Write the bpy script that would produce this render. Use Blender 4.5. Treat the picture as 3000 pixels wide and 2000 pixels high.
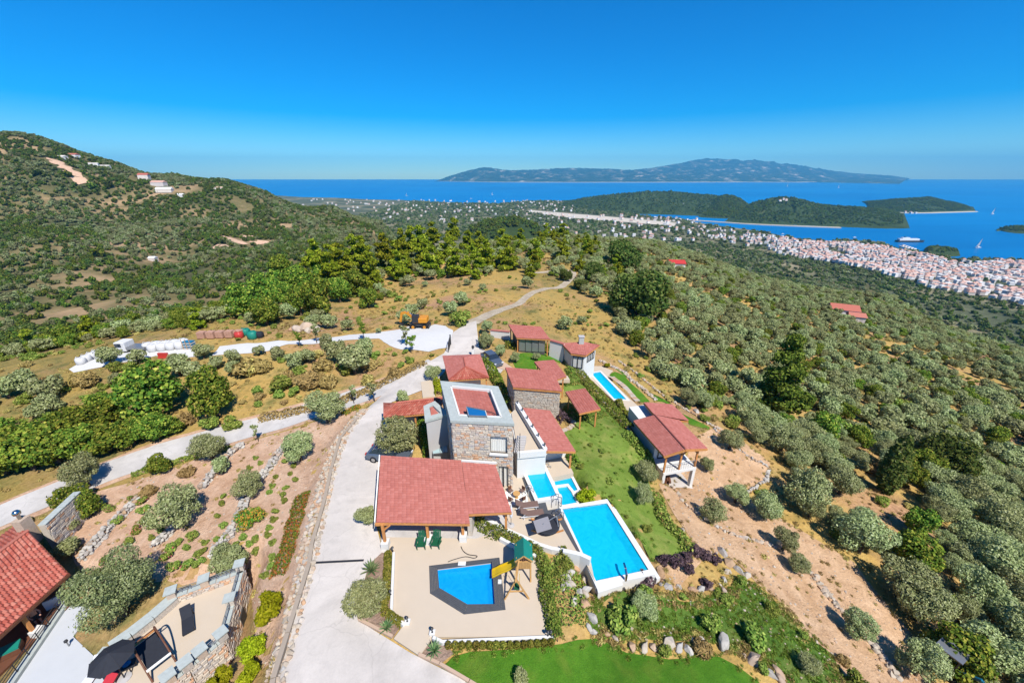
import bpy, bmesh, math, random
import numpy as np
from mathutils import Vector, Matrix, noise as mnoise

for _o in list(bpy.data.objects): bpy.data.objects.remove(_o)
SC = bpy.context.scene
COL = SC.collection
R = random.Random(7)
rad = math.radians

# ------------------------------------------------------------------ camera, sky, sun, exposure
CAMZ = 26.0
FPX, CX, CY = 900.0, 1176.0, 784.0          # focal length and centre in photo pixels (2352 wide)
PITCH = math.atan(381.0 / FPX)
SP, CP = math.sin(PITCH), math.cos(PITCH)
cam_d = bpy.data.cameras.new('camera')
cam_d.sensor_width = 36.0
cam_d.lens = 36.0 * FPX / 2352.0
cam_d.clip_start = 0.5
cam_d.clip_end = 200000.0
cam = bpy.data.objects.new('camera', cam_d)
cam.location = (0, 0, CAMZ)
cam.rotation_euler = (rad(90) - PITCH, 0, 0)
COL.objects.link(cam)
SC.camera = cam

SUN_EL, SUN_AZ = rad(52), rad(149)          # azimuth measured clockwise from +Y (the view direction)
sun_dir = Vector((math.sin(SUN_AZ) * math.cos(SUN_EL), math.cos(SUN_AZ) * math.cos(SUN_EL), math.sin(SUN_EL)))
world = bpy.data.worlds.new('World')
SC.world = world
world.use_nodes = True
wn = world.node_tree
wn.nodes.clear()
w_out = wn.nodes.new('ShaderNodeOutputWorld')
w_bg = wn.nodes.new('ShaderNodeBackground')
w_sky = wn.nodes.new('ShaderNodeTexSky')
w_sky.sky_type = 'NISHITA'
w_sky.sun_disc = False
w_sky.sun_elevation = SUN_EL
w_sky.sun_rotation = SUN_AZ
w_sky.altitude = 300
w_sky.air_density = 1.0
w_sky.dust_density = 0.0
w_sky.ozone_density = 5.0
w_hs = wn.nodes.new('ShaderNodeHueSaturation')
w_hs.inputs['Saturation'].default_value = 1.8
w_hs.inputs['Value'].default_value = 0.90
wn.links.new(w_sky.outputs[0], w_hs.inputs['Color'])
w_tint = wn.nodes.new('ShaderNodeMix'); w_tint.data_type = 'RGBA'; w_tint.blend_type = 'MULTIPLY'; w_tint.inputs[0].default_value = 1.0
w_tint.inputs[7].default_value = (.60, .90, 1.05, 1)
wn.links.new(w_hs.outputs[0], w_tint.inputs[6])
wn.links.new(w_tint.outputs[2], w_bg.inputs['Color'])
w_bg.inputs['Strength'].default_value = 0.108
wn.links.new(w_bg.outputs[0], w_out.inputs[0])

sun_d = bpy.data.lights.new('sun', 'SUN')
sun_d.energy = 5.0
sun_d.angle = rad(0.55)
sun_d.color = (1.0, 0.95, 0.87)
sun = bpy.data.objects.new('sun', sun_d)
sun.rotation_euler = sun_dir.to_track_quat('Z', 'Y').to_euler()
sun.location = (60, -60, 120)
COL.objects.link(sun)

SC.view_settings.view_transform = 'Standard'
SC.view_settings.look = 'None'
SC.view_settings.gamma = 1.0
SC.view_settings.use_curve_mapping = False
SC.view_settings.exposure = 0.55
SC.render.engine = 'CYCLES'
SC.cycles.max_bounces = 5
SC.cycles.diffuse_bounces = 2
SC.cycles.glossy_bounces = 2
SC.cycles.transmission_bounces = 2
SC.cycles.transparent_max_bounces = 6
SC.cycles.volume_bounces = 0
SC.cycles.use_denoising = True

# ------------------------------------------------------------------ photo pixels -> points
CROP = {'w': (0, 0, 1.2755), 'f': (0, 0, 1.0), 'c1': (0, 1300, .4464), 'c2': (700, 1400, .4252), 'c3': (1050, 950, .3189),
        'c4': (1350, 1250, .3189), 'c5': (1650, 1000, .2869), 'c6': (1700, 1600, .4252), 'c7': (0, 880, .3444),
        'c8': (600, 850, .3827), 'b1': (0, 380, .4252), 'b2': (850, 440, .4464), 'b3': (1900, 440, .4677),
        'b4': (700, 630, .4252), 'b5': (1600, 650, .3827), 'b6': (2200, 900, .3826), 'b7': (2000, 1200, .3826),
        'b8': (2300, 1400, .3827), 'd1': (1480, 900, .2232), 'd2': (0, 1450, .3509), 'd3': (250, 1600, .2551),
        'd4': (1080, 1100, .1913)}
def ray(c, x, y):
    ox, oy, s = CROP[c]
    u, v = (ox + s * x) / 1.2755, (oy + s * y) / 1.2755
    X, yd = (u - CX) / FPX, (v - CY) / FPX
    return Vector((X, CP - yd * SP, -(SP + yd * CP)))
def at(c, x, y, z=0.0):                     # where the pixel's ray meets the level z
    d = ray(c, x, y)
    t = (z - CAMZ) / d.z
    return Vector((0, 0, CAMZ)) + d * t
def far(c, x, y, depth):                    # at a given depth along the view direction
    return Vector((0, 0, CAMZ)) + ray(c, x, y) * depth
def ats(c, pts, z=0.0):
    return [at(c, p[0], p[1], p[2] if len(p) > 2 else z) for p in pts]

# ------------------------------------------------------------------ terrain from control points
SEA = -194.0
ctl = []
for u, v, z in [(700,1540,0),(900,1500,0),(1250,1450,0),(860,1100,0),(1100,1100,0),(1250,1250,0),(940,900,0),(1080,760,0),
                (1180,800,0),(1000,780,0),(1150,880,0),(1250,1050,0),(1100,1560,0),
                (1300,1540,-.5),(1700,1568,-1.6),(1500,1450,-1.2),(1750,1480,-2.6),(1420,1000,-.9),(1550,1250,-1.5),(1350,960,-.6),
                (1450,1150,-1.0),(1230,830,-.2),(1400,890,-3.6),(1470,960,-3.8),(1540,900,-4.8),(1480,850,-4.6),(1570,1110,-5),(1530,1010,-3.6),
                (1650,1020,-5.2),(1720,1070,-6),(1650,1180,-5),(1750,1250,-5.4),(1850,1350,-6),(1640,1250,-3.4),(1900,1400,-6.4),
                (2050,1540,-7),(1950,1300,-7.6),(1850,1200,-7.4),(2100,1200,-10),(2250,1400,-10.5),(2352,1568,-11),(2352,1250,-13),
                (2352,1100,-17),(2150,1000,-16),(2000,1000,-13),(1800,1000,-9),(1650,850,-8),(2352,820,-36),(2200,900,-24),
                (2100,750,-31),(1900,800,-18.6),(1750,760,-13),(1700,640,-21),(1900,680,-30),(2250,790,-36),(2050,690,-38),
                (1200,700,-1),(1350,700,-3),(1450,640,-8),(1300,620,-4),(1270,640,-3),(1100,570,-3),(1000,580,-4),(1300,545,-9),(1500,560,-15),(1600,590,-19),
                (1400,760,-3.2),(1550,720,-7),(900,700,-4),(1000,640,-3),(800,740,-3),(800,620,-8),(700,660,-10),(600,690,-11),(450,740,-12),(300,765,-10),(100,810,-9),(0,830,-9),
                (170,845,-1.2),(400,800,-.3),(650,785,0),(950,770,0),(0,870,-2.5),(0,1180,-4.2),(300,1080,-3.5),(660,960,-2),(870,890,-.5),
                (600,870,-1.2),(300,920,-2.4),(800,820,-.4),(100,960,-3),(200,1050,-3.7),(0,1050,-4),
                (450,1200,-3),(650,1100,-1.7),(700,1250,-1.0),(300,1200,-4),(600,1350,-2),(250,1330,-4.4),(600,1540,-2.2)]:
    p = at('w', u, v, z)
    ctl.append((p.x, p.y, p.z))
for u, v, d in [(100,700,300),(300,740,230),(400,650,330),(600,600,400),(800,560,480),(100,550,450),(0,640,380),(250,560,480),(100,430,600),(0,315,720),(60,322,730),(150,351,740),
                (230,383,750),(300,402,760),(450,411,800),(525,425,805),(600,443,810),(680,466,820),(750,478,830),(880,520,800),(300,500,620),(500,500,660),(700,540,600),
                (820,530,640),(200,450,640),(0,480,560),(450,580,480)]:
    p = far('w', u, v, d)
    ctl.append((p.x, p.y, p.z))
ctl += [(0,330,-42),(-60,240,-38),(-110,190,-40),(-160,150,-45),(-190,110,-40),(-170,60,-22),(-120,40,-9),(-110,10,-9),(100,400,-62),(0,520,-120),(-120,420,-90),(-150,600,-120),(-220,250,-62),(-260,180,-62),(-300,90,-50),
        (200,600,-140),(300,800,-180),(0,900,-185),(-250,1000,-175),(250,220,-66),(200,330,-62),(330,330,-105),(450,150,-105),(500,450,-165),(350,80,-66),
        (150,40,-30),(120,10,-22),(60,0,-10),(0,0,-1),(-60,0,-6),(700,300,-178),(700,700,-190),(900,900,-193),(500,1000,-192),(-1150,900,60),(-1000,1150,10),(-700,1300,-110),
        (-1300,600,95),(-900,450,55),(-600,150,-10),(-400,0,-20),(250,-20,-50),(0,1400,-193),(900,200,-190),(-350,1300,-190)]
C = np.array(ctl)
def warp(x, y):
    r = np.sqrt(x * x + y * y) + 1e-6
    g = np.log1p(r / 45.0) / r
    return np.stack([x * g, y * g], -1)
_W = warp(C[:, 0], C[:, 1])
_S = 26.0 + np.sqrt(C[:, 0] ** 2 + C[:, 1] ** 2)    # heights are fitted relative to distance
_D = np.linalg.norm(_W[:, None] - _W[None], axis=-1)
_phi = lambda d: np.sqrt(d * d + 0.02 ** 2)
_n = len(C)
_A = np.zeros((_n + 3, _n + 3))
_A[:_n, :_n] = _phi(_D) + np.eye(_n) * -0.002
_A[:_n, _n] = 1; _A[:_n, _n + 1:] = _W
_A[_n, :_n] = 1; _A[_n + 1:, :_n] = _W.T
_b = np.zeros(_n + 3); _b[:_n] = C[:, 2] / _S
_wt = np.linalg.solve(_A, _b)
def tps(x, y):
    x = np.asarray(x, float); y = np.asarray(y, float)
    sh = x.shape
    q = warp(x.ravel(), y.ravel())
    out = np.empty(len(q))
    for i in range(0, len(q), 20000):
        qq = q[i:i + 20000]
        d = np.sqrt(((qq[:, None] - _W[None]) ** 2).sum(-1))
        out[i:i + 20000] = _phi(d) @ _wt[:_n] + _wt[_n] + qq @ _wt[_n + 1:]
    return (out * (26.0 + np.sqrt(x.ravel() ** 2 + y.ravel() ** 2))).reshape(sh)

def inside(px, py, poly):
    c = np.zeros(px.shape, bool)
    n = len(poly)
    for i in range(n):
        x0, y0 = poly[i][0], poly[i][1]
        x1, y1 = poly[(i + 1) % n][0], poly[(i + 1) % n][1]
        if y0 == y1: continue
        k = ((y0 > py) != (y1 > py)) & (px < (x1 - x0) * (py - y0) / (y1 - y0) + x0)
        c ^= k
    return c
def pdist(px, py, poly, closed=True):
    d = np.full(px.shape, 1e9)
    n = len(poly)
    for i in range(n if closed else n - 1):
        ax, ay = poly[i][0], poly[i][1]
        bx, by = poly[(i + 1) % n][0], poly[(i + 1) % n][1]
        L = (bx - ax) ** 2 + (by - ay) ** 2 + 1e-9
        t = np.clip(((px - ax) * (bx - ax) + (py - ay) * (by - ay)) / L, 0, 1)
        d = np.minimum(d, np.hypot(px - ax - t * (bx - ax), py - ay - t * (by - ay)))
    return d

# ------------------------------------------------------------------ materials
def lin(h):
    h = h.lstrip('#')
    return tuple((c / 12.92 if c <= .04045 else ((c + .055) / 1.055) ** 2.4) for c in (int(h[i:i + 2], 16) / 255 for i in (0, 2, 4)))
MATS = {}
class NT:
    def __init__(s, name):
        s.m = bpy.data.materials.new(name); s.m.use_nodes = True
        s.t = s.m.node_tree; s.t.nodes.clear()
        s.out = s.n('ShaderNodeOutputMaterial')
    def n(s, typ, **kw):
        nd = s.t.nodes.new(typ)
        for k, v in kw.items(): setattr(nd, k, v)
        return nd
    def l(s, a, b): s.t.links.new(a, b)
    def ramp(s, fac, stops, interp='LINEAR'):
        r = s.n('ShaderNodeValToRGB'); r.color_ramp.interpolation = interp
        e = r.color_ramp.elements
        while len(e) > 1: e.remove(e[-1])
        e[0].position = stops[0][0]; e[0].color = (*stops[0][1], 1)
        for p, c in stops[1:]:
            k = e.new(p); k.color = (*c, 1)
        s.l(fac, r.inputs[0]); return r.outputs[0]
    def noise(s, scale, detail=4, rough=.55, coord='Object', dist=0.0, vec=None):
        nz = s.n('ShaderNodeTexNoise'); nz.inputs['Scale'].default_value = scale
        nz.inputs['Detail'].default_value = detail; nz.inputs['Roughness'].default_value = rough
        nz.inputs['Distortion'].default_value = dist
        if vec is None:
            g = s.n('ShaderNodeNewGeometry'); vec = g.outputs['Position']
        s.l(vec, nz.inputs['Vector']); return nz.outputs['Fac']
    def math(s, op, a, b=None, clamp=False):
        m = s.n('ShaderNodeMath', operation=op); m.use_clamp = clamp
        for i, v in enumerate((a, b)):
            if v is None: continue
            if isinstance(v, (int, float)): m.inputs[i].default_value = v
            else: s.l(v, m.inputs[i])
        return m.outputs[0]
    def mix(s, fac, a, b, blend='MIX'):
        m = s.n('ShaderNodeMix', data_type='RGBA', blend_type=blend)
        for i, v in ((0, fac), (6, a), (7, b)):
            if isinstance(v, (int, float)): m.inputs[i].default_value = v
            elif isinstance(v, tuple): m.inputs[i].default_value = (*v, 1)
            else: s.l(v, m.inputs[i])
        return m.outputs[2]
    def bump(s, h, strength, dist=.05):
        b = s.n('ShaderNodeBump'); b.inputs['Strength'].default_value = strength; b.inputs['Distance'].default_value = dist
        s.l(h, b.inputs['Height']); return b.outputs[0]
    def bsdf(s, col, rough=.8, spec=.3, metal=0, nrm=None):
        p = s.n('ShaderNodeBsdfPrincipled')
        if isinstance(col, tuple): p.inputs['Base Color'].default_value = (*col, 1)
        else: s.l(col, p.inputs['Base Color'])
        p.inputs['Roughness'].default_value = rough; p.inputs['Specular IOR Level'].default_value = spec; p.inputs['Metallic'].default_value = metal
        if nrm is not None: s.l(nrm, p.inputs['Normal'])
        s.l(p.outputs[0], s.out.inputs[0]); return p
    def rnd(s):
        o = s.n('ShaderNodeObjectInfo'); g = s.n('ShaderNodeNewGeometry')
        return s.math('FRACT', s.math('ADD', o.outputs['Random'], g.outputs['Random Per Island']))
def reg(name, t): MATS[name] = t.m; return t.m
ALB = .80
def plain(name, col, rough=.7, var=.12, scale=3.0, spec=.3, metal=0, bump=.0):
    t = NT(name)
    if not name.startswith('basin'): col = tuple(k * ALB for k in col)
    f = t.noise(scale, 5)
    c = t.mix(f, tuple(max(0, k * (1 - var)) for k in col), tuple(min(1, k * (1 + var)) for k in col))
    c = t.mix(t.math('MULTIPLY', t.math('SUBTRACT', t.noise(scale * .13, 3), .35, True), .5), c, tuple(k * (1 - 1.5 * var) for k in col))
    nb = t.bump(t.noise(scale * 6, 4), bump) if bump else None
    t.bsdf(c, rough, spec, metal, nb); return reg(name, t)
def varied(name, stops, rough=.8, spec=.2, scale=4.0, bump=.3, grain=.25):
    t = NT(name)
    c = t.ramp(t.rnd(), [(p, tuple(k * ALB for k in q)) for p, q in stops])
    f = t.noise(scale, 5)
    c = t.mix(grain, c, t.ramp(f, [(.3, (.25, .25, .25)), (.7, (1, 1, 1))]), 'MULTIPLY')
    t.bsdf(c, rough, spec, 0, t.bump(t.noise(scale * 4, 4), bump) if bump else None); return reg(name, t)
def leaf(name, stops, transl=.18, patch=.5):
    t = NT(name)
    g = t.n('ShaderNodeNewGeometry'); o = t.n('ShaderNodeObjectInfo')
    c = t.ramp(g.outputs['Random Per Island'], stops)
    hs = t.n('ShaderNodeHueSaturation')
    t.l(c, hs.inputs['Color'])
    t.l(t.math('ADD', t.math('MULTIPLY', o.outputs['Random'], .05), .484), hs.inputs['Hue'])
    t.l(t.math('ADD', t.math('MULTIPLY', o.outputs['Random'], patch), 1 - patch * .5), hs.inputs['Value'])
    d = t.n('ShaderNodeBsdfDiffuse'); tr = t.n('ShaderNodeBsdfTranslucent'); mx = t.n('ShaderNodeMixShader')
    mx.inputs[0].default_value = transl
    t.l(hs.outputs[0], d.inputs[0]); t.l(hs.outputs[0], tr.inputs[0])
    t.l(d.outputs[0], mx.inputs[1]); t.l(tr.outputs[0], mx.inputs[2])
    t.l(mx.outputs[0], t.out.inputs[0]); return reg(name, t)

varied('roof_flat', [(0, (.48, .158, .124)), (.5, (.52, .178, .142)), (.85, (.56, .205, .166)), (1, (.45, .145, .115))], .75, .15, 2.0, .15, .14)
varied('roof_clay', [(0, (.42, .10, .07)), (.5, (.52, .155, .11)), (.8, (.57, .22, .16)), (1, (.38, .09, .065))], .75, .15, 3.0, .2, .2)
varied('stone_mix', [(0, (.50, .465, .445)), (.25, (.68, .58, .47)), (.5, (.78, .68, .56)), (.66, (.56, .53, .52)), (.76, (.74, .47, .30)), (.86, (.70, .40, .24)), (1, (.62, .54, .46))], .85, .15, 5.0, .5, .3)
varied('stone_pale', [(0, (.52, .45, .38)), (.4, (.64, .57, .48)), (.7, (.56, .50, .44)), (.9, (.62, .46, .33)), (1, (.48, .45, .42))], .85, .15, 5.0, .5, .3)
varied('rock_white', [(0, (.50, .47, .43)), (.5, (.60, .56, .50)), (.75, (.44, .40, .37)), (.9, (.52, .34, .20)), (1, (.56, .52, .47))], .9, .1, 2.0, .6, .35)
varied('rock_tan', [(0, (.50, .42, .33)), (.5, (.60, .52, .42)), (.8, (.55, .34, .20)), (1, (.56, .54, .50))], .9, .1, 1.6, .6, .3)
plain('mortar', (.54, .48, .41), .9, .2, 8, .1, 0, .3)
plain('slate_cap', (.47, .51, .48), .6, .25, 4, .3, 0, .2)
plain('render_white', (.74, .73, .70), .85, .04, 2, .2, 0, .05)
plain('render_grey', (.50, .48, .47), .85, .04, 2, .2, 0, .05)
def mat_concrete(name, col, rot=0.0):
    t = NT(name)
    big = t.noise(.16, 5, .6, dist=1.0); mid = t.noise(.9, 6, .65, dist=.5); fine = t.noise(9, 4, .7)
    c = t.mix(t.ramp(big, [(.35, (0, 0, 0)), (.65, (1, 1, 1))]), tuple(k * .84 for k in col), tuple(min(1, k * 1.10) for k in col))
    c = t.mix(t.ramp(mid, [(.52, (0, 0, 0)), (.72, (.55, .55, .55))]), c, tuple(k * .72 for k in col))
    c = t.mix(t.ramp(mid, [(.24, (.5, .5, .5)), (.40, (0, 0, 0))]), c, tuple(min(1, k * 1.22) for k in col))
    g = t.n('ShaderNodeNewGeometry'); v = t.n('ShaderNodeTexVoronoi', feature='DISTANCE_TO_EDGE'); v.inputs['Scale'].default_value = .22
    wv = t.n('ShaderNodeVectorMath', operation='ADD'); nz = t.n('ShaderNodeTexNoise'); nz.inputs['Scale'].default_value = .8; nz.inputs['Detail'].default_value = 4
    t.l(g.outputs['Position'], nz.inputs['Vector']); t.l(g.outputs['Position'], wv.inputs[0]); t.l(nz.outputs['Color'], wv.inputs[1]); t.l(wv.outputs[0], v.inputs['Vector'])
    c = t.mix(t.ramp(v.outputs[0], [(.0, (.4, .4, .4)), (.007, (0, 0, 0))]), c, tuple(k * .6 for k in col))
    c = t.mix(.22, c, t.ramp(fine, [(.3, (.6, .6, .6)), (.7, (1, 1, 1))]), 'MULTIPLY')
    t.bsdf(c, .9, .15, 0, t.bump(fine, .15)); return reg(name, t)
mat_concrete('concrete', (.52, .475, .43))
mat_concrete('road_grey', (.47, .445, .42))
plain('kerb', (.40, .33, .26), .9, .15, 2, .1, 0, .1)
plain('paving', (.60, .50, .385), .85, .05, 1.2, .2, 0, .05)
plain('paving_pale', (.56, .58, .60), .8, .05, 1.5, .2, 0, .05)
plain('gravel_white', (.66, .655, .64), .95, .10, 1.5, .1, 0, .4)
plain('wood', (.62, .27, .085), .6, .3, 3, .3, 0, .2)
plain('wood_pale', (.58, .33, .12), .6, .25, 4, .3, 0, .2)
plain('wood_dark', (.16, .065, .035), .6, .3, 4, .3, 0, .2)
plain('deck_dark', (.085, .09, .10), .7, .25, 5, .3, 0, .2)
plain('metal_dark', (.05, .05, .055), .45, .1, 4, .4, .4)
plain('metal_grey', (.33, .34, .35), .4, .1, 4, .5, .6)
plain('chrome', (.65, .66, .68), .2, .05, 4, .5, 1)
plain('fabric_dark', (.035, .038, .048), .9, .2, 6, .1)
plain('fabric_grey', (.30, .29, .31), .9, .1, 6, .1)
plain('fabric_brown', (.20, .13, .11), .9, .2, 6, .1)
plain('fabric_white', (.72, .74, .78), .9, .05, 6, .1)
plain('fabric_red', (.62, .05, .07), .9, .15, 6, .1)
plain('fabric_cream', (.92, .90, .84), .9, .1, 6, .1)
plain('plastic_green', (.008, .10, .045), .5, .15, 3, .4)
plain('plastic_teal', (.01, .23, .17), .55, .15, 3, .4)
plain('plastic_yellow', (.72, .48, .015), .35, .08, 3, .5)
plain('plastic_blue', (.02, .19, .33), .4, .1, 3, .5)
plain('plastic_red', (.55, .05, .04), .4, .1, 3, .4)
plain('machine_yellow', (.66, .27, .02), .5, .2, 2, .4)
plain('car_paint', (.16, .20, .26), .22, .06, 2, .6, .5)
plain('rubber', (.018, .018, .02), .8, .2, 8, .2)
plain('terracotta', (.50, .22, .11), .8, .2, 5, .2)
plain('skin', (.56, .30, .22), .6, .06, 6, .3)
plain('bark', (.11, .085, .065), .95, .3, 6, .1, 0, .5)
plain('bark_grey', (.20, .175, .15), .95, .3, 6, .1, 0, .5)
plain('brick_pallet', (.52, .30, .22), .9, .3, 3, .1, 0, .4)
plain('bag_white', (.66, .66, .66), .8, .12, 3, .2, 0, .3)
varied('town_white', [(0, (.84, .82, .80)), (.5, (.92, .90, .88)), (.75, (.74, .66, .58)), (.9, (.80, .70, .64)), (1, (.60, .58, .58))], .9, .1, .3, 0, .15)
varied('town_roof', [(0, (.62, .36, .28)), (.5, (.70, .46, .38)), (.8, (.56, .30, .22)), (1, (.66, .52, .46))], .9, .1, .3, 0, .2)
plain('shadow_interior', (.10, .095, .09), .9, .2, 1, .1)  # dark base colour painted in place of interior shade
plain('clay_tan', (.56, .40, .29), .9, .2, .3, .1)

def mat_glass(name, tint, trans=.35):
    t = NT(name)
    f = t.n('ShaderNodeFresnel'); f.inputs[0].default_value = 1.45
    b = t.n('ShaderNodeBsdfPrincipled'); b.inputs['Base Color'].default_value = (*tint, 1); b.inputs['Roughness'].default_value = .06; b.inputs['Specular IOR Level'].default_value = .8
    tr = t.n('ShaderNodeBsdfTransparent'); mx = t.n('ShaderNodeMixShader'); mx.inputs[0].default_value = trans
    t.l(b.outputs[0], mx.inputs[1]); t.l(tr.outputs[0], mx.inputs[2]); t.l(mx.outputs[0], t.out.inputs[0]); return reg(name, t)
mat_glass('window_glass', (.045, .05, .055), .9)
mat_glass('car_glass', (.02, .03, .045), .1)
mat_glass('awning_glass', (.36, .50, .52), .35)
mat_glass('solar_blue', (.008, .10, .27), .0)
def mat_water(name, tint, body):
    t = NT(name)
    f = t.n('ShaderNodeFresnel'); f.inputs[0].default_value = 1.33
    nz = t.noise(2.2, 3, .5, dist=.8)
    nb = t.bump(nz, .10, .05)
    gl = t.n('ShaderNodeBsdfGlossy'); gl.inputs['Roughness'].default_value = .03
    t.l(nb, gl.inputs['Normal']); t.l(nb, f.inputs['Normal'])
    tr = t.n('ShaderNodeBsdfTransparent'); tr.inputs[0].default_value = (*tint, 1)
    df = t.n('ShaderNodeBsdfDiffuse'); t.l(nb, df.inputs['Normal'])
    t.l(t.mix(t.ramp(t.noise(1.1, 4, .6, dist=2.0), [(.3, (0, 0, 0)), (.7, (1, 1, 1))]), tuple(k * .90 for k in body), tuple(min(1, k * 1.08 + .006) for k in body)), df.inputs[0])  # faint caustic light and dark painted into the water body colour
    wb = t.n('ShaderNodeMixShader'); wb.inputs[0].default_value = .62; t.l(tr.outputs[0], wb.inputs[1]); t.l(df.outputs[0], wb.inputs[2])
    mx = t.n('ShaderNodeMixShader'); t.l(t.math('MULTIPLY', f.outputs[0], .7), mx.inputs[0]); t.l(wb.outputs[0], mx.inputs[1]); t.l(gl.outputs[0], mx.inputs[2])
    t.l(mx.outputs[0], t.out.inputs[0]); return reg(name, t)
mat_water('pool_water', (.62, .93, .98), (.003, .50, .76))
mat_water('pool_water_deep', (.62, .93, .98), (.003, .34, .80))
plain('basin_kid', (.008, .33, .76), .5, .06, .8, .3)
plain('basin_big', (.008, .52, .78), .5, .05, .5, .3)
plain('basin_spa', (.008, .43, .74), .5, .05, .5, .3)

# ground: dry grass, scrub and bare soil mixed by noise
def mat_ground():
    t = NT('dry_ground')
    n1 = t.noise(.045, 6, .6, dist=.4); n2 = t.noise(.35, 5, .6); n3 = t.noise(3.0, 4, .7); n4 = t.noise(.012, 4, .6)
    grass = t.ramp(n2, [(.25, (.16, .14, .045)), (.45, (.43, .28, .088)), (.6, (.54, .365, .125)), (.8, (.24, .20, .07))])
    soil = t.ramp(n3, [(.3, (.34, .185, .10)), (.7, (.48, .29, .17))])
    c = t.mix(t.ramp(n1, [(.47, (0, 0, 0)), (.62, (1, 1, 1))]), grass, soil)
    green = t.ramp(n3, [(.3, (.055, .075, .02)), (.7, (.16, .155, .05))])
    c = t.mix(t.ramp(t.math('ADD', t.math('MULTIPLY', n4, .55), t.math('MULTIPLY', n2, .45)), [(.46, (0, 0, 0)), (.60, (.85, .85, .85))]), c, green)
    c = t.mix(.35, c, t.ramp(n3, [(.25, (.35, .35, .35)), (.6, (1, 1, 1))]), 'MULTIPLY')
    t.bsdf(c, .95, .05, 0, t.bump(n3, .7, .25)); return reg('dry_ground', t)
mat_ground()
def mat_soil(name, a, b, streak=1.0):
    t = NT(name); a, b = tuple(k * .86 for k in a), tuple(k * .86 for k in b)
    n0 = t.noise(.16, 5, .65, dist=.8); n1 = t.noise(.7, 6, .65, dist=.6); n2 = t.noise(6, 5, .7); n3 = t.noise(2.2, 5, .75, dist=1.5)
    c = t.mix(t.ramp(n1, [(.32, (0, 0, 0)), (.66, (1, 1, 1))]), tuple(k * .82 for k in a), b)
    c = t.mix(t.ramp(n0, [(.45, (0, 0, 0)), (.68, (.45, .45, .45))]), c, (a[0] * .80, a[1] * .74, a[2] * .66))
    c = t.mix(t.ramp(n3, [(.58, (0, 0, 0)), (.70, (.65, .65, .65))]), c, (a[0] * .55, a[1] * .56, a[2] * .5))
    c = t.mix(t.ramp(n3, [(.28, (.55, .55, .55)), (.38, (0, 0, 0))]), c, (min(1, b[0] * 1.15), min(1, b[1] * 1.25), min(1, b[2] * 1.4)))
    c = t.mix(.30, c, t.ramp(n2, [(.3, (.45, .43, .40)), (.62, (1, 1, 1))]), 'MULTIPLY')
    t.bsdf(c, .95, .05, 0, t.bump(t.math('ADD', n2, t.math('MULTIPLY', n3, 1.5)), .8, .16)); return reg(name, t)
mat_soil('soil', (.68, .42, .235), (.80, .54, .335))
mat_soil('soil_red', (.68, .42, .27), (.80, .56, .40))
mat_soil('bark_mulch', (.40, .27, .20), (.50, .36, .28))
mat_soil('track', (.50, .41, .30), (.62, .54, .42))
def mat_lawn(name, a, b, dry):
    t = NT(name)
    n0 = t.noise(.12, 4, .6, dist=.5); n1 = t.noise(.38, 5, .65, dist=.6); n2 = t.noise(1.6, 5, .7); n3 = t.noise(16, 4, .75)
    c = t.mix(t.ramp(n2, [(.3, (0, 0, 0)), (.7, (1, 1, 1))]), a, b)
    c = t.mix(t.ramp(n1, [(.48, (0, 0, 0)), (.70, (.85, .85, .85))]), c, dry)
    c = t.mix(t.ramp(n0, [(.35, (.6, .6, .6)), (.55, (0, 0, 0))]), c, tuple(k * .62 for k in a))
    c = t.mix(.6, c, t.ramp(n3, [(.3, (.3, .32, .26)), (.65, (1, 1, 1))]), 'MULTIPLY')
    t.bsdf(c, .9, .1, 0, t.bump(t.math('ADD', n3, n2), .9, .08)); return reg(name, t)
mat_lawn('lawn_fresh', (.06, .175, .012), (.105, .25, .02), (.19, .25, .035))
mat_lawn('lawn_patchy', (.145, .23, .035), (.22, .31, .055), (.42, .38, .12))
mat_lawn('lawn_wild', (.07, .16, .02), (.15, .23, .045), (.30, .27, .10))
def mat_sea():
    t = NT('sea')
    n1 = t.noise(.0007, 5, .6, dist=.6); n2 = t.noise(.02, 3, .6)
    c = t.mix(t.ramp(n1, [(.35, (0, 0, 0)), (.65, (1, 1, 1))]), (.0005, .125, .33), (.001, .16, .40))
    g = t.n('ShaderNodeNewGeometry'); mp = t.n('ShaderNodeMapping'); mp.inputs['Scale'].default_value = (.00018, .0016, 1); mp.inputs['Rotation'].default_value = (0, 0, .35); t.l(g.outputs['Position'], mp.inputs['Vector'])
    st = t.noise(1.0, 6, .65, dist=1.2, vec=mp.outputs[0])
    c = t.mix(t.ramp(st, [(.50, (0, 0, 0)), (.70, (.55, .55, .55))]), c, (.006, .20, .44))
    c = t.mix(t.ramp(st, [(.28, (.5, .5, .5)), (.44, (0, 0, 0))]), c, (.0005, .085, .26))
    t.bsdf(c, .4, .2, 0, t.bump(n2, .25, 3.0)); return reg('sea', t)
mat_sea()
def mat_hill(name, cols, s1=.01):
    t = NT(name)
    n1 = t.noise(s1, 6, .6, dist=.3); n2 = t.noise(s1 * 9, 4, .7)
    c = t.ramp(n1, cols)
    c = t.mix(.4, c, t.ramp(n2, [(.3, (.3, .3, .3)), (.65, (1, 1, 1))]), 'MULTIPLY')
    t.bsdf(c, .95, .03, 0, t.bump(n2, .8, 1.2 / (s1 * 40))); return reg(name, t)
mat_hill('hill_wood', [(.35, (.06, .07, .03)), (.5, (.16, .135, .06)), (.62, (.34, .235, .13)), (.8, (.48, .34, .22))])
mat_hill('island_rock', [(.35, (.02, .04, .02)), (.52, (.035, .06, .03)), (.60, (.12, .12, .07)), (.68, (.42, .36, .28))], .0022)
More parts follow.
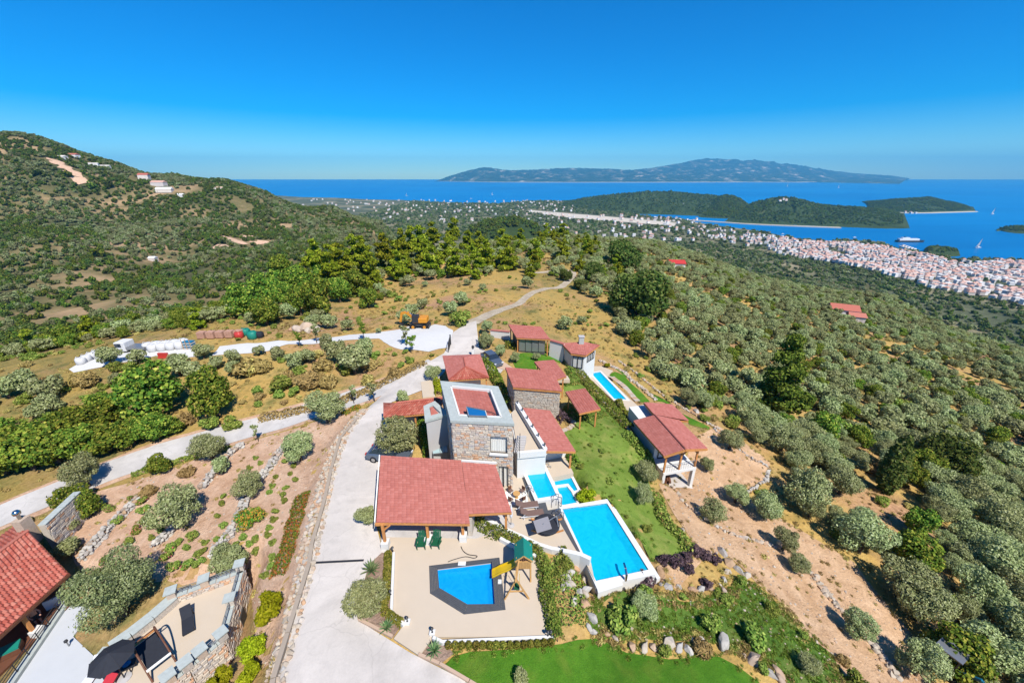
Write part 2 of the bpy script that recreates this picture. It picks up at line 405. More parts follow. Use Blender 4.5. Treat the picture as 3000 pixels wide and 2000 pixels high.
mat_hill('headland_green', [(.3, (.03, .05, .016)), (.6, (.05, .075, .026)), (.8, (.12, .12, .055))], .012)
mat_hill('plain_green', [(.3, (.07, .085, .045)), (.5, (.11, .12, .065)), (.62, (.24, .21, .12)), (.78, (.44, .37, .27))], .006)
plain('beach_sand', (.62, .55, .45), .95, .1, .02, .1)

leaf('leaf_olive', [(0, (0.164, 0.191, 0.069)), (.4, (0.259, 0.283, 0.115)), (.8, (0.386, 0.401, 0.182)), (1, (0.455, 0.469, 0.259))])
leaf('leaf_far_olive', [(0, (0.117, 0.138, 0.050)), (.4, (0.187, 0.203, 0.083)), (.8, (0.278, 0.289, 0.131)), (1, (0.327, 0.338, 0.186))])
leaf('leaf_far_oak', [(0, (0.045, 0.087, 0.013)), (.5, (0.103, 0.147, 0.020)), (.85, (0.196, 0.218, 0.029)), (1, (0.309, 0.281, 0.053))])
leaf('leaf_olive_dark', [(0, (0.117, 0.138, 0.050)), (.4, (0.187, 0.203, 0.083)), (.8, (0.278, 0.289, 0.131)), (1, (0.327, 0.338, 0.186))])
leaf('leaf_oak', [(0, (0.058, 0.112, 0.017)), (.5, (0.132, 0.189, 0.025)), (.85, (0.251, 0.279, 0.037)), (1, (0.396, 0.360, 0.068))])
leaf('leaf_evergreen', [(0, (0.037, 0.071, 0.016)), (.5, (0.084, 0.118, 0.027)), (.9, (0.160, 0.185, 0.043)), (1, (0.244, 0.234, 0.068))])
leaf('leaf_pine', [(0, (0.076, 0.107, 0.009)), (.4, (0.170, 0.206, 0.014)), (.8, (0.290, 0.304, 0.024)), (1, (0.404, 0.387, 0.043))])
leaf('leaf_conifer', [(0, (.05, .075, .012)), (.5, (.105, .135, .02)), (1, (.23, .245, .04))])
leaf('leaf_lawn', [(0, (.09, .17, .018)), (.5, (.17, .25, .035)), (1, (.30, .31, .07))])
leaf('leaf_lime', [(0, (0.136, 0.160, 0.006)), (.5, (0.264, 0.280, 0.010)), (1, (0.400, 0.384, 0.024))])
leaf('leaf_shrub', [(0, (0.096, 0.150, 0.026)), (.5, (0.192, 0.246, 0.043)), (1, (0.365, 0.370, 0.086))])
leaf('leaf_dry', [(0, (0.240, 0.180, 0.060)), (.5, (0.384, 0.276, 0.102)), (1, (0.504, 0.384, 0.156))])
leaf('leaf_hedge', [(0, (0.075, 0.128, 0.021)), (.5, (0.150, 0.203, 0.033)), (1, (0.300, 0.300, 0.068))])
leaf('leaf_hedge_brown', [(0, (0.091, 0.105, 0.017)), (.5, (0.168, 0.161, 0.028)), (1, (0.280, 0.224, 0.049))])
leaf('leaf_purple', [(0, (0.046, 0.029, 0.039)), (.5, (0.098, 0.065, 0.078)), (1, (0.195, 0.130, 0.143))])
leaf('leaf_agave', [(0, (0.070, 0.140, 0.049)), (.5, (0.140, 0.210, 0.084)), (1, (0.280, 0.308, 0.140))])
leaf('leaf_cover', [(0, (0.065, 0.143, 0.016)), (.45, (0.130, 0.221, 0.026)), (.6, (0.286, 0.182, 0.039)), (1, (0.494, 0.143, 0.039))])
leaf('petal_pink', [(0, (.5, .07, .12)), (1, (.62, .2, .24))])
leaf('petal_yellow', [(0, (.6, .42, .02)), (1, (.7, .55, .08))])

# ------------------------------------------------------------------ object helpers
ORIG = {}
def link(o, parent=None, org=None):
    COL.objects.link(o)
    if parent is not None: o.parent = parent
    ORIG[o.name] = org if org is not None else (ORIG[parent.name] if parent is not None else Vector((0, 0, 0)))
    return o
def tag(o, label=None, cat=None, group=None, kind=None):
    if label: o['label'] = label
    if cat: o['category'] = cat
    if group: o['group'] = group
    if kind: o['kind'] = kind
    return o
def thing(name, label, cat, loc, group=None, rotz=0.0):
    o = bpy.data.objects.new(name, None)
    o.empty_display_size = .3
    o.location = loc; o.rotation_euler = (0, 0, rotz)
    link(o, None, Vector(loc))
    return tag(o, label, cat, group)
class MB:
    def __init__(s): s.v = []; s.f = []; s.mi = []; s.ci = 0
    def add(s, vs, fs, m=None):
        b = len(s.v); s.v.extend([tuple(p) for p in vs])
        for f in fs: s.f.append(tuple(b + i for i in f)); s.mi.append(s.ci if m is None else m)
        return s
    def box(s, c, size, rotz=0.0, M=None):
        hx, hy, hz = size[0] / 2, size[1] / 2, size[2] / 2
        vs = [Vector((x, y, z)) for z in (-hz, hz) for y in (-hy, hy) for x in (-hx, hx)]
        if M is None: M = Matrix.Rotation(rotz, 3, 'Z')
        c = Vector(c)
        return s.add([c + M @ p for p in vs], [(0, 2, 3, 1), (4, 5, 7, 6), (0, 1, 5, 4), (2, 6, 7, 3), (0, 4, 6, 2), (1, 3, 7, 5)])
    def bar(s, p0, p1, w, h, up=Vector((0, 0, 1))):        # a square bar from p0 to p1
        p0, p1 = Vector(p0), Vector(p1); d = p1 - p0; L = d.length
        if L < 1e-6: return s
        y = d / L; x = y.cross(up)
        if x.length < 1e-3: x = y.cross(Vector((1, 0, 0)))
        x.normalize(); z = x.cross(y)
        M = Matrix((x, y, z)).transposed()
        return s.box((p0 + p1) / 2, (w, L, h), M=M)
    def prism(s, poly, z0, z1):
        n = len(poly); a = sum(poly[i][0] * poly[(i + 1) % n][1] - poly[(i + 1) % n][0] * poly[i][1] for i in range(n))
        if a < 0: poly = list(reversed(poly))
        lo = [(p[0], p[1], z0) for p in poly]
        hi = [(p[0], p[1], z1 if z1 is not None else p[2]) for p in poly]
        fs = [tuple(range(n, 2 * n)), tuple(reversed(range(n)))] + [(i, (i + 1) % n, n + (i + 1) % n, n + i) for i in range(n)]
        return s.add(lo + hi, fs)
    def slab(s, quad, th):                                   # a sloping polygon with thickness downwards
        n = len(quad); q = [Vector(p) for p in quad]
        nn = (q[1] - q[0]).cross(q[2] - q[0])
        if nn.z < 0: q.reverse()
        lo = [p - Vector((0, 0, th)) for p in q]
        fs = [tuple(range(n)), tuple(reversed(range(n, 2 * n)))] + [(i, n + i, n + (i + 1) % n, (i + 1) % n) for i in range(n)]
        return s.add(q + lo, fs)
    def tube(s, p0, p1, r0, r1=None, n=8, cap=True):
        p0, p1 = Vector(p0), Vector(p1); r1 = r0 if r1 is None else r1
        d = (p1 - p0); 
        if d.length < 1e-6: return s
        d.normalize(); x = d.orthogonal().normalized(); y = d.cross(x)
        vs = []
        for p, r in ((p0, r0), (p1, r1)):
            for i in range(n):
                a = 2 * math.pi * i / n; vs.append(p + x * (r * math.cos(a)) + y * (r * math.sin(a)))
        fs = [(i, (i + 1) % n, n + (i + 1) % n, n + i) for i in range(n)]
        if cap: fs += [tuple(reversed(range(n))), tuple(range(n, 2 * n))]
        return s.add(vs, fs)
    def path(s, pts, r, n=6):
        for a, b in zip(pts[:-1], pts[1:]): s.tube(a, b, r, r, n)
        return s
    def lathe(s, c, prof, n=12):
        c = Vector(c); vs = []
        for r, z in prof:
            for i in range(n):
                a = 2 * math.pi * i / n; vs.append(c + Vector((r * math.cos(a), r * math.sin(a), z)))
        k = len(prof); fs = []
        for j in range(k - 1):
            for i in range(n): fs.append((j * n + i, j * n + (i + 1) % n, (j + 1) * n + (i + 1) % n, (j + 1) * n + i))
        fs += [tuple(reversed(range(n))), tuple(range((k - 1) * n, k * n))]
        return s.add(vs, fs)
    def build(s, name, mats, parent=None, smooth=False, org=None, bevel=0.0):
        me = bpy.data.meshes.new(name)
        o0 = org if org is not None else (ORIG[parent.name] if parent is not None else Vector((0, 0, 0)))
        arr = np.array([tuple(p) for p in s.v], float) - np.array(tuple(o0))
        me.from_pydata(arr.tolist(), [], s.f)
        if isinstance(mats, str): mats = [mats]
        for m in mats: me.materials.append(MATS[m])
        if any(s.mi): me.polygons.foreach_set('material_index', s.mi)
        if smooth: me.polygons.foreach_set('use_smooth', [True] * len(me.polygons))
        me.update()
        o = bpy.data.objects.new(name, me)
        if bevel:
            b = o.modifiers.new('bevel', 'BEVEL'); b.width = bevel; b.segments = 2; b.limit_method = 'ANGLE'
        if parent is None:
            o.location = o0
        return link(o, parent, o0)
def dup_tree(root, loc, rotz=0.0, scale=(1, 1, 1), label=None, group=None):
    r = root.copy(); r.location = loc; r.rotation_euler = (0, 0, rotz); r.scale = scale
    COL.objects.link(r); ORIG[r.name] = Vector(loc)
    if label: r['label'] = label
    if group: r['group'] = group
    for ch in root.children:
        c = ch.copy(); COL.objects.link(c); c.parent = r
        for g in ch.children:
            d = g.copy(); COL.objects.link(d); d.parent = c
    return r
def meshobj(name, me, parent, M=None):                      # a part that shares mesh data
    o = bpy.data.objects.new(name, me)
    COL.objects.link(o); o.parent = parent
    if M is not None: o.matrix_local = M
    return o

# ------------------------------------------------------------------ the ground
def wpts(pts, z=0.0): return [tuple(at('w', p[0], p[1], z)) for p in pts]
PLATEAU = wpts([(585,1750),(612,1640),(640,1568),(690,1330),(722,1180),(765,1020),(850,935),(965,880),(1025,800),(1040,755),(1095,740),(1105,790),(1160,840),(1175,870),
                (1250,935),(1325,1035),(1345,1110),(1400,1150),(1516,1330),(1370,1350),(1290,1470),(1010,1495),(1100,1600),(1330,1880),(1060,2000),(540,2000)])
TERR_Z, LOW_Z = -2.6, -5.0
TERRACE = [tuple(p) for p in ats('c1', [(1130,1030),(1160,965),(1600,815),(1545,950),(1470,1280),(1250,1470),(1080,1600),(820,1620),(700,1500),(640,1420),(715,1330),(840,1225)], TERR_Z)]
LOWER = [tuple(p) for p in ats('c1', [(-300,1000),(100,800),(380,830),(470,900),(600,1090),(480,1260),(570,1345),(660,1430),(760,1620),(-300,1800)], LOW_Z)]
GPAD = [tuple(p) for p in ats('c5', [(1020,1480),(1390,1470),(1490,1330),(1330,1180),(1060,1230)], -5.15)]
FLATS = [(PLATEAU, -.03, 1.6), (GPAD, -5.2, 1.8), (TERRACE, -4.9, 2.2), (LOWER, LOW_Z - .12, 2.0)]
def flatten(x, y, h):
    for poly, z, bl in FLATS:
        d = pdist(x, y, poly); d[inside(x, y, poly)] = 0
        k = np.clip(1 - d / bl, 0, 1); k = k * k * (3 - 2 * k)
        h = h * (1 - k) + z * k
    return h
GX0, GX1, GY0, GY1, GS = -150.0, 230.0, 2.0, 290.0, 1.0
gx = np.arange(GX0, GX1 + .1, GS); gy = np.arange(GY0, GY1 + .1, GS)
XX, YY = np.meshgrid(gx, gy)
ZZ = tps(XX, YY)
def vnoise(x, y, s, seed=0):                               # smooth value noise
    rs = np.random.RandomState(seed); g = rs.rand(128, 128)
    u, v = x / s, y / s; i, j = np.floor(u).astype(int), np.floor(v).astype(int)
    a, b = u - i, v - j; a = a * a * (3 - 2 * a); b = b * b * (3 - 2 * b)
    f = lambda p, q: g[p % 128, q % 128]
    return (f(i, j) * (1 - a) + f(i + 1, j) * a) * (1 - b) + (f(i, j + 1) * (1 - a) + f(i + 1, j + 1) * a) * b
ZZ = ZZ + (vnoise(XX, YY, 9, 1) - .5) * 1.0 * np.clip((np.hypot(XX, YY) - 45) / 60, .05, 1) + (vnoise(XX, YY, 3.1, 2) - .5) * .22
ZZ = flatten(XX, YY, ZZ)
EDITS = []                                                 # pits for pools, graded pads
def Tz(x, y):
    x = np.asarray(x, float); y = np.asarray(y, float)
    u = np.clip((x - GX0) / GS, 0, len(gx) - 1.001); v = np.clip((y - GY0) / GS, 0, len(gy) - 1.001)
    i, j = u.astype(int), v.astype(int); a, b = u - i, v - j
    return (ZZ[j, i] * (1 - a) + ZZ[j, i + 1] * a) * (1 - b) + (ZZ[j + 1, i] * (1 - a) + ZZ[j + 1, i + 1] * a) * b
_far_cache = {}
def T(x, y):
    if GX0 < x < GX1 and GY0 < y < GY1: return float(Tz(x, y))
    return max(float(tps(np.array([x]), np.array([y]))[0]), SEA + 1)
_ts = np.concatenate([np.arange(11, 120, .25), np.arange(120, 330, .6)])
def hit(c, x, y):                                          # the pixel's point on the ground
    d = ray(c, x, y)
    X, Y, Z = d.x * _ts, d.y * _ts, CAMZ + d.z * _ts
    h = Tz(X, Y); k = np.nonzero(Z < h)[0]
    if len(k) == 0: return at(c, x, y, 0)
    k = k[0]
    if k == 0: t = _ts[0]
    else:
        a, b = Z[k - 1] - h[k - 1], h[k] - Z[k]; t = _ts[k - 1] + (_ts[k] - _ts[k - 1]) * a / (a + b + 1e-9)
    return Vector((d.x * t, d.y * t, CAMZ + d.z * t))
def hits(c, pts): return [hit(c, p[0], p[1]) for p in pts]

def grid_mesh(name, X, Y, Z, keep, mat, smooth=True):
    ny, nx = X.shape
    idx = np.arange(nx * ny).reshape(ny, nx)
    q = np.stack([idx[:-1, :-1], idx[:-1, 1:], idx[1:, 1:], idx[1:, :-1]], -1).reshape(-1, 4)
    if keep is not None:
        k = keep.ravel()[q].any(1); q = q[k]
    used = np.unique(q); re = np.full(nx * ny, -1); re[used] = np.arange(len(used))
    V = np.stack([X.ravel(), Y.ravel(), Z.ravel()], -1)[used]
    me = bpy.data.meshes.new(name)
    me.from_pydata(V.tolist(), [], re[q].tolist())
    me.materials.append(MATS[mat])
    if smooth: me.polygons.foreach_set('use_smooth', [True] * len(me.polygons))
    o = bpy.data.objects.new(name, me); link(o); o['kind'] = 'structure'
    return o
def wiggle(poly, amp, step=1.5, seed=0):
    out = []; n = len(poly); rr = random.Random(seed)
    for i in range(n):
        a, b = Vector((poly[i][0], poly[i][1], 0)), Vector((poly[(i + 1) % n][0], poly[(i + 1) % n][1], 0))
        m = max(1, int((b - a).length / step))
        for k in range(m):
            p = a.lerp(b, k / m); q = mnoise.noise_vector(Vector((p.x * .35, p.y * .35, seed)))
            out.append((p.x + q.x * amp, p.y + q.y * amp))
    return out
EXCL = []
def drape(name, poly, mat, dz, res=1.0, kind='structure', parent=None, zfix=None):
    EXCL.append([(p[0], p[1]) for p in poly])
    bm = bmesh.new()
    vs = [bm.verts.new((p[0], p[1], 0)) for p in poly]
    try: bm.faces.new(vs)
    except Exception: pass
    bmesh.ops.triangulate(bm, faces=bm.faces[:])
    xs = [p[0] for p in poly]; ys = [p[1] for p in poly]
    for axis, lo, hi in ((0, min(xs), max(xs)), (1, min(ys), max(ys))):
        k = math.floor(lo / res) + 1
        while k * res < hi:
            co = [0, 0, 0]; no = [0, 0, 0]; co[axis] = k * res; no[axis] = 1
            bmesh.ops.bisect_plane(bm, geom=bm.verts[:] + bm.edges[:] + bm.faces[:], plane_co=co, plane_no=no, dist=1e-4)
            k += 1
    for v in bm.verts: v.co.z = (T(v.co.x, v.co.y) if zfix is None else zfix) + dz
    bmesh.ops.recalc_face_normals(bm, faces=bm.faces[:])
    me = bpy.data.meshes.new(name); bm.to_mesh(me); bm.free()
    if len(me.polygons) and me.polygons[0].normal.z < 0: me.flip_normals()
    me.materials.append(MATS[mat])
    me.polygons.foreach_set('use_smooth', [True] * len(me.polygons))
    o = bpy.data.objects.new(name, me); link(o, parent)
    if kind: o['kind'] = kind
    return o
def ribbon(pts, w):                                        # polygon round a centre line
    L, Rr = [], []
    for i, p in enumerate(pts):
        a, b = pts[max(i - 1, 0)], pts[min(i + 1, len(pts) - 1)]
        d = Vector((b[0] - a[0], b[1] - a[1])).normalized(); n = Vector((-d.y, d.x))
        ww = w[i] if isinstance(w, (list, tuple)) else w
        L.append((p[0] + n.x * ww / 2, p[1] + n.y * ww / 2)); Rr.append((p[0] - n.x * ww / 2, p[1] - n.y * ww / 2))
    return L + Rr[::-1]
def smooth_line(pts, k=4):
    out = []
    n = len(pts)
    for i in range(n - 1):
        p0, p1, p2, p3 = (Vector(pts[max(i - 1, 0)]), Vector(pts[i]), Vector(pts[i + 1]), Vector(pts[min(i + 2, n - 1)]))
        for j in range(k):
            t = j / k
            out.append(.5 * ((2 * p1) + (p2 - p0) * t + (2 * p0 - 5 * p1 + 4 * p2 - p3) * t * t + (3 * p1 - p0 - 3 * p2 + p3) * t ** 3))
    out.append(Vector(pts[-1])); return out

# pits so that the water basins stay open
PIT = {}
def pit(key, poly, z, grow=.9):
    PIT[key] = poly
    d = pdist(XX, YY, poly); d[inside(XX, YY, poly)] = 0
    k = np.clip(1 - (d - .1) / .8, 0, 1)
    global ZZ
    ZZ = np.where(k > 0, np.minimum(ZZ, ZZ * (1 - k) + z * k), ZZ)
KID_W = [tuple(p) for p in ats('c2', [(1370,638),(1742,592),(1762,885),(1577,887),(1382,772)], -.12)]
BIG_W = [tuple(p) for p in ats('c4', [(932,765),(1342,712),(1722,1322),(1240,1425)], -.05)]
UP_Z, SPA_Z = .35, -.55
UP_W = [tuple(p) for p in ats('c4', [(568,348),(735,322),(880,632),(708,658)], UP_Z)]
SPA_A = [tuple(p) for p in ats('c4', [(838,432),(980,410),(1072,588),(1040,598),(986,530),(868,546)], SPA_Z)]
SPA_B = [tuple(p) for p in ats('c4', [(884,562),(984,548),(1066,702),(932,726)], SPA_Z)]
V2_Z = -3.55
V2_W = [tuple(p) for p in ats('d1', [(1130,872),(1245,852),(1592,1214),(1432,1206)], V2_Z)]
V2_S = [tuple(p) for p in ats('d1', [(1668,1345),(1722,1332),(1772,1438),(1702,1452)], V2_Z)]
V2_PAD = [tuple(p) for p in ats('d1', [(1010,850),(1090,770),(1260,770),(1425,835),(1345,915),(1640,1195),(1790,1330),(1830,1450),(1700,1500),(1480,1290)], V2_Z)]
d = pdist(XX, YY, V2_PAD); d[inside(XX, YY, V2_PAD)] = 0
k = np.clip(1 - d / 1.5, 0, 1); ZZ = ZZ * (1 - k) + (V2_Z - .02) * k
for nm, pl, z in (('kid', KID_W, -1.7), ('big', BIG_W, -2.2), ('up', UP_W, -1.6), ('sa', SPA_A, -1.9), ('sb', SPA_B, -1.9), ('v2', V2_W, -5.4), ('v2s', V2_S, -5.2)): pit(nm, pl, z)

# the hillside: a fine sheet near the houses, a coarse one beyond
FXX, FYY = np.meshgrid(np.arange(-1300, 1150, 11.0), np.arange(-60, 1650, 11.0))
FZZ = np.maximum(tps(FXX, FYY), SEA - 1.5)
_fm = np.clip((np.hypot(FXX, FYY) - 300) / 300, 0, 1) * np.clip((FZZ - SEA) / 60, 0, 1)
FZZ = FZZ + (vnoise(FXX, FYY, 60, 4) - .5) * 9 * _fm - np.abs(vnoise(FXX * .8 + FYY * .5, FYY * .35 - FXX * .2, 85, 6) - .5) * 40 * _fm + 5 * _fm
inn = (FXX > GX0 + 12) & (FXX < GX1 - 12) & (FYY > GY0 + 12) & (FYY < GY1 - 12)
FZZ = np.where((FXX > GX0 - 6) & (FXX < GX1 + 6) & (FYY > GY0 - 6) & (FYY < GY1 + 6), FZZ - 7.0, FZZ)
grid_mesh('hillside', FXX, FYY, FZZ, ~inn, 'hill_wood')
def Tfar(x, y):
    if GX0 < x < GX1 and GY0 < y < GY1: return float(Tz(x, y))
    u = min(max((x + 1300) / 11.0, 0), FXX.shape[1] - 1.01); v = min(max((y + 60) / 11.0, 0), FXX.shape[0] - 1.01)
    i, j = int(u), int(v); a, b = u - i, v - j
    return float((FZZ[j, i] * (1 - a) + FZZ[j, i + 1] * a) * (1 - b) + (FZZ[j + 1, i] * (1 - a) + FZZ[j + 1, i + 1] * a) * b)
gm = np.ones(XX.shape, bool)
for pl in PIT.values():
    m = inside(XX, YY, pl) & (pdist(XX, YY, pl) > .9); gm &= ~m
grid_mesh('terrain', XX, YY, ZZ, gm, 'dry_ground')

# ------------------------------------------------------------------ sea, coastal plain, headlands and the far island
mb = MB(); S = 42000.0
mb.add([(-S, -2000, SEA), (S, -2000, SEA), (S, 25000, SEA), (-S, 25000, SEA)], [(0, 1, 2, 3)])
sea = mb.build('sea', 'sea'); sea['kind'] = 'structure'
def sheet(name, pts, z, mat):
    mb = MB(); n = len(pts)
    mb.prism([(p[0], p[1]) for p in pts], SEA - 3, z)
    o = mb.build(name, mat); o['kind'] = 'structure'; return o
PLAIN = [tuple(at('w', u, v, SEA)) for u, v in [(560,447),(640,450),(690,453),(770,455),(850,459),(920,460),(1000,466),(1060,468),(1150,469),(1200,464),(1260,462),(1330,468),(1400,480),(1480,497),(1560,503),(1589,511),
         (1650,520),(1746,533),(1820,548),(1893,555),(1950,553),(2003,555),(2062,573),(2120,581),(2175,595),(2260,597),(2352,599),(2600,610)]]
PLAIN += [(3500, 600, 0), (3000, -200, 0), (300, 300, 0), (-300, 700, 0), (-1200, 1300, 0)]
plain_o = sheet('coastal_plain', wiggle(PLAIN, 25, 120, 3), SEA + 2.5, 'plain_green')
sheet('airport_apron', [tuple(at('w', u, v, SEA + 4)) for u, v in [(1203,486),(1222,483),(1330,492),(1440,501),(1555,512),(1548,519),(1440,510),(1300,499)]], SEA + 4, 'beach_sand')
def ridge_hill(name, crest, near, mat, zb=SEA, nv=14, rough=1.0, seed=0, back=1.2, nu=90, pw=1.15):
    # crest: (u, v, depth) seen on the outline; near: (u, v) of the shore below it
    cr = [far('w', *c) for c in crest]; nr = [at('w', u, v, zb) for u, v in near]
    def samp(line, t):
        L = [0]
        for a, b in zip(line[:-1], line[1:]): L.append(L[-1] + (b - a).length)
        s = t * L[-1]
        for i in range(len(L) - 1):
            if s <= L[i + 1] + 1e-6:
                return line[i].lerp(line[i + 1], (s - L[i]) / max(L[i + 1] - L[i], 1e-6))
        return line[-1]
    cs = smooth_line(cr, 4); ns = smooth_line(nr, 4)
    X = np.zeros((2 * nv, nu)); Y = X.copy(); Z = X.copy()
    for i in range(nu):
        t = i / (nu - 1); a = samp(ns, t); b = samp(cs, t); H = b.z - zb
        bk = Vector((b.x, b.y, zb)) + (Vector((b.x, b.y, zb)) - a) * back
        for j in range(2 * nv):
            s = j / nv
            if s <= 1: p = a.lerp(Vector((b.x, b.y, zb)), s); h = H * (s ** (1 / pw)) if s > 0 else -2
            else: p = Vector((b.x, b.y, zb)).lerp(bk, s - 1); h = H * max(0, 1 - (s - 1)) ** 1.3 - (3 if j == 2 * nv - 1 else 0)
            k = mnoise.fractal(Vector((p.x, p.y, seed * 50.0)) * (3.0 / max(H, 20)), .9, 2.1, 5) * H * .16 * rough * min(1, 4 * s) * (1 if s < .9 else .35)
            X[j, i], Y[j, i], Z[j, i] = p.x, p.y, zb + h + k * (1 if h > 0 else 0)
    return grid_mesh(name, X, Y, Z, None, mat)
ridge_hill('far_island', [(1000,417,15500),(1040,402,15800),(1110,385,16000),(1165,391,16500),(1225,390,17000),(1300,386,17000),(1395,388,17200),(1440,391,17500),(1500,386,18000),(1570,376,18500),(1630,364,19000),(1690,369,19000),(1735,368,19000),
            (1790,381,19000),(1850,386,19000),(1900,393,18800),(1960,398,18500),(2040,403,18200),(2085,409,17800)],
           [(1008,416.5),(1130,418.5),(1300,419),(1500,419),(1700,418.5),(1900,418),(2090,412)], 'island_rock', rough=1.0, seed=2, nv=22, nu=220)
ridge_hill('headland', [(1290,466,3300),(1340,455,3200),(1400,447,3200),(1480,441,3150),(1540,440,3150),(1600,446,3100),(1650,450,3050),(1690,454,3000),(1712,466,2950)],
           [(1290,478),(1380,488),(1470,492),(1540,494),(1620,497),(1720,499)], 'headland_green', seed=3, nv=18, nu=120, rough=2.0)
ridge_hill('headland_knoll', [(1615,480,2850),(1655,451,2800),(1690,452,2780),(1718,470,2760)], [(1600,500),(1650,502),(1690,503),(1725,504)], 'headland_green', seed=4)
ridge_hill('headland_point', [(1690,490,2500),(1730,466,2450),(1790,453,2420),(1830,457,2400),(1880,469,2380),(1930,474,2330),(1990,478,2300),(2050,489,2250),(2100,508,2200),(2132,522,2180)],
           [(1660,510),(1746,515),(1830,518),(1930,522),(2040,526),(2134,525)], 'headland_green', seed=5, nv=18, nu=120, rough=1.8)
ridge_hill('headland_cape', [(1990,478,2900),(2030,461,3000),(2080,456,3000),(2110,455,3000),(2135,453,3000),(2165,460,2950),(2200,467,2900),(2239,480,2800)],
           [(1990,484),(2060,489),(2130,488),(2242,485)], 'headland_green', seed=6)
ridge_hill('harbour_islet', [(2118,579,1228),(2140,566,1228),(2170,568,1215),(2195,573,1208),(2206,584,1205)], [(2115,581),(2140,586),(2180,590),(2208,588)], 'headland_green', seed=7, nu=40)
ridge_hill('bay_islet', [(2290,526,1700),(2320,519,1690),(2400,518,1690)], [(2288,528),(2330,536),(2400,538)], 'headland_green', seed=8, nu=40)
for nm, pts in [('shore_sand', [(1008,416.2),(1130,418.2),(1300,418.7),(1500,418.7),(1700,418.2),(1900,417.7),(2090,411.7)])]:
    c = smooth_line([at('w', u, v + .5, SEA) for u, v in pts], 3)
    sheet(nm, ribbon([(p.x, p.y - 60) for p in c], 230), SEA + 14, 'beach_sand')
sheet('headland_beach', ribbon([tuple(at('w', u, v + 1.2, SEA))[:2] for u, v in [(1560,504),(1611,507),(1700,513),(1746,515.5),(1830,519),(1930,522.5)]], 22), SEA + 3.5, 'beach_sand')
for nm, pts in [('cape_beach', [(2040,488),(2085,489.5),(2135,489),(2240,486)])]:
    sheet(nm, ribbon([tuple(at('w', u, v + .6, SEA))[:2] for u, v in pts], 26), SEA + 4, 'beach_sand')

# ------------------------------------------------------------------ roads, yards, beds, lawns
ROAD_C = smooth_line([tuple(hit('w', u, v)) for u, v in [(-420,1390),(-200,1275),(-60,1212),(100,1143),(300,1063),(480,1010),(660,962),(780,925),(870,893),(950,862),(1005,835)]])
road = drape('road', ribbon(ROAD_C, 4.0), 'road_grey', .07)
drape('road_verge', wiggle(ribbon(ROAD_C[:-6], 5.2), .25, 1.2, 5), 'soil_red', .035)
DRIVE = hits('w', [(560,1950),(608,1700),(632,1568),(712,1297),(717,1255),(733,1200),(748,1145),(762,1080),(782,1010),(823,962),(870,916),(905,880),(975,838),(1020,812),(1034,790),(1040,765),(1070,744),(1094,738),(1096,760),(1101,800),(1126,812),(1160,845),
                 (1150,858),(1118,850),(1025,850),(1000,880),(968,898),(900,925),(885,960),(905,1060),(868,1075),(862,1200),(875,1250),(892,1262),(880,1330),(835,1350),(823,1400),(829,1430),(942,1500),(1075,1568),(1160,1640),(1380,1900)])
drape('driveway', DRIVE, 'concrete', .11)
drape('gravel_yard', wiggle(hits('c8', [(120,430),(330,405),(480,398),(640,392),(870,370),(1100,345),(1290,330),(1490,300),(1560,280),(1700,285),(1760,262),(1840,275),(1900,310),(1880,400),(1860,440),(1790,450),(1720,472),(1620,462),(1500,455),(1420,425),(1330,372),(1150,378),(960,400),(640,415),(480,470),(250,490),(60,500)]), .35, 1.2, 8), 'gravel_white', .06)
drape('gravel_yard', wiggle(hits('c7', [(590,585),(700,520),(840,465),(1100,440),(1330,415),(1450,412),(1640,405),(1660,480),(1480,500),(1330,470),(1100,520),(860,570),(640,612)]), .3, 1.2, 9), 'gravel_white', .06)
TRACK = smooth_line([tuple(hit('w', u, v)) for u, v in [(1085,742),(1115,726),(1150,712),(1190,698),(1214,678),(1248,664),(1285,660),(1305,645),(1318,628),(1300,621),(1262,624),(1222,627)]])
drape('dirt_track', wiggle(ribbon(TRACK, [2.6] * 8 + [1.9] * (len(TRACK) - 8)), .3, 1.2, 6), 'track', .06)
TRACK2 = smooth_line([tuple(hit('w', u, v)) for u, v in [(1572,612),(1610,624),(1650,636),(1700,648),(1730,656)]])
drape('dirt_track', wiggle(ribbon(TRACK2, 2.2), .3, 1.5, 7), 'track', .06)
MAIN_LAWN = hits('c4', [(935,70),(1010,20),(1060,-120),(1100,-230),(1250,-180),(1360,-60),(1500,20),(1570,120),(1720,300),(1700,400),(1770,680),(1850,900),(2050,1060),(2090,1190),(1990,1245),(1760,1240),(1640,1045),(1420,740),(1345,655),(1210,640),(1120,570),(1010,390),(965,300)])
drape('lawn', wiggle(MAIN_LAWN, .15, 1.2, 11), 'lawn_patchy', .05)
drape('lawn', wiggle(hits('d1', [(160,850),(60,640),(240,600),(420,600),(740,640),(720,740),(640,690),(385,715),(430,850)]), .1, 1.2, 12), 'lawn_fresh', .05)
drape('lawn', wiggle(hits('d1', [(760,1050),(990,1010),(1100,1080),(1330,1330),(1500,1540),(1560,1620),(1260,1620),(1330,1400),(1250,1330),(1050,1090),(790,1130)]), .1, 1.2, 13), 'lawn_patchy', .052)
drape('lawn', wiggle(hits('d1', [(1430,850),(1560,890),(1640,990),(1800,1130),(1900,1240),(1740,1240),(1600,1090),(1360,915)]), .1, 1.2, 14), 'lawn_fresh', .05)
drape('lawn', wiggle(hits('c5', [(470,235),(600,330),(720,420),(880,520),(1060,620),(1180,720),(1340,800),(1500,880),(1480,905),(1290,850),(1110,640),(960,610),(870,540),(700,400),(560,270)]), .1, 1.2, 15), 'lawn_fresh', .05)
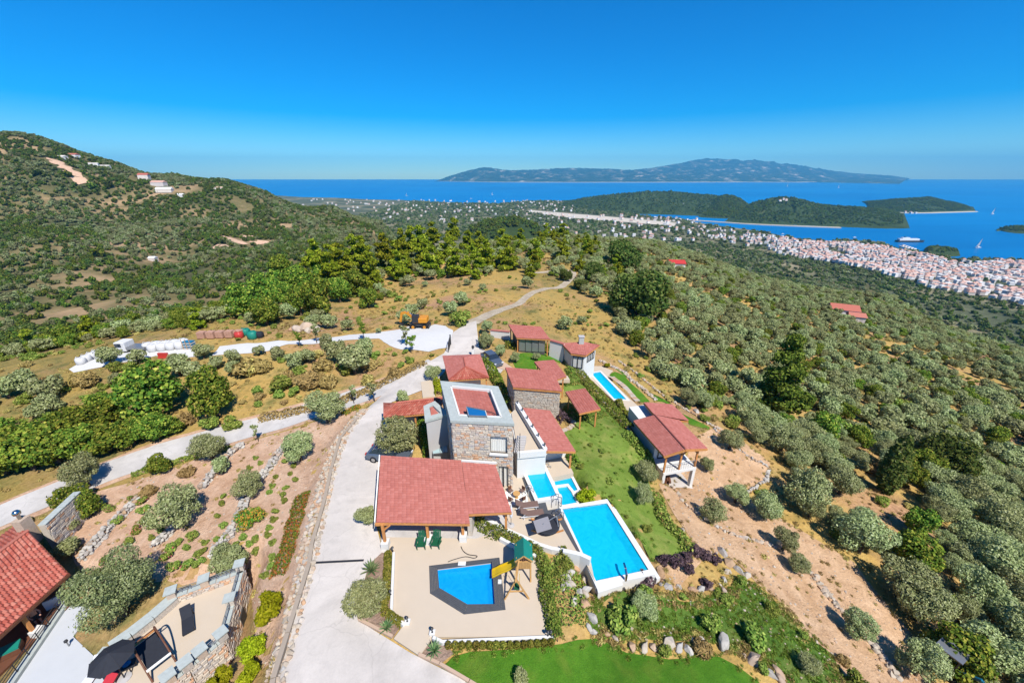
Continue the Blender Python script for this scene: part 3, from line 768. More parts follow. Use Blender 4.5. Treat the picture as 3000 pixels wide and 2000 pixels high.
FRONT_LAWN = hits('w', [(1012,1535),(1040,1508),(1080,1497),(1290,1482),(1370,1470),(1400,1482),(1440,1502),(1540,1514),(1650,1510),(1690,1530),(1742,1568),(1790,1640),(1950,1860),(1350,1860),(1140,1640)])
drape('lawn', wiggle(FRONT_LAWN, .12, 1.0, 16), 'lawn_fresh', .06)
GARDEN = hits('c6', [(40,470),(130,340),(330,330),(520,350),(700,385),(860,360),(980,370),(1060,250),(1180,250),(1290,330),(1400,450),(1550,600),(1740,760),(1830,1000),(2000,1300),(1650,1300),(1460,1000),(1400,900),(1300,830),(1230,770),(1050,690),(900,660),(600,650),(300,640),(100,590)])
drape('lawn', wiggle(GARDEN, .25, 1.0, 17), 'lawn_wild', .055)
drape('dirt_terrace', wiggle(hits('w', [(1515,1110),(1560,1080),(1600,1000),(1650,978),(1700,1010),(1766,1062),(1764,1100),(1700,1135),(1850,1225),(1960,1290),(2010,1355),(2110,1480),(2160,1600),(2260,1800),(2080,1850),(1960,1660),(1870,1500),(1800,1390),(1740,1340),(1700,1300),(1660,1270),(1620,1280),(1560,1355),(1520,1340),(1510,1300),(1580,1290),(1590,1240),(1550,1180)]), .35, 1.2, 18), 'soil', .04)
drape('planting_bed', wiggle(hits('w', [(150,1160),(215,1130),(300,1110),(450,1055),(560,1018),(680,985),(770,952),(835,938),(800,985),(762,1075),(740,1150),(715,1245),(700,1300),(650,1480),(600,1540),(560,1300),(420,1345),(200,1360),(160,1250)]), .3, 1.2, 19), 'soil_red', .045)
drape('planting_strip', hits('c2', [(985,520),(1045,525),(1045,940),(1135,1000),(1065,1105),(830,985),(820,900),(850,760),(900,600)]), 'bark_mulch', .13)
drape('planting_strip', hits('c2', [(1240,1225),(1330,1100),(1440,1165),(1480,1215),(1385,1290)]), 'bark_mulch', .10)

# ------------------------------------------------------------------ pieces shared by many buildings
def shared_mesh(name, vs, fs, mat, smooth=False):
    me = bpy.data.meshes.new(name); me.from_pydata([tuple(v) for v in vs], [], fs); me.materials.append(MATS[mat])
    if smooth: me.polygons.foreach_set('use_smooth', [True] * len(me.polygons))
    return me
def tile_shape(kind):
    xs = [-.5, -.3, -.1, .1, .3, .5]
    zs = [0, .012, .018, .018, .012, 0] if kind == 'flat' else [.0, .035, .075, .09, .06, .0]
    vs = []
    for y, lift in ((0, .028 if kind == 'flat' else .035), (1.1, 0.0)):
        for x, z in zip(xs, zs): vs.append((x * .985, y, z + lift))
    for x, z in zip(xs, zs): vs.append((x * .985, 0, -.02))
    fs = [(i, i + 1, 7 + i, 6 + i) for i in range(5)] + [(12 + i, 13 + i, i + 1, i) for i in range(5)]
    fs += [(0, 6, 12), (5, 17, 11)]
    return vs, fs
TILE = {k: tile_shape(k) for k in ('flat', 'curved')}
TILE_ME = {}
def tiles(roof, E0, E1, R0, R1, tw, tl, mat, kind='flat', indiv=0, lift=.01):
    E0, E1, R0, R1 = map(Vector, (E0, E1, R0, R1))
    vs, fs = TILE[kind]; key = (kind, mat)
    if key not in TILE_ME: TILE_ME[key] = shared_mesh('tile', vs, fs, mat)
    n = (E1 - E0).cross(((R0 + R1) / 2) - E0).normalized()
    if n.z < 0: n = -n
    S = (((R0 + R1) / 2) - ((E0 + E1) / 2)).length
    rows = max(1, round(S / tl)); org = ORIG[roof.name]; bulk = MB(); cnt = 0
    V = np.array(vs)
    for i in range(rows):
        a, b = E0.lerp(R0, i / rows), E1.lerp(R1, i / rows)
        a2, b2 = E0.lerp(R0, (i + 1) / rows), E1.lerp(R1, (i + 1) / rows)
        W = (b - a).length; cols = max(1, round(W / tw))
        for j in range(cols):
            s = (j + .5) / cols
            p = a.lerp(b, s); q = a2.lerp(b2, s)
            ex = (b - a) / cols; ey = q - p
            nz = n
            jt = R.uniform(-.006, .006)
            p = p + n * (lift + jt)
            M = Matrix(((ex.x, ey.x, nz.x, p.x - org.x), (ex.y, ey.y, nz.y, p.y - org.y), (ex.z, ey.z, nz.z, p.z - org.z), (0, 0, 0, 1)))
            if cnt < indiv: meshobj('tile', TILE_ME[key], roof, M)
            else:
                A = np.array([[ex.x, ey.x, nz.x], [ex.y, ey.y, nz.y], [ex.z, ey.z, nz.z]])
                bulk.add((V @ A.T + np.array(tuple(p))).tolist(), fs)
            cnt += 1
    if bulk.v:
        o = bulk.build('tile_field', mat, roof); o['kind'] = 'stuff'
def roof_quad(t, E0, E1, R0, R1, tw=.30, tl=.24, mat='roof_flat', kind='flat', indiv=0, th=.16, name='roof', under='wood'):
    dn = Vector((0, 0, .07))
    r = MB().slab([Vector(E0) - dn, Vector(E1) - dn, Vector(R1) - dn, Vector(R0) - dn], th).build(name, under, t)
    tiles(r, E0, E1, R0, R1, tw, tl, mat, kind, indiv)
    return r
STONE_V = []
def make_stone_variants():
    rr = random.Random(3)
    for k in range(7):
        j = lambda a: rr.uniform(-a, a)
        base = [(-.5 + j(.05), -.5 + j(.10)), (.5 + j(.05), -.5 + j(.10)), (.5 + j(.05), .5 + j(.10)), (-.5 + j(.05), .5 + j(.10))]
        vs = [(x, 0, z) for x, z in base] + [(x * .98, .65, z * .98) for x, z in base] + [(x * .84, 1 + j(.2), z * .78) for x, z in base]
        fs = []
        for a in (0, 4):
            for i in range(4): fs.append((a + i, a + (i + 1) % 4, a + 4 + (i + 1) % 4, a + 4 + i))
        fs.append((8, 9, 10, 11))
        STONE_V.append((np.array(vs), fs))
make_stone_variants()
STONE_ME = {}
def stones(wall, p0, p1, z0a, z0b, z1a, z1b, mat='stone_mix', hr=(.15, .26), lr=(.24, .55), indiv=0, holes=(), depth=.05, used=None):
    # coursed rubble on the plane p0-p1; the outside is on the right of p0->p1
    p0, p1 = Vector((p0[0], p0[1], 0)), Vector((p1[0], p1[1], 0)); d = p1 - p0; L = d.length; ex = d / L; ny = Vector((ex.y, -ex.x, 0))
    org = ORIG[wall.name]; bulk = MB(); cnt = 0
    if mat not in STONE_ME: STONE_ME[mat] = [shared_mesh('stone', v, f, mat) for v, f in STONE_V]
    z = min(z0a, z0b); todo = []
    while z < max(z1a, z1b):
        h = R.uniform(*hr); s = R.uniform(-.3, 0)
        while s < L:
            l = R.uniform(*lr); a, b = max(s, 0), min(s + l, L); s += l
            if b - a < .08: continue
            m = (a + b) / 2; t = m / L
            lo, hi = z0a + (z0b - z0a) * t, z1a + (z1b - z1a) * t
            za, zb = max(z, lo), min(z + h, hi)
            if zb - za < .05: continue
            bad = False
            for h0, h1, g0, g1 in holes:
                if a < h1 and b > h0 and za < g1 and zb > g0:
                    if m < h0: b = min(b, h0)
                    elif m > h1: a = max(a, h1)
                    elif (za + zb) / 2 > g1: za = g1
                    elif (za + zb) / 2 < g0: zb = g0
                    else: bad = True
            if bad or b - a < .06 or zb - za < .04: continue
            todo.append(((a + b) / 2, (za + zb) / 2, b - a - .025, zb - za - .022))
        z += h
    todo.sort(key=lambda q: -q[2] * q[3])
    for m, zc, l, h in todo:
        k = R.randrange(7); dp = depth * R.uniform(.7, 1.5)
        p = p0 + ex * m; p.z = zc
        if cnt < indiv:
            M = Matrix(((ex.x * l, ny.x * dp, 0, p.x - org.x), (ex.y * l, ny.y * dp, 0, p.y - org.y), (0, 0, h, p.z - org.z), (0, 0, 0, 1)))
            meshobj('stone', STONE_ME[mat][k], wall, M)
        else:
            A = np.array([[ex.x * l, ny.x * dp, 0], [ex.y * l, ny.y * dp, 0], [0, 0, h]])
            bulk.add((STONE_V[k][0] @ A.T + np.array(tuple(p))).tolist(), STONE_V[k][1])
        cnt += 1
    if bulk.v:
        o = bulk.build('stone_field', mat, wall); o['kind'] = 'stuff'
def V2(p): return Vector((p[0], p[1]))
def up(p, z): return Vector((p[0], p[1], z))
def lerp2(a, b, t): return Vector(a).lerp(Vector(b), t)
def inset(poly, d):
    n = len(poly); P = [Vector((p[0], p[1])) for p in poly]
    a = sum(P[i].x * P[(i + 1) % n].y - P[(i + 1) % n].x * P[i].y for i in range(n))
    sg = 1 if a > 0 else -1; out = []
    for i in range(n):
        e0 = (P[i] - P[i - 1]).normalized(); e1 = (P[(i + 1) % n] - P[i]).normalized()
        n0 = Vector((-e0.y, e0.x)) * sg; n1 = Vector((-e1.y, e1.x)) * sg
        b = n0 + n1; k = max(.25, b.dot(n0) )
        out.append(P[i] + b * (d / k))
    return out
def ctr(pts, z=0.0):
    return Vector((sum(p[0] for p in pts) / len(pts), sum(p[1] for p in pts) / len(pts), z))
def post(t, p, z0, z1, w=.18, mat='wood', name='post'):
    return MB().box((p[0], p[1], (z0 + z1) / 2), (w, w, z1 - z0)).build(name, mat, t)
def beam(t, a, b, w=.14, h=.22, mat='wood', name='beam'):
    return MB().bar(a, b, w, h).build(name, mat, t)
def window_on(t, p0, p1, s0, s1, z0, z1, curtain=True, name='window', proud=-.10, sill=True, glass='window_glass', frame='metal_dark', mullion=True):
    p0, p1 = Vector((p0[0], p0[1], 0)), Vector((p1[0], p1[1], 0)); ex = (p1 - p0).normalized(); ny = Vector((ex.y, -ex.x, 0))
    q = lambda s, z, o: p0 + ex * s + Vector((0, 0, z)) + ny * (proud + o)
    fr = MB()
    for a, b in (((s0, z0), (s0, z1)), ((s1, z0), (s1, z1)), ((s0, z0), (s1, z0)), ((s0, z1), (s1, z1)), (((s0 + s1) / 2, z0), ((s0 + s1) / 2, z1)))[:5 if mullion else 4]:
        fr.bar(q(a[0], a[1], .03), q(b[0], b[1], .03), .08, .07, up=ny)
    w = fr.build(name, frame, t)
    g = MB().add([q(s0, z0, .015), q(s1, z0, .015), q(s1, z1, .015), q(s0, z1, .015)], [(0, 1, 2, 3)]); g.build('pane', glass, w)
    if curtain:
        c = MB(); n = 26; top = []; bot = []
        for i in range(n + 1):
            s = s0 + (s1 - s0) * i / n; o = -.14 + .05 * math.sin(i * 2.3)
            bot.append(q(s, z0 + .03, o)); top.append(q(s, z1 - .02, o))
        c.add(bot + top, [(i, i + 1, n + 2 + i, n + 1 + i) for i in range(n)]); c.build('curtain', 'fabric_cream', w, smooth=True)
    if sill: MB().bar(q(s0 - .08, z0 - .09, .14), q(s1 + .08, z0 - .09, .14), .34, .16).build('sill', 'render_white', w)
    return w
def lantern_proto():
    t = thing('garden_lantern', 'x', 'lantern', (0, 0, 0))
    MB().lathe((0, 0, 0), [(.10, 0), (.10, .04), (.035, .06), (.035, .30), (.07, .33)], 8).build('stem', 'metal_dark', t)
    MB().lathe((0, 0, .33), [(.07, 0), (.13, .05), (.15, .18), (.13, .25)], 8).build('globe', 'metal_grey', t, True)
    MB().lathe((0, 0, .58), [(.17, 0), (.12, .06), (.03, .12)], 8).build('cap', 'metal_dark', t)
    return t

# ------------------------------------------------------------------ carport with the large red roof
def gable_axes(): pass
EAVE = 2.55
cFL, cFR = at('c2', 945, 305, EAVE), at('c2', 1590, 315, EAVE)
cBL, cBR = at('c3', 205, 1205, 3.9), at('c3', 945, 1250, 3.9)
kk = (at('c2', 1590, 240, 0) - at('c2', 1590, 240, 1)).length
t = thing('carport', 'open carport with large red tiled lean-to roof on orange timber posts', 'carport', ctr([cFL, cFR, cBL, cBR]))
roof_quad(t, cFL, cFR, cBL, cBR, .32, .215, indiv=300)
zf = EAVE + (3.9 - EAVE) * .13
dFL, dFR = at('c2', 1592, 238, zf), at('c2', 1880, 235, zf)
dBL, dBR = at('c3', 950, 1298, 3.9), at('c3', 1258, 1290, 3.9)
dFL = cFR.lerp(cBR, .14); dBL = cFR.lerp(cBR, .97); dFL.z -= .02; dBL.z -= .02
roof_quad(t, dFL + (dFR - dFL).normalized() * .02, dFR, dBL + (dFR - dFL).normalized() * .02, dBR, .32, .215)
MB().bar(dBL + Vector((0, .1, .12)), dBR + Vector((.1, .1, .12)), .16, .14).build('ridge_flashing', 'render_white', t)
MB().bar(cFL.lerp(cBL, .5) + Vector((-.09, 0, .02)) + (cFL - cBL) * .5, cBL + Vector((-.09, 0, .04)), .08, .16).build('verge_trim', 'fabric_cream', t)
cdir = (cFR - cFL).normalized(); cin = (cBL - cFL).normalized(); cin.z = 0
fp = []
for x, y in ((1008, 440), (1305, 412), (1545, 392)):
    p = at('c2', x, y, .6); fp.append(p)
for i, p in enumerate(fp):
    post(t, p, .1, EAVE - .12)
    MB().box((p.x, p.y, .35), (.55, .55, .7)).build('pedestal', 'render_white', t)
    for sg in ((1,), (-1, 1), (-1,))[i]:
        MB().bar(Vector((p.x, p.y, EAVE - .75)), Vector((p.x, p.y, EAVE - .2)) + cdir * .55 * sg, .12, .12).build('brace', 'wood', t)
beam(t, up(fp[0] - cdir * .5, EAVE - .16), up(fp[2] + cdir * .3, EAVE - .16))
for i in range(9):
    a = cFL.lerp(cFR, .03 + .94 * i / 8) - Vector((0, 0, .2)); b = cBL.lerp(cBR, .03 + .94 * i / 8) - Vector((0, 0, .2))
    MB().bar(a + (b - a) * .02, b, .08, .1).build('rafter', 'wood', t)
for s in (.04, .5, .96):
    p = cBL.lerp(cBR, s) + Vector((0, -.25, 0)); post(t, p, 0, 3.65)
pr = dFR + Vector((-.45, .5, 0)); post(t, pr, 0, zf - .12)
beam(t, dFL + Vector((.1, .35, -.28)), dFR + Vector((-.1, .35, -.28)))
bw = MB(); q0 = Vector((fp[2].x + .5, fp[2].y + .3, 0)); q1 = Vector((dFR.x - .6, dFR.y + 1.6, 0))
bw.bar(up(q0, 1.0), up(q0 + Vector((.1, 2.4, 0)), 1.0), .35, 2.0); bw.build('stone_pier', 'stone_pale', t)

# ------------------------------------------------------------------ the two-storey stone villa
TZ = 7.1
tFL, tFR, tBR, tBL = at('c3', 850, 878, TZ), at('c3', 1425, 907, TZ), at('c3', 1280, 570, TZ), at('c3', 757, 520, TZ)
t = thing('stone_villa', 'two-storey rubble stone villa with slate parapet and solar panel on its flat red roof', 'house', ctr([tFL, tFR, tBR, tBL]))
TH = thing
core = inset([tFL, tFR, tBR, tBL], .06)
W = (V2(tFR) - V2(tFL)).length
def s_of(px, py, zg):                                       # position along the facade of a photo pixel
    p = at('c3', px, py, zg); return (V2(p) - V2(tFL)).dot((V2(tFR) - V2(tFL)).normalized())
def on_facade(px, py):                                      # pixel to (s, z) on the front wall plane
    d = ray('c3', px, py); n = V2(tFR) - V2(tFL); n = Vector((n.y, -n.x, 0)).normalized()
    k = (Vector((tFL.x, tFL.y, 0)) - Vector((0, 0, CAMZ))).dot(n) / d.dot(n); p = Vector((0, 0, CAMZ)) + d * k
    return (V2(p) - V2(tFL)).dot((V2(tFR) - V2(tFL)).normalized()), p.z
ws0, wz1 = on_facade(1205, 1036); ws1, wz0 = on_facade(1362, 1190)
ds0, dz1 = on_facade(1285, 1308); ds1, _ = on_facade(1372, 1440)
dz1 = min(dz1, 2.6); 
wall = MB()
P = [Vector((p.x, p.y, 0)) for p in core]
ex = (P[1] - P[0]).normalized(); ny = Vector((ex.y, -ex.x, 0))
# walls with real openings in the front
def wall_panel(mb, p0, p1, s0, s1, z0, z1, th=.3):
    e = (Vector((p1[0], p1[1], 0)) - Vector((p0[0], p0[1], 0))).normalized(); n = Vector((e.y, -e.x, 0))
    a, b = Vector((p0[0], p0[1], 0)) + e * s0 - n * th / 2, Vector((p0[0], p0[1], 0)) + e * s1 - n * th / 2
    if s1 - s0 > .01 and z1 - z0 > .01: mb.bar(up(a, (z0 + z1) / 2), up(b, (z0 + z1) / 2), th, z1 - z0)
Lf = (P[1] - P[0]).length
for a0, a1, g0, g1 in ((0, ws0, 0, TZ - .3), (ws1, Lf, 2.7, TZ - .3), (ds1, Lf, 0, 2.7), (ws0, ws1, wz1, TZ - .3), (ws0, ws1, 2.7, wz0), (ws0, ds0, 0, 2.7), (ds0, ds1, dz1, 2.7)):
    wall_panel(wall, P[0], P[1], a0, a1, g0, g1)
for i, j in ((1, 2), (2, 3), (3, 0)): wall_panel(wall, P[i], P[j], 0.3, (P[j] - P[i]).length - .3, 0, TZ - .3)
wl = wall.build('wall', 'mortar', t)
hl = [(ws0, ws1, wz0, wz1), (ds0, ds1, -1, dz1)]
stones(wl, P[0], P[1], 0, 0, TZ - .22, TZ - .22, indiv=300, holes=hl)
stones(wl, P[1], P[2], 0, 0, TZ - .22, TZ - .22, hr=(.2, .3), lr=(.3, .6))
stones(wl, P[3], P[0], 0, 0, TZ - .22, TZ - .22, hr=(.2, .3), lr=(.3, .6))
window_on(t, P[0], P[1], ws0, ws1, wz0, wz1, mullion=False)
dr = window_on(t, P[0], P[1], ds0, ds1, .05, dz1, True, 'glass_door', sill=False)
pw = inset([tFL, tFR, tBR, tBL], .72); outer = [V2(p) for p in inset([tFL, tFR, tBR, tBL], -.06)]
cap = MB()
for i in range(4):
    j = (i + 1) % 4
    cap.add([up(outer[i], TZ), up(outer[j], TZ), up(pw[j], TZ), up(pw[i], TZ), up(outer[i], TZ - .24), up(outer[j], TZ - .24), up(pw[j], TZ - .7), up(pw[i], TZ - .7)],
            [(0, 1, 2, 3), (4, 5, 1, 0), (3, 2, 6, 7), (5, 4, 7, 6)])
cap.build('parapet', 'slate_cap', t)
n = 11
lip = MB(); pw2 = inset([tFL, tFR, tBR, tBL], .80)
for i in range(4):
    j = (i + 1) % 4; lip.bar(up(pw2[i], TZ - .1), up(pw2[j], TZ - .1), .16, .3)
lip.build('roof_lip', 'render_white', t)
MB().prism([tuple(p) for p in inset([tFL, tFR, tBR, tBL], .78)], TZ - .75, TZ - .55).build('roof_floor', 'render_white', t)
rr4 = [at('c3', x, y, TZ - .35) for x, y in ((895, 852), (1288, 880), (1175, 612), (832, 582))]
roof_quad(t, rr4[0], rr4[1], up(rr4[3], TZ - .2), up(rr4[2], TZ - .2), .32, .23, th=.1, under='render_white')
# solar panel on a small stand, with its pipe
sp = [at('c3', x, y, z) for x, y, z in ((1012, 838, TZ + .15), (1182, 845, TZ + .15), (1163, 790, TZ + .55), (992, 757, TZ + .55))]
pn = MB().slab(sp, .09).build('solar_panel', 'solar_blue', t)
fr = MB()
for i in range(4): fr.bar(sp[i], sp[(i + 1) % 4], .07, .10)
fr.build('frame', 'metal_grey', pn)
lg = MB()
for i in range(4): lg.bar(sp[i] - Vector((0, 0, .08)), up(sp[i], TZ - .3), .05, .05)
lg.build('stand', 'metal_dark', pn)
pts = [at('c3', x, y, TZ - .1) for x, y in ((1170, 795), (1225, 805), (1280, 840), (1320, 880))]
MB().path(pts, .035).build('pipe', 'metal_dark', pn)

# ------------------------------------------------------------------ pale rendered wing with glass awning
WZ = 5.4
wq = [at('d4', x, y, WZ) for x, y in ((862, 688), (1192, 582), (1135, 385), (838, 462))]
wq[1] = Vector((tFL.x - .75, wq[1].y, WZ)); wq[2] = Vector((tBL.x - .55, wq[2].y, WZ))
t = thing('rendered_wing', 'pale grey rendered box wing with small tiled roof pocket against the stone villa', 'house', ctr(wq))
MB().prism([V2(p) for p in inset(wq, .1)], 0, WZ - .25).build('wall', 'render_grey', t)
cp = MB(); o_, i_ = [V2(p) for p in wq], inset(wq, .55)
for i in range(4):
    j = (i + 1) % 4
    cp.add([up(o_[i], WZ), up(o_[j], WZ), up(i_[j], WZ), up(i_[i], WZ), up(o_[i], WZ - .26), up(o_[j], WZ - .26), up(i_[j], WZ - .4), up(i_[i], WZ - .4)], [(0, 1, 2, 3), (4, 5, 1, 0), (3, 2, 6, 7)])
cp.build('parapet', 'slate_cap', t)
rq = [up(p, WZ - .1) for p in inset(wq, .62)]
roof_quad(t, rq[0] - Vector((0, 0, .22)), rq[1] - Vector((0, 0, .22)), rq[3], rq[2], .3, .23, th=.1, under='render_white')
aw = [at('d4', x, y, 1.6) for x, y in ((985, 1200), (1212, 1172), (1190, 1042), (962, 1062))]
aw[2].z = aw[3].z = 2.1
g = MB().slab(aw, .04).build('awning', 'awning_glass', t)
fr = MB()
for i in range(4): fr.bar(aw[i], aw[(i + 1) % 4], .06, .08)
fr.bar(aw[0].lerp(aw[1], .5), aw[3].lerp(aw[2], .5), .05, .07); fr.build('frame', 'metal_grey', g)
lg = MB()
for p in aw[:2]: lg.bar(p, up(p, .1), .06, .06)
lg.build('post', 'metal_grey', g)
MB().prism([V2(p) for p in ats('d4', [(990, 1260), (1285, 1270), (1300, 1180), (1180, 1040), (960, 1080)], .12)], -.05, .12).build('step', 'render_white', t)

# ------------------------------------------------------------------ hipped porch with curved clay tiles
HZ = 2.6
e = [at('d4', x, y, z) for x, y, z in ((235, 640, HZ), (850, 582, HZ), (1120, 372, HZ + .7), (440, 424, HZ + 1.1), (233, 415, HZ))]
hr1 = at('d4', 1130, 345, HZ + 1.1)
t = thing('porch', 'hipped porch roof of orange curved clay tiles on dark posts beside the driveway', 'porch', ctr(e))
er = Vector((wq[0].x, e[1].y + .25, HZ)); rr_ = Vector((wq[0].x + .6, hr1.y, HZ + 1.1))
roof_quad(t, e[0], er, e[3], rr_, .26, .33, 'roof_clay', 'curved', th=.14)
roof_quad(t, e[4], e[0], e[3] + Vector((0, .05, 0)), e[3], .26, .33, 'roof_clay', 'curved', th=.12)
bk = Vector((rr_.x, rr_.y + (rr_.y - er.y) * .8, HZ)); bl = Vector((e[0].x, e[3].y + (e[3].y - e[0].y) * .8, HZ))
roof_quad(t, bk, bl, rr_, e[3], .26, .33, 'roof_clay', 'curved', th=.12)
MB().path([e[0] + Vector((0, 0, .1)), e[3] + Vector((0, 0, .1)), rr_ + Vector((0, 0, .1))], .11, 6).build('ridge_tile', 'roof_clay', t)
for p in (e[0] + Vector((.5, .4, 0)), e[0].lerp(er, .55) + Vector((0, .4, 0)), er + Vector((-.2, .4, 0)), bl + Vector((.5, -.4, 0))):
    post(t, p, 0, HZ - .1, .16, 'wood')
beam(t, e[0] + Vector((.3, .4, -.2)), er + Vector((0, .4, -.2)))
MB().bar(up(bl + Vector((.5, -.6, 0)), 1.1), up(bk + Vector((-.2, -.6, 0)), 1.1), .2, 2.2).build('back_wall', 'render_white', t)
MB().bar(up(e[0] + Vector((.1, .9, 0)), .5), up(e[0] + Vector((.1, 3.2, 0)), .5), .2, 1.0).build('low_wall', 'render_white', t)

# ------------------------------------------------------------------ pavilion with hipped roof by the road
PZ = 2.7
e = [at('c3', x, y, PZ) for x, y in ((830, 515), (1200, 490), (1118, 305), (775, 320))]
r0, r1 = at('c3', 985, 392, PZ + 1.25), at('c3', 966, 306, PZ + 1.3)
t = thing('pavilion', 'square pavilion with hipped red roof between the road fork and the stone villa', 'house', ctr(e))
e[2].z = PZ + .5; e[3].z = PZ + .5
roof_quad(t, e[0], e[1], r0 - Vector((.06, 0, 0)), r0 + Vector((.06, 0, 0)), .27, .34, 'roof_clay', 'curved', th=.12)
roof_quad(t, e[1], e[2], r0, r1, .32, .24, th=.12)
roof_quad(t, e[3], e[0], r1, r0, .32, .24, th=.12)
roof_quad(t, e[2], e[3], r1 + Vector((.06, .3, -.1)), r1 + Vector((-.06, .3, -.1)), .32, .24, th=.12)
MB().path([e[0] + Vector((0, 0, .09)), r0 + Vector((0, 0, .09)), e[1] + Vector((0, 0, .09))], .10, 6).path([r0 + Vector((0, 0, .06)), r1 + Vector((0, 0, .06))], .09, 6).build('ridge_tile', 'roof_clay', t)
MB().prism([V2(p) for p in inset(e, .9)], 0, PZ - .12).build('wall', 'render_white', t)
for p in inset(e, .3): post(t, p, 0, PZ - .05, .16)

# ------------------------------------------------------------------ single-storey stone house
FZ = 3.7
e = [at('d1', x, y, FZ) for x, y in ((105, 1050), (748, 1102), (632, 882), (0, 830))]
e[2].z = e[3].z = FZ + .45
e = [Vector(p) for p in e]
t = thing('stone_house', 'single-storey stone house with plain red roof above the white terrace wall', 'house', ctr(e))
roof_quad(t, e[0], e[1], e[3], e[2], .34, .26, th=.18)
b = inset(e, .22)
wl = MB().prism(b, 0, FZ - .16).build('wall', 'mortar', t)
bb = inset(e, .20)
stones(wl, bb[0], bb[1], 0, 0, FZ - .2, FZ - .2, 'stone_pale', (.17, .28), (.28, .6), indiv=220)
stones(wl, bb[3], bb[0], 0, 0, FZ - .2, FZ - .05, 'stone_mix', (.2, .3), (.3, .6))
stones(wl, bb[1], bb[2], 0, 0, FZ - .2, FZ - .05, 'stone_pale', (.2, .3), (.3, .6))
gz = 2.9
e2 = [at('d1', x, y, gz) for x, y in ((575, 965), (806, 905), (640, 690), (380, 715))]
t = thing('shelter', 'red-roofed shelter joined to the stone house among yellowish shrubs', 'shelter', ctr(e2))
e2[0] = at('d1', 590, 975, gz)
roof_quad(t, e2[0], e2[1], e2[3], e2[2], .34, .26, th=.16)
for p in inset(e2, .35): post(t, p, -.3, gz - .14, .15)
MB().bar(up(inset(e2, .6)[3], 1.2), up(inset(e2, .6)[2], 1.2), .2, 2.5).build('back_wall', 'render_white', t)
MB().prism([V2(p) for p in ats('d1', [(690, 950), (850, 950), (820, 900), (760, 880)], .1)], -.4, .1).build('floor', 'paving', t)

# ------------------------------------------------------------------ terrace block and lean-to beside the lawn
UZ = 2.9
tb = [at('c3', x, y, UZ) for x, y in ((1470, 1190), (1722, 1165), (1455, 735), (1395, 790))]
tb[0] = Vector((tFR.x + .35, tb[0].y, UZ))
t = thing('terrace_block', 'white rendered block with beige roof terrace and lamps on its parapet', 'terrace', ctr(tb))
MB().prism([V2(p) for p in tb], -.3, UZ - .42).build('wall', 'render_white', t)
MB().prism([V2(p) for p in inset(tb, .12)], UZ - .42, UZ - .3).build('floor', 'paving', t)
pa = MB(); pa.bar(tb[0] - Vector((0, 0, .12)), tb[1] - Vector((0, 0, .12)), .3, .62); pa.build('front_parapet', 'render_white', t)
pa = MB(); pa.bar(tb[1] + Vector((-.05, 0, -.05)), tb[2] + Vector((0, 0, -.05)), .38, .75); pa.build('side_parapet', 'render_white', t)
for i in range(6):
    p = tb[1].lerp(tb[2], .04 + .92 * i / 5.0)
    o = MB().lathe((p.x, p.y, UZ + .32), [(.07, 0), (.04, .03), (.04, .2), (.09, .24), (.09, .36), (.02, .42)], 7).build('lamp', 'metal_dark', t)
sr = MB()                                                   # little stair with rail up to the terrace
for i in range(7):
    p = at('c3', 1445 + i * 4, 1165 - i * 14, UZ - .3); sr.box((p.x + .3, p.y, UZ - .3 - .0 + i * .05), (.9, .3, .1 + i * .1))
sr.build('stair', 'render_grey', t)
rl = MB(); a, b = at('c3', 1480, 1150, UZ + .6), at('c3', 1485, 1000, UZ + .9)
for i in range(8): q = a.lerp(b, i / 7); rl.tube(q, q - Vector((0, 0, .9)), .018, n=5)
rl.tube(a, b, .03, n=6); rl.build('railing', 'metal_dark', t)

LZ = 3.05
e = [at('c3', x, y, z) for x, y, z in ((1725, 1165, LZ - .1), (1995, 1167, LZ - .75), (1757, 790, LZ - .75), (1512, 765, LZ - .1))]
t = thing('lean_to', 'long red lean-to roof on orange posts along the white terrace wall', 'lean-to', ctr(e))
# slopes towards the lawn: eave on the lawn side
roof_quad(t, e[1], e[2], e[0], e[3], .32, .24, th=.16)
MB().bar(e[0] + Vector((.1, .03, -.1)), e[1] + Vector((0, .03, -.1)), .06, .2).build('fascia', 'wood', t)
MB().bar(e[1] + Vector((-.02, 0, -.1)), e[2] + Vector((-.02, 0, -.1)), .06, .2).build('gutter_board', 'wood', t)
for s in (.04, .35, .66, .96):
    p = e[1].lerp(e[2], s) + Vector((-.3, .1, 0)); post(t, p, T(p.x, p.y) - .1, LZ - .85, .17)
q0, q1 = e[0].lerp(e[1], .04) + Vector((0, 2.3, 0)), e[0].lerp(e[1], .8) + Vector((0, 2.3, 0))
MB().bar(up(q0, .95), up(q1, .95), .2, 2.1).build('back_wall', 'render_white', t)
MB().prism([V2(p) for p in (e[0] + Vector((.1, -.3, 0)), e[1] + Vector((-.1, -.3, 0)), e[1].lerp(e[2], .5), e[0].lerp(e[3], .5))], -.6, .06).build('floor', 'paving', t)

# ------------------------------------------------------------------ small pergola on the lawn
e = [at('d1', x, y, 2.15) for x, y in ((972, 1395), (1252, 1332), (1050, 1090), (790, 1135))]
e[3].z = e[2].z = 2.4
t = thing('pergola', 'small free-standing red-roofed pergola on the lawn among low shrubs', 'pergola', ctr(e, T(ctr(e).x, ctr(e).y)))
roof_quad(t, e[0], e[1], e[3], e[2], .30, .3, kind='curved', th=.12)
MB().bar(e[0] + Vector((0, -.02, -.1)), e[1] + Vector((0, -.02, -.1)), .06, .18).build('fascia', 'wood', t)
for p in inset(e, .35): post(t, p, T(p.x, p.y) - .1, 2.1, .15)

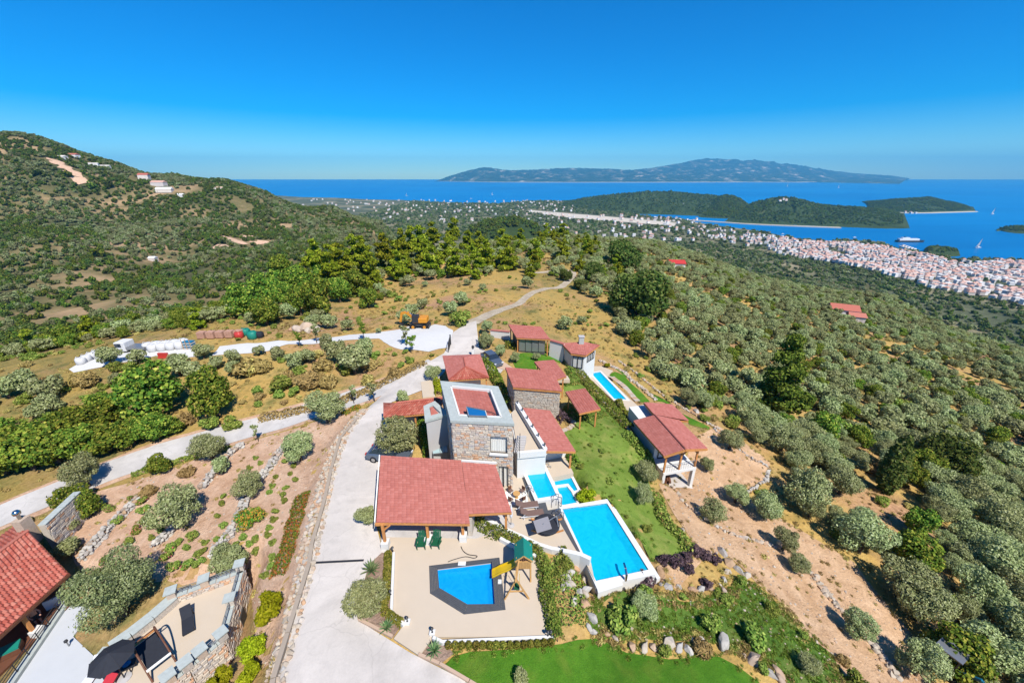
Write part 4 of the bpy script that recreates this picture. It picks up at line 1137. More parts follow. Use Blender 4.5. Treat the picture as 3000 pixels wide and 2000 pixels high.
# ------------------------------------------------------------------ shelter with dark walls near the gate
e = [at('d1', x, y, z) for x, y, z in ((150, 400, 2.5), (592, 422, 2.5), (470, 255, 3.3), (40, 225, 3.3))]
t = thing('garage', 'dark-walled garage with red sloping roof behind a clipped hedge near the gate', 'garage', ctr(e))
roof_quad(t, e[0], e[1], e[3], e[2], .34, .26, th=.16)
b = inset(e, .5)
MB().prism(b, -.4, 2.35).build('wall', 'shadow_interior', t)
for p in inset(e, .25): post(t, p, -.4, 2.5, .16)
for i in range(4):
    q = Vector((*lerp2((*b[0], 0), (*b[1], 0), (i + .5) / 4)[:2], 1.1)); MB().box((q.x, q.y - .04, q.z), ((V2(b[1]) - V2(b[0])).length / 4.4, .06, 2.0)).build('door_panel', 'metal_grey', t)
t = thing('boundary_wall', 'white boundary wall with red coping joining the garage to the chimney house', 'wall', up(at('d1', 660, 470, 1.6), -1))
a, b = at('d1', 590, 425, 2.1), at('d1', 775, 485, 1.9)
MB().bar(up(a, .4), up(b, .3), .25, 3.2).build('wall', 'render_white', t)
MB().bar(up(a, 2.08), up(b, 1.98), .5, .16).build('coping', 'roof_flat', t)
t = thing('boundary_wall', 'low white wall with red coping on the gate side of the garage', 'wall', up(at('d1', -120, 300, .9), 0))
a, b = at('d1', -190, 300, 1.2), at('d1', 60, 310, 1.5)
MB().bar(up(a, .5), up(b, .6), .25, 1.5).build('wall', 'render_white', t)
MB().bar(up(a, 1.28), up(b, 1.38), .45, .14).build('coping', 'roof_flat', t)

# ------------------------------------------------------------------ white house with chimney above the narrow pool
KZ = 1.4
e = [at('d1', x, y, z) for x, y, z in ((862, 605, KZ), (1058, 632, KZ), (1243, 495, KZ + .3), (738, 474, KZ + .5))]
ap = at('d1', 1000, 452, KZ + .6)
t = thing('pool_house', 'white pool house with grey chimney and angular red roof above the narrow pool', 'house', up(ctr(e), V2_Z))
r = MB().slab([q - Vector((0, 0, .12)) for q in (e[0], e[1], e[2], ap, e[3])], .16).build('roof', 'wood', t)
tiles(r, e[0], e[1], e[3].lerp(ap, .25), ap.lerp(e[2], .1), .34, .27, 'roof_flat')
tiles(r, e[1] + Vector((.02, 0, 0)), e[2], ap.lerp(e[2], .1), ap.lerp(e[2], .95), .34, .27, 'roof_flat')
tiles(r, e[3], e[0], e[3].lerp(ap, .24), e[3].lerp(ap, .26) + (e[0] - e[3]) * .02, .34, .27, 'roof_flat')
b = inset([V2(p) for p in (e[0], e[1], e[2], ap, e[3])], .35)
MB().prism(b, V2_Z - .6, KZ - .13).build('wall', 'render_white', t)
window_on(t, b[0], b[1], .2, (b[1] - b[0]).length - .2, V2_Z + 2.6, KZ - .5, False, 'glass_front', proud=.05, sill=False)
Lr = (b[2] - b[1]).length
for s in (.25, .55):
    window_on(t, b[1], b[2], Lr * s, Lr * s + 1.0, KZ - 1.6, KZ - .5, False, 'window', proud=.05, sill=False)
p = at('d1', 998, 470, KZ + .6); c = MB().box((p.x, p.y + .1, KZ + .9), (.75, .65, 1.5)).build('chimney', 'slate_cap', r)
MB().box((p.x, p.y + .1, KZ + 1.7), (.9, .8, .1)).build('cap', 'render_grey', c)

# ------------------------------------------------------------------ gabled house over a white undercroft
EL, RZ = .1, 1.05
l0, l1 = at('c5', 1030, 1170, EL), at('c5', 715, 810, EL)
m0, m1 = at('c5', 1250, 1100, RZ), at('c5', 935, 750, RZ)
r0, r1 = at('c5', 1472, 1092, EL), at('c5', 1180, 800, EL)
t = thing('gabled_house', 'red gabled house on timber posts over a white undercroft by the dirt terrace', 'house', up(ctr([l0, l1, r0, r1]), -5))
rA = roof_quad(t, l1, l0, m1, m0, .34, .27, kind='flat', th=.16, indiv=220)
rB = roof_quad(t, r0, r1, m0, m1, .34, .27, th=.16)
an = [at('c5', x, y, z) for x, y, z in ((1282, 808, EL - .1), (1108, 640, EL - .1), (820, 620, RZ - .2))]
rC = MB().slab([q - Vector((0, 0, .14)) for q in (r1, an[0], an[1], an[2], m1)], .16).build('annex_roof', 'wood', t)
tiles(rC, an[0], an[1], m1.lerp(an[2], .05) + Vector((0, 0, -.02)), an[2], .34, .27, 'roof_flat')
MB().path([m0 + Vector((0, 0, .08)), m1 + Vector((0, 0, .08))], .10, 6).build('ridge_tile', 'roof_flat', t)
for a, b in ((l0, m0), (m0, r0)): MB().bar(a + Vector((0, -.04, -.12)), b + Vector((0, -.04, -.12)), .08, .22).build('barge_board', 'wood', t)
gx_ = (r0 - l0); gx_.z = 0; gx_.normalize(); gy_ = (m1 - m0); gy_.z = 0; gy_.normalize()
hw = (V2(r0) - V2(l0)).length
def gp(a, b, z): q = Vector((l0.x, l0.y, 0)) + gx_ * (a * hw) + gy_ * b; return Vector((q.x, q.y, z))
DZ, BZ = -2.55, -5.15
MB().prism([V2(gp(a, b, 0)) for a, b in ((.12, .35), (.9, .35), (.9, 9), (.12, 9))], DZ - .3, DZ).build('deck', 'render_white', t)
MB().prism([V2(gp(a, b, 0)) for a, b in ((.12, 2.6), (.9, 2.6), (.9, 9.2), (.12, 9.2))], DZ, EL - .1).build('upper_wall', 'render_white', t)
MB().prism([V2(gp(a, b, 0)) for a, b in ((.14, 3.2), (.88, 3.2), (.88, 9), (.14, 9))], BZ, DZ - .3).build('lower_wall', 'render_white', t)
for a in (.15, .87): MB().box(tuple(gp(a, .6, (BZ + DZ - .3) / 2)), (.34, .4, DZ - .3 - BZ), rotz=math.atan2(gx_.y, gx_.x)).build('pillar', 'render_white', t)
MB().bar(gp(.15, .6, (BZ + DZ - .3) / 2), gp(.15, 3.2, (BZ + DZ - .3) / 2), .25, DZ - .3 - BZ).build('side_wall', 'render_white', t)
MB().prism([V2(gp(a, b, 0)) for a, b in ((.12, .1), (.9, .1), (.9, 3.2), (.12, 3.2))], BZ - .5, BZ + .02).build('undercroft_floor', 'concrete', t)
for a in (.14, .5, .88):
    q = gp(a, .55, 0); post(t, q, DZ, EL - .1 + (.6 if a == .5 else 0), .17)
    for sg in ((1,) if a == .14 else (-1,) if a == .88 else (-1, 1)):
        MB().bar(gp(a, .55, EL - .9), gp(a + sg * .16, .55, EL - .15), .12, .12).build('brace', 'wood', t)
beam(t, gp(.02, .55, EL - .18), gp(.98, .55, EL - .18))
rl = MB()
for i in range(14): q = gp(.15 + .72 * i / 13, .45, DZ); rl.tube(q, q + Vector((0, 0, .9)), .012, n=4)
rl.tube(gp(.15, .45, DZ + .9), gp(.87, .45, DZ + .9), .03, n=5); rl.build('railing', 'metal_grey', t)
window_on(t, gp(.12, 2.6, 0), gp(.9, 2.6, 0), .5, 2.4, DZ + .1, EL - .5, True, 'glass_door', proud=.04, sill=False)

# small house with red tin roof far along the ridge, and a few houses on the slope
def cottage(name, label, c, x, y, w, d, h, roofmat, rz=0.0, zt=None, wallm='town_white'):
    p = hit(c, x, y) if zt is None else zt
    t = thing(name, label, 'house', (p.x, p.y, p.z - .3), rotz=0)
    M = Matrix.Rotation(rz, 3, 'Z'); q = lambda a, b, z: p + M @ Vector((a, b, z))
    MB().box(p + Vector((0, 0, h / 2 - .5)), (w, d, h + 1), rz).build('wall', wallm, t)
    rf = MB(); o = .35; rh = .26 * d
    rf.add([q(-w / 2 - o, -d / 2 - o, h - .1), q(w / 2 + o, -d / 2 - o, h - .1), q(w / 2 + o, d / 2 + o, h - .1), q(-w / 2 - o, d / 2 + o, h - .1), q(-w / 2 - o * .2, 0, h + rh), q(w / 2 + o * .2, 0, h + rh)],
           [(0, 1, 5, 4), (2, 3, 4, 5), (1, 2, 5), (3, 0, 4), (3, 2, 1, 0)])
    rf.build('roof', roofmat, t)
    for s in (-.25, .25):
        MB().box(q(w * s, -d / 2 - .02, h * .55), (.9, .06, 1.1), rz).build('window', 'window_glass', t)
    return t
cottage('cottage', 'tiny white cottage with bright red roof at the end of a pale track', 'b5', 990, 352, 6.5, 4.5, 2.4, 'plastic_red', rad(-8))
cottage('cottage', 'white house with orange roof half hidden by olive trees on the lower slope', 'b6', 690, 60, 9, 6, 3.0, 'roof_clay', rad(-25))
cottage('cottage', 'small outbuilding with orange roof beside the half-hidden white house', 'b6', 790, 110, 5, 4, 2.6, 'roof_clay', rad(-25))

# ------------------------------------------------------------------ pools
def ring(mb, inner, outer, zb, zt):
    n = len(inner)
    for i in range(n):
        j = (i + 1) % n
        mb.add([up(outer[i], zt), up(outer[j], zt), up(inner[j], zt), up(inner[i], zt), up(outer[i], zb), up(outer[j], zb), up(inner[j], zb), up(inner[i], zb)],
               [(0, 1, 2, 3), (4, 5, 1, 0), (3, 2, 6, 7)])
    return mb
def pool(name, label, poly, zw, depth, basin, rim=None, rim_out=.3, outer=None, zb=-2.6, rim_mat='render_white', steps=None):
    P = [V2(p) for p in poly]
    a = sum(P[i].x * P[(i + 1) % len(P)].y - P[(i + 1) % len(P)].x * P[i].y for i in range(len(P)))
    if a < 0: P.reverse(); outer = None if outer is None else list(reversed(outer))
    t = thing(name, label, 'pool', up(ctr(P), zw))
    zt = zw + .06 if rim is None else rim
    n = len(P); b = MB()
    lo = [up(p, zw - depth) for p in P]; hi = [up(p, zt) for p in P]
    b.add(lo + hi, [tuple(range(n))] + [(i, n + i, n + (i + 1) % n, (i + 1) % n) for i in range(n)])
    b.build('basin', basin, t)
    w = MB(); w.add([up(p, zw) for p in P], [tuple(range(n))]); w.build('water', 'pool_water_deep' if basin == 'basin_kid' else 'pool_water', t)
    if rim is not None:
        o = [V2(p) for p in outer] if outer is not None else inset(P, -rim_out)
        ring(MB(), P, o, zb, zt).build('coping', rim_mat, t)
    return t
kp = pool('swimming_pool', 'angular blue swimming pool framed by dark grey decking beside the play tower', KID_W, -.12, .9, 'basin_kid')
P = [V2(p) for p in KID_W]; KD = [V2(p) for p in ats('c2', [(1310,602),(1795,545),(1838,905),(1550,937),(1316,792)], .16)]
dk = thing('pool_deck', 'dark grey plank decking around the angular pool', 'decking', up(ctr(KD), .1))
for i in range(5):
    j = (i + 1) % 5
    for k in range(6):
        f0, f1 = k / 6 + .008, (k + 1) / 6 - .008
        q = [P[i].lerp(KD[i], f0), P[j].lerp(KD[j], f0), P[j].lerp(KD[j], f1), P[i].lerp(KD[i], f1)]
        e = (q[1] - q[0]).normalized() * .008
        MB().prism([q[0] + e, q[1] - e, q[2] - e, q[3] + e], .02, .165 + R.uniform(-.004, .004)).build('plank', 'deck_dark', dk)
# ledge steps inside the angular pool
st = MB(); q = [P[4].lerp(P[3], 0), P[3], P[3] + Vector((-.1, .55)), P[4] + Vector((.45, .35))]
st.prism([P[4], P[3], P[3].lerp(P[2], .02) + Vector((-.02, .5)), P[4] + Vector((.42, .38))], -.95, -.36); st.build('step', 'basin_big', kp)
st = MB(); st.prism([P[0], P[1], P[1].lerp(P[2], .11), P[0].lerp(P[4], .2)], -.95, -.45); st.build('step', 'basin_big', kp)

bo = ats('c4', [(903,735),(1345,660),(1788,1352),(1244,1468)], .1)
bp = pool('swimming_pool', 'large turquoise infinity pool with white rim beside the sun loungers', BIG_W, -.02, .9, 'basin_big', rim=.10, outer=bo, zb=-3.2)
P4 = [V2(p) for p in BIG_W]
gt = [V2(p) for p in ats('c4', [(1392,735),(1412,738),(1832,1388),(1800,1402)], -.5)]
MB().prism(gt, -3.0, -.45).build('overflow_gutter', 'render_white', bp)
bs = MB(); bs.prism([P4[0], P4[1], P4[1].lerp(P4[2], .07), P4[0].lerp(P4[3], .09)], -.9, -.4); bs.build('bench_step', 'basin_big', bp)
fb = [V2(p) for p in ats('c4', [(1248,1462),(1475,1405),(1490,1450),(1262,1520)], .05)]
MB().prism(fb, -2.6, .04).build('pump_box', 'render_white', bp)
for x in (1362, 1480):
    p = at('c4', x, 1492 if x < 1400 else 1470, -.6); MB().box((p.x, p.y - .12, -.7), (.75 if x < 1400 else .4, .5, .3), rotz=.2).build('vent', 'shadow_interior', bp)
p = at('c4', 1497, 1345, .1)
MB().path([p + Vector((0, -.5, 0)), p + Vector((0, -.5, .55)), p + Vector((0, -.2, .75)), p + Vector((0, .25, .7))], .09, 8).build('water_spout', 'chrome', bp)
pool('swimming_pool', 'raised turquoise pool in front of the white terrace block', UP_W, UP_Z, .6, 'basin_big', rim=UP_Z + .04, rim_out=.32, zb=-1.6)
pool('plunge_pool', 'L-shaped blue plunge pool below the raised pool', SPA_A, SPA_Z + .04, .35, 'basin_spa', rim=SPA_Z + .14, rim_out=.27, zb=-2.2)
sb = pool('plunge_pool', 'small blue plunge pool next to the lawn edge of the large pool', SPA_B, SPA_Z + .02, .35, 'basin_spa', rim=SPA_Z + .11, rim_out=.16, zb=-2.2)
pool('swimming_pool', 'long narrow turquoise pool below the chimney pool house', V2_W, V2_Z + .02, .5, 'basin_big', rim=V2_Z + .09, rim_out=.32, zb=-5.0)
pool('plunge_pool', 'tiny turquoise plunge pool beside the gabled house roof', V2_S, V2_Z + .02, .35, 'basin_big', rim=V2_Z + .09, rim_out=.2, zb=-5.0)
def ladder(c, x, y, z, rz=0):
    p = at(c, x, y, z); t = thing('pool_ladder', 'x', 'ladder', p)
    for s in (-.22, .22):
        M = Matrix.Rotation(rz, 3, 'Z')
        pts = [p + M @ Vector((s, -.35, 0)), p + M @ Vector((s, -.35, .6)), p + M @ Vector((s, -.1, .8)), p + M @ Vector((s, .2, .6)), p + M @ Vector((s, .25, -.6))]
        MB().path(pts, .028, 6).build('handrail', 'chrome', t)
    for k in (0, .3): MB().tube(p + M @ Vector((-.22, .25, -.2 - k)), p + M @ Vector((.22, .25, -.2 - k)), .025, n=6).build('rung', 'chrome', t)
    return t
ladder('c4', 800, 400, SPA_Z + .2, rad(-70))['label'] = 'chrome ladder at the corner of the L-shaped plunge pool'
ladder('c4', 890, 690, .2, rad(-60))['label'] = 'chrome ladder against the end wall of the raised pool'
ladder('c4', 640, 610, .2, rad(-60))['label'] = 'chrome ladder on the dark deck strip beside the raised pool'
ladder('c4', 910, 830, .15, rad(-60))['label'] = 'chrome ladder on the dark deck strip beside the large pool'

# ------------------------------------------------------------------ paving
def paved(name, poly, z, mat, hole=None, zb=-.4):
    bm = bmesh.new(); loops = []
    for lp in [poly] + ([hole] if hole else []):
        vs = [bm.verts.new((p[0], p[1], z)) for p in lp]; es = [bm.edges.new((vs[i], vs[(i + 1) % len(vs)])) for i in range(len(vs))]; loops += es
    bmesh.ops.triangle_fill(bm, edges=loops, use_beauty=True, normal=(0, 0, 1))
    out = [e for e in bm.edges if e.is_boundary]
    r = bmesh.ops.extrude_edge_only(bm, edges=out)
    for v in [g for g in r['geom'] if isinstance(g, bmesh.types.BMVert)]: v.co.z = zb
    me = bpy.data.meshes.new(name); bm.to_mesh(me); bm.free(); me.materials.append(MATS[mat])
    o = bpy.data.objects.new(name, me); link(o); o['kind'] = 'structure'; return o
KT = [V2(p) for p in ats('c2', [(975,425),(985,360),(1100,330),(1570,330),(1620,300),(1800,410),(1910,480),(2070,545),(2100,800),(2172,1088),(1338,1092),(1245,1222),(1066,1103),(1140,1003),(1048,940),(1065,505)], .14)]
paved('pool_terrace', KT, .14, 'paving', inset(KID_W, -.02))
CPF = [V2(up(p, 0)) for p in (cFL + Vector((.15, .8, 0)), cFR + Vector((.3, .8, 0)), dFR + Vector((0, 1.0, 0)), cBR + Vector((2.4, 0, 0)), cBL + Vector((.2, 0, 0)))]
paved('carport_floor', CPF, .155, 'road_grey')
MT = [V2(p) for p in ats('c4', [(300,520),(420,345),(470,280),(525,290),(545,330),(700,665),(768,655),(800,765),(898,748),(930,800),(1232,1420),(1190,1215),(1100,1170),(900,1125),(700,1050),(560,990),(400,920),(300,870),(200,800)], .12)]
paved('main_terrace', MT, .12, 'paving')
DS = [V2(p) for p in ats('c4', [(522,352),(556,338),(700,664),(768,656),(800,765),(897,748),(920,790),(1108,1170),(1060,1130),(868,805),(700,795),(612,612)], .135)]
dd = thing('deck_strip', 'dark grey deck strip running past the raised pool to the large pool', 'decking', up(ctr(DS), .1))
MB().prism(DS, .0, .145).build('boards', 'deck_dark', dd)
dv = MB()
paved('pool_house_terrace', inset(V2_PAD, .1), V2_Z + .05, 'paving', inset([V2(p) for p in V2_W], -.2), zb=V2_Z - 1.2)
paved('parking_pad', [V2(p) for p in hits('c3', [(1135,285),(1180,275),(1260,300),(1440,420),(1330,420),(1240,400),(1150,350)])], .135, 'clay_tan')
paved('road_apron', [V2(p) for p in hits('d4', [(800,110),(975,80),(1020,330),(830,350)])], .15, 'paving')

# ------------------------------------------------------------------ low white walls, kerbs and drains
def low_wall(label, pts, w, z0, z1, mat='render_white', name='low_wall', cat='wall'):
    t = thing(name, label, cat, up(pts[len(pts) // 2], z0))
    for i in range(len(pts) - 1):
        a, b = Vector((pts[i][0], pts[i][1], (z0 + z1) / 2)), Vector((pts[i + 1][0], pts[i + 1][1], (z0 + z1) / 2))
        d_ = (b - a).normalized() * (w * .45 if i < len(pts) - 2 else 0)
        MB().bar(a, b + d_, w, z1 - z0 + .004 * i).build('wall', mat, t)
    return t
low_wall('low white wall between the pool terrace and the agave bed', ats('c2', [(1066,505),(1048,935),(1136,1000)], .4), .17, 0, .36)
low_wall('low white wall along the clipped shrub row at the terrace edge', ats('c2', [(1335,1088),(1400,1118),(2172,1085)], .4), .17, 0, .34)
low_wall('short white wall behind the play tower', ats('c2', [(1800,415),(1905,470),(2050,540)], .4), .22, 0, .5)
low_wall('white slab wall between hedge and large pool', ats('c4', [(940,1130),(1100,1165),(1192,1208)], .75), .3, -2.4, .75)
low_wall('white retaining wall behind the trailing hedge', ats('c4', [(120,790),(270,860),(400,930),(560,1000),(720,1075),(830,1110),(945,1130)], .45), .28, -.3, .45)
low_wall('white end wall under the raised pool', ats('c4', [(770,662),(925,640)], .2), .35, -.3, .33)
kerb_pts = [up(p, .1) for p in DRIVE[1:10]]
kb = thing('kerb', 'tan kerb edging the driveway under the rock bank', 'kerb', DRIVE[2])
for a, b in zip(kerb_pts[:-1], kerb_pts[1:]):
    n_ = max(1, int((b - a).length / 2.2))
    for i in range(n_): MB().bar(a.lerp(b, i / n_ + .002), a.lerp(b, (i + .985) / n_), .28, .32).build('kerb_stone', 'kerb', kb)
kb = thing('kerb', 'pale kerb curving round the agave bed and fresh lawn', 'kerb', DRIVE[-5])
kp_ = [up(p, .13) for p in hits('c2', [(850,760),(822,900),(830,985),(1065,1105)])] 
kp2 = [up(p, .13) for p in hits('c2', [(1240,1225),(1385,1290),(1590,1411),(1720,1490)])]
for L_ in (kp_, kp2):
    for a, b in zip(L_[:-1], L_[1:]):
        n_ = max(1, int((b - a).length / 1.5))
        for i in range(n_): MB().bar(a.lerp(b, i / n_ + .004), a.lerp(b, (i + .98) / n_), .16, .2).build('kerb_stone', 'clay_tan', kb)
a, b = hit('c2', 497, 592), hit('c2', 862, 574)
dg = thing('drain', 'narrow drainage slot crossing the driveway', 'drain', a.lerp(b, .5))
MB().bar(up(a, .115), up(b, .115), .16, .02).build('grate', 'metal_dark', dg)

# ------------------------------------------------------------------ playground tower with slide and swing
c0 = at('c2', 1958, 655, .14)
t = thing('play_tower', 'wooden play tower with teal roof, yellow slide and swing beam', 'playset', c0)
L = lambda x, y, z: c0 + Vector((x, y, z))
hx, hy, pz, ez, rz = .46, .50, 1.25, 2.1, 2.68
for sx in (-1, 1):
    for sy in (-1, 1): MB().bar(L(sx * hx * (1.08 if sy < 0 else 1), sy * hy - (.12 if sy < 0 else 0), 0), L(sx * hx, sy * hy, ez + .1), .10, .10).build('leg', 'wood_pale', t)
pf = MB()
MB().prism([V2(L(-hx - .05, -hy - .05, 0)), V2(L(hx + .05, -hy - .05, 0)), V2(L(hx + .05, hy + .05, 0)), V2(L(-hx - .05, hy + .05, 0))], c0.z + pz - .08, c0.z + pz).build('platform', 'wood_pale', t)
for i in range(9):
    x = -hx + .06 + i * (2 * hx - .12) / 8
    MB().box(L(x, -hy - .06, pz + .30), (.085, .03, .62)).build('slat', 'wood_pale', t)
for i in range(6):
    y = -hy + .1 + i * (2 * hy - .2) / 5
    MB().box(L(hx + .06, y, pz + .30), (.03, .085, .62)).build('slat', 'wood_pale', t)
MB().bar(L(-hx, -hy - .06, pz + .64), L(hx, -hy - .06, pz + .64), .07, .06).build('rail', 'wood_pale', t)
for s in (-1, 1):
    MB().slab([L(0, -hy - .2, rz), L(0, hy + .2, rz), L(s * (hx + .16), hy + .2, ez - .05), L(s * (hx + .16), -hy - .2, ez - .05)], .05).build('roof', 'plastic_teal', t)
    MB().bar(L(0, -hy - .19, rz - .1), L(s * (hx + .12), -hy - .19, ez - .05), .04, .1).build('barge_board', 'wood_pale', t)
for i in range(5): MB().box(L(-.28 + i * .14, -hy - .12, ez + .1), (.09, .03, .34 - abs(i - 2) * .08)).build('gable_slat', 'wood_dark', t)
s0 = L(-hx - .02, -.1, pz); s1 = at('c2', 1745, 668, .2); dd_ = s1 - s0
sl = MB(); prev = None; wd = Vector((-dd_.y, dd_.x, 0)).normalized() * .31; N = 16; vs = []
for i in range(N + 1):
    u_ = i / N; p = s0 + dd_ * u_; p.z = s0.z + (s1.z - s0.z) * (u_ + .055 * math.sin(2 * math.pi * u_ * 1.0)) + (.10 * max(0, u_ - .85) / .15)
    vs += [p - wd + Vector((0, 0, .16)), p - wd, p + wd, p + wd + Vector((0, 0, .16))]
for i in range(N):
    for k in range(3): sl.add([vs[4 * i + k], vs[4 * i + k + 1], vs[4 * i + 5 + k], vs[4 * i + 4 + k]], [(0, 1, 2, 3)])
so = sl.build('slide', 'plastic_yellow', t); m_ = so.modifiers.new('solid', 'SOLIDIFY'); m_.thickness = .05
fA, fB = at('c2', 1830, 835, .14), at('c2', 1998, 830, .14); apx = fA.lerp(fB, .47);  b0 = L(-.3, -hy, 2.0)
apx = Vector((fA.lerp(fB, .47).x, fA.lerp(fB, .47).y + .05, 2.0))
MB().bar(b0, apx + (apx - b0).normalized() * .2, .11, .13).build('swing_beam', 'wood_pale', t)
for f in (fA, fB): MB().bar(f, apx, .09, .09).build('leg', 'wood_pale', t)
MB().bar(fA.lerp(apx, .4), fB.lerp(apx, .4), .06, .08).build('cross_bar', 'wood_pale', t)
q = b0.lerp(apx, .72)
sw = MB().box(Vector((q.x, q.y, .72)), (.36, .30, .09)).box(Vector((q.x, q.y + .16, .88)), (.36, .04, .3)).build('swing_seat', 'plastic_green', t)
rp = MB()
for s in (-.17, .17): rp.tube(Vector((q.x + s, q.y, q.z)), Vector((q.x + s, q.y, .74)), .015, n=5)
rp.build('rope', 'plastic_yellow', sw)

# ------------------------------------------------------------------ garden furniture
def lounger_proto(label, sling, frame='wood_dark'):
    t = thing('sun_lounger', label, 'sun lounger', (0, 0, 0))
    for s in (-.3, .3):
        MB().bar((s, -.95, .30), (s, .95, .30), .05, .07).build('side_rail', frame, t)
        for y in (-.75, .7): MB().bar((s, y, .28), (s * 1.05, y, 0), .05, .05).build('leg', frame, t)
    pts = [(-.98, .36), (.25, .34), (.55, .55), (.95, .82)]
    m = MB(); vs = []
    for y, z in pts: vs += [(-.31, y, z), (.31, y, z)]
    m.add(vs, [(2 * i, 2 * i + 1, 2 * i + 3, 2 * i + 2) for i in range(3)])
    o = m.build('mattress', sling, t); k = o.modifiers.new('solid', 'SOLIDIFY'); k.thickness = .07
    MB().bar((-.3, .62, .58), (-.3, .8, .3), .04, .04).bar((.3, .62, .58), (.3, .8, .3), .04, .04).build('back_support', frame, t)
    return t
lp = lounger_proto('brown sun lounger with white frame nearer the dining table', 'fabric_brown', 'fabric_white')
p = at('c4', 605, 742, .12); lp.location = p; lp.rotation_euler = (0, 0, rad(98)); ORIG[lp.name] = Vector((0, 0, 0))
p = at('c4', 652, 818, .12); dup_tree(lp, p, rad(98), label='brown sun lounger with white frame between its twin and the round daybed')
l2 = lounger_proto('empty charcoal sun lounger alone on the stone-walled terrace', 'fabric_dark', 'metal_dark')
l2.location = at('d3', 1190, 890, TERR_Z); l2.rotation_euler = (0, 0, rad(40))
# round daybed with square canopy
p = at('c4', 790, 930, .12); t = thing('daybed', 'daybed with square grey canopy and curved timber base', 'daybed', p)
arc = MB(); prev = None
for s in (-.55, .55):
    pts = [p + Vector((-1.25 + 2.5 * i / 10, s, .10 + .32 * (2 * i / 10 - 1) ** 2)) for i in range(11)]
    for a, b in zip(pts[:-1], pts[1:]): arc.bar(a, b, .1, .1)
arc.build('rocker', 'wood', t)
MB().lathe(p + Vector((0, 0, .3)), [(.2, 0), (1.0, .04), (1.02, .18), (.95, .24), (.2, .26)], 20).build('mattress', 'fabric_dark', t)
cz = 1.55; q = [at('c4', x, y, cz) for x, y in ((700, 972), (836, 930), (800, 820), (664, 862))]
MB().slab(q, .05).build('canopy', 'fabric_grey', t)
MB().path([p + Vector((.9, -.5, .3)), p + Vector((.75, .2, 1.1)), (q[0] + q[2]) / 2], .04, 6).build('arm', 'metal_grey', t)
for i in range(4): pass
# dining corner
p = at('c4', 512, 648, .12); t = thing('rug', 'pale outdoor rug under the dining set', 'rug', p)
MB().prism([V2(p + Vector((x, y, 0))) for x, y in ((-.95, -.85), (1.0, -.75), (.9, .8), (-1.0, .7))], .122, .135).build('mat', 'fabric_cream', t)
t = thing('side_table', 'small round table on the pale rug', 'table', p + Vector((0, 0, .015)))
MB().lathe(p + Vector((0, 0, .02)), [(.18, 0), (.04, .03), (.04, .40), (.32, .42), (.32, .46)], 12).build('top', 'wood_pale', t)
ch = thing('dining_chair', 'dark low chair set round the small table on the pale rug', 'chair', (0, 0, 0), 'chairs round the small table')
for sx in (-.2, .2):
    for sy in (-.2, .2): MB().bar((sx, sy, 0), (sx, sy, .4), .04, .04).build('leg', 'wood_dark', ch)
MB().box((0, 0, .42), (.48, .48, .06)).build('seat', 'fabric_brown', ch)
MB().box((0, .23, .68), (.46, .05, .5)).build('backrest', 'wood_dark', ch)
for i, (dx, dy, rz_) in enumerate(((-.5, .5, 40), (.5, .5, -40), (-.5, -.5, 140), (.55, -.45, -140))):
    q = p + Vector((dx, dy, .015))
    if i == 0: ch.location = q; ch.rotation_euler = (0, 0, rad(rz_)); ch.scale = (.72,) * 3
    else: dup_tree(ch, q, rad(rz_), (.72,) * 3)
# green chairs in front of the carport
gc = thing('garden_chair', 'dark green slatted chair in front of the carport post pedestals', 'chair', (0, 0, 0), 'green chairs before the carport')
for s in (-.3, .3):
    MB().bar((s, -.35, 0), (s, -.35, .55), .07, .05).build('leg', 'plastic_green', gc)
    MB().bar((s, .4, 0), (s, -.3, .36), .05, .08).build('leg', 'plastic_green', gc)
    MB().box((s * 1.1, -.05, .57), (.12, .7, .03)).build('armrest', 'plastic_green', gc)
for i in range(5): MB().bar((-.24 + i * .12, .18, .24), (-.24 + i * .12 * 1.0, .52, 1.0 + (.06 if i == 2 else 0)), .10, .025).build('slat', 'plastic_green', gc)
for i in range(5): MB().bar((-.28, -.32 + i * .12, .37 - i * .03), (.28, -.32 + i * .12, .37 - i * .03), .10, .025).build('slat', 'plastic_green', gc)
gc.location = at('c2', 1262, 465, .14); gc.rotation_euler = (0, 0, rad(2))
dup_tree(gc, at('c2', 1361, 460, .14), rad(-4))
# closed umbrella
p = at('c4', 462, 905, .12); t = thing('closed_umbrella', 'closed pale umbrella standing by the carport corner', 'umbrella', p)
MB().tube(p, p + Vector((0, 0, 2.3)), .025, n=8).build('pole', 'metal_grey', t)
MB().lathe(p + Vector((0, 0, .9)), [(.10, 0), (.13, .2), (.09, 1.0), (.02, 1.4)], 10).build('canopy', 'fabric_white', t)
MB().lathe(p, [(.28, 0), (.28, .05), (.05, .1)], 12).build('base', 'render_grey', t)
# planter, pool kit, skimmers
for (x, y, lb) in ((1537, 590, 'white skimmer box on the far edge of the angular pool'), (1797, 715, 'white skimmer lid on the deck by the play tower')):
    p = at('c2', x, y, .17); t = thing('skimmer_box', lb, 'pool kit', p)
    MB().box(p + Vector((0, 0, .04)), (.55 if x < 1600 else .25, .28, .08)).build('lid', 'render_white', t)
    MB().box(p + Vector((0, 0, .10)), (.3 if x < 1600 else .12, .12, .05)).build('handle', 'fabric_white', t)
pts = smooth_line([at('c2', x, y, .17) for x, y in ((1530, 470), (1545, 500), (1580, 525), (1640, 535), (1620, 550), (1560, 540), (1480, 560), (1440, 575))])
t = tag(MB().path(pts, .03, 5).build('garden_hose', 'metal_dark'), 'thin dark hose looping over the pool terrace paving', 'hose')
lan = lantern_proto(); lan['label'] = 'small black lantern on the white wall at the driveway end of the terrace'
lan.location = at('c2', 1060, 500, .42); lan.scale = (.62,) * 3
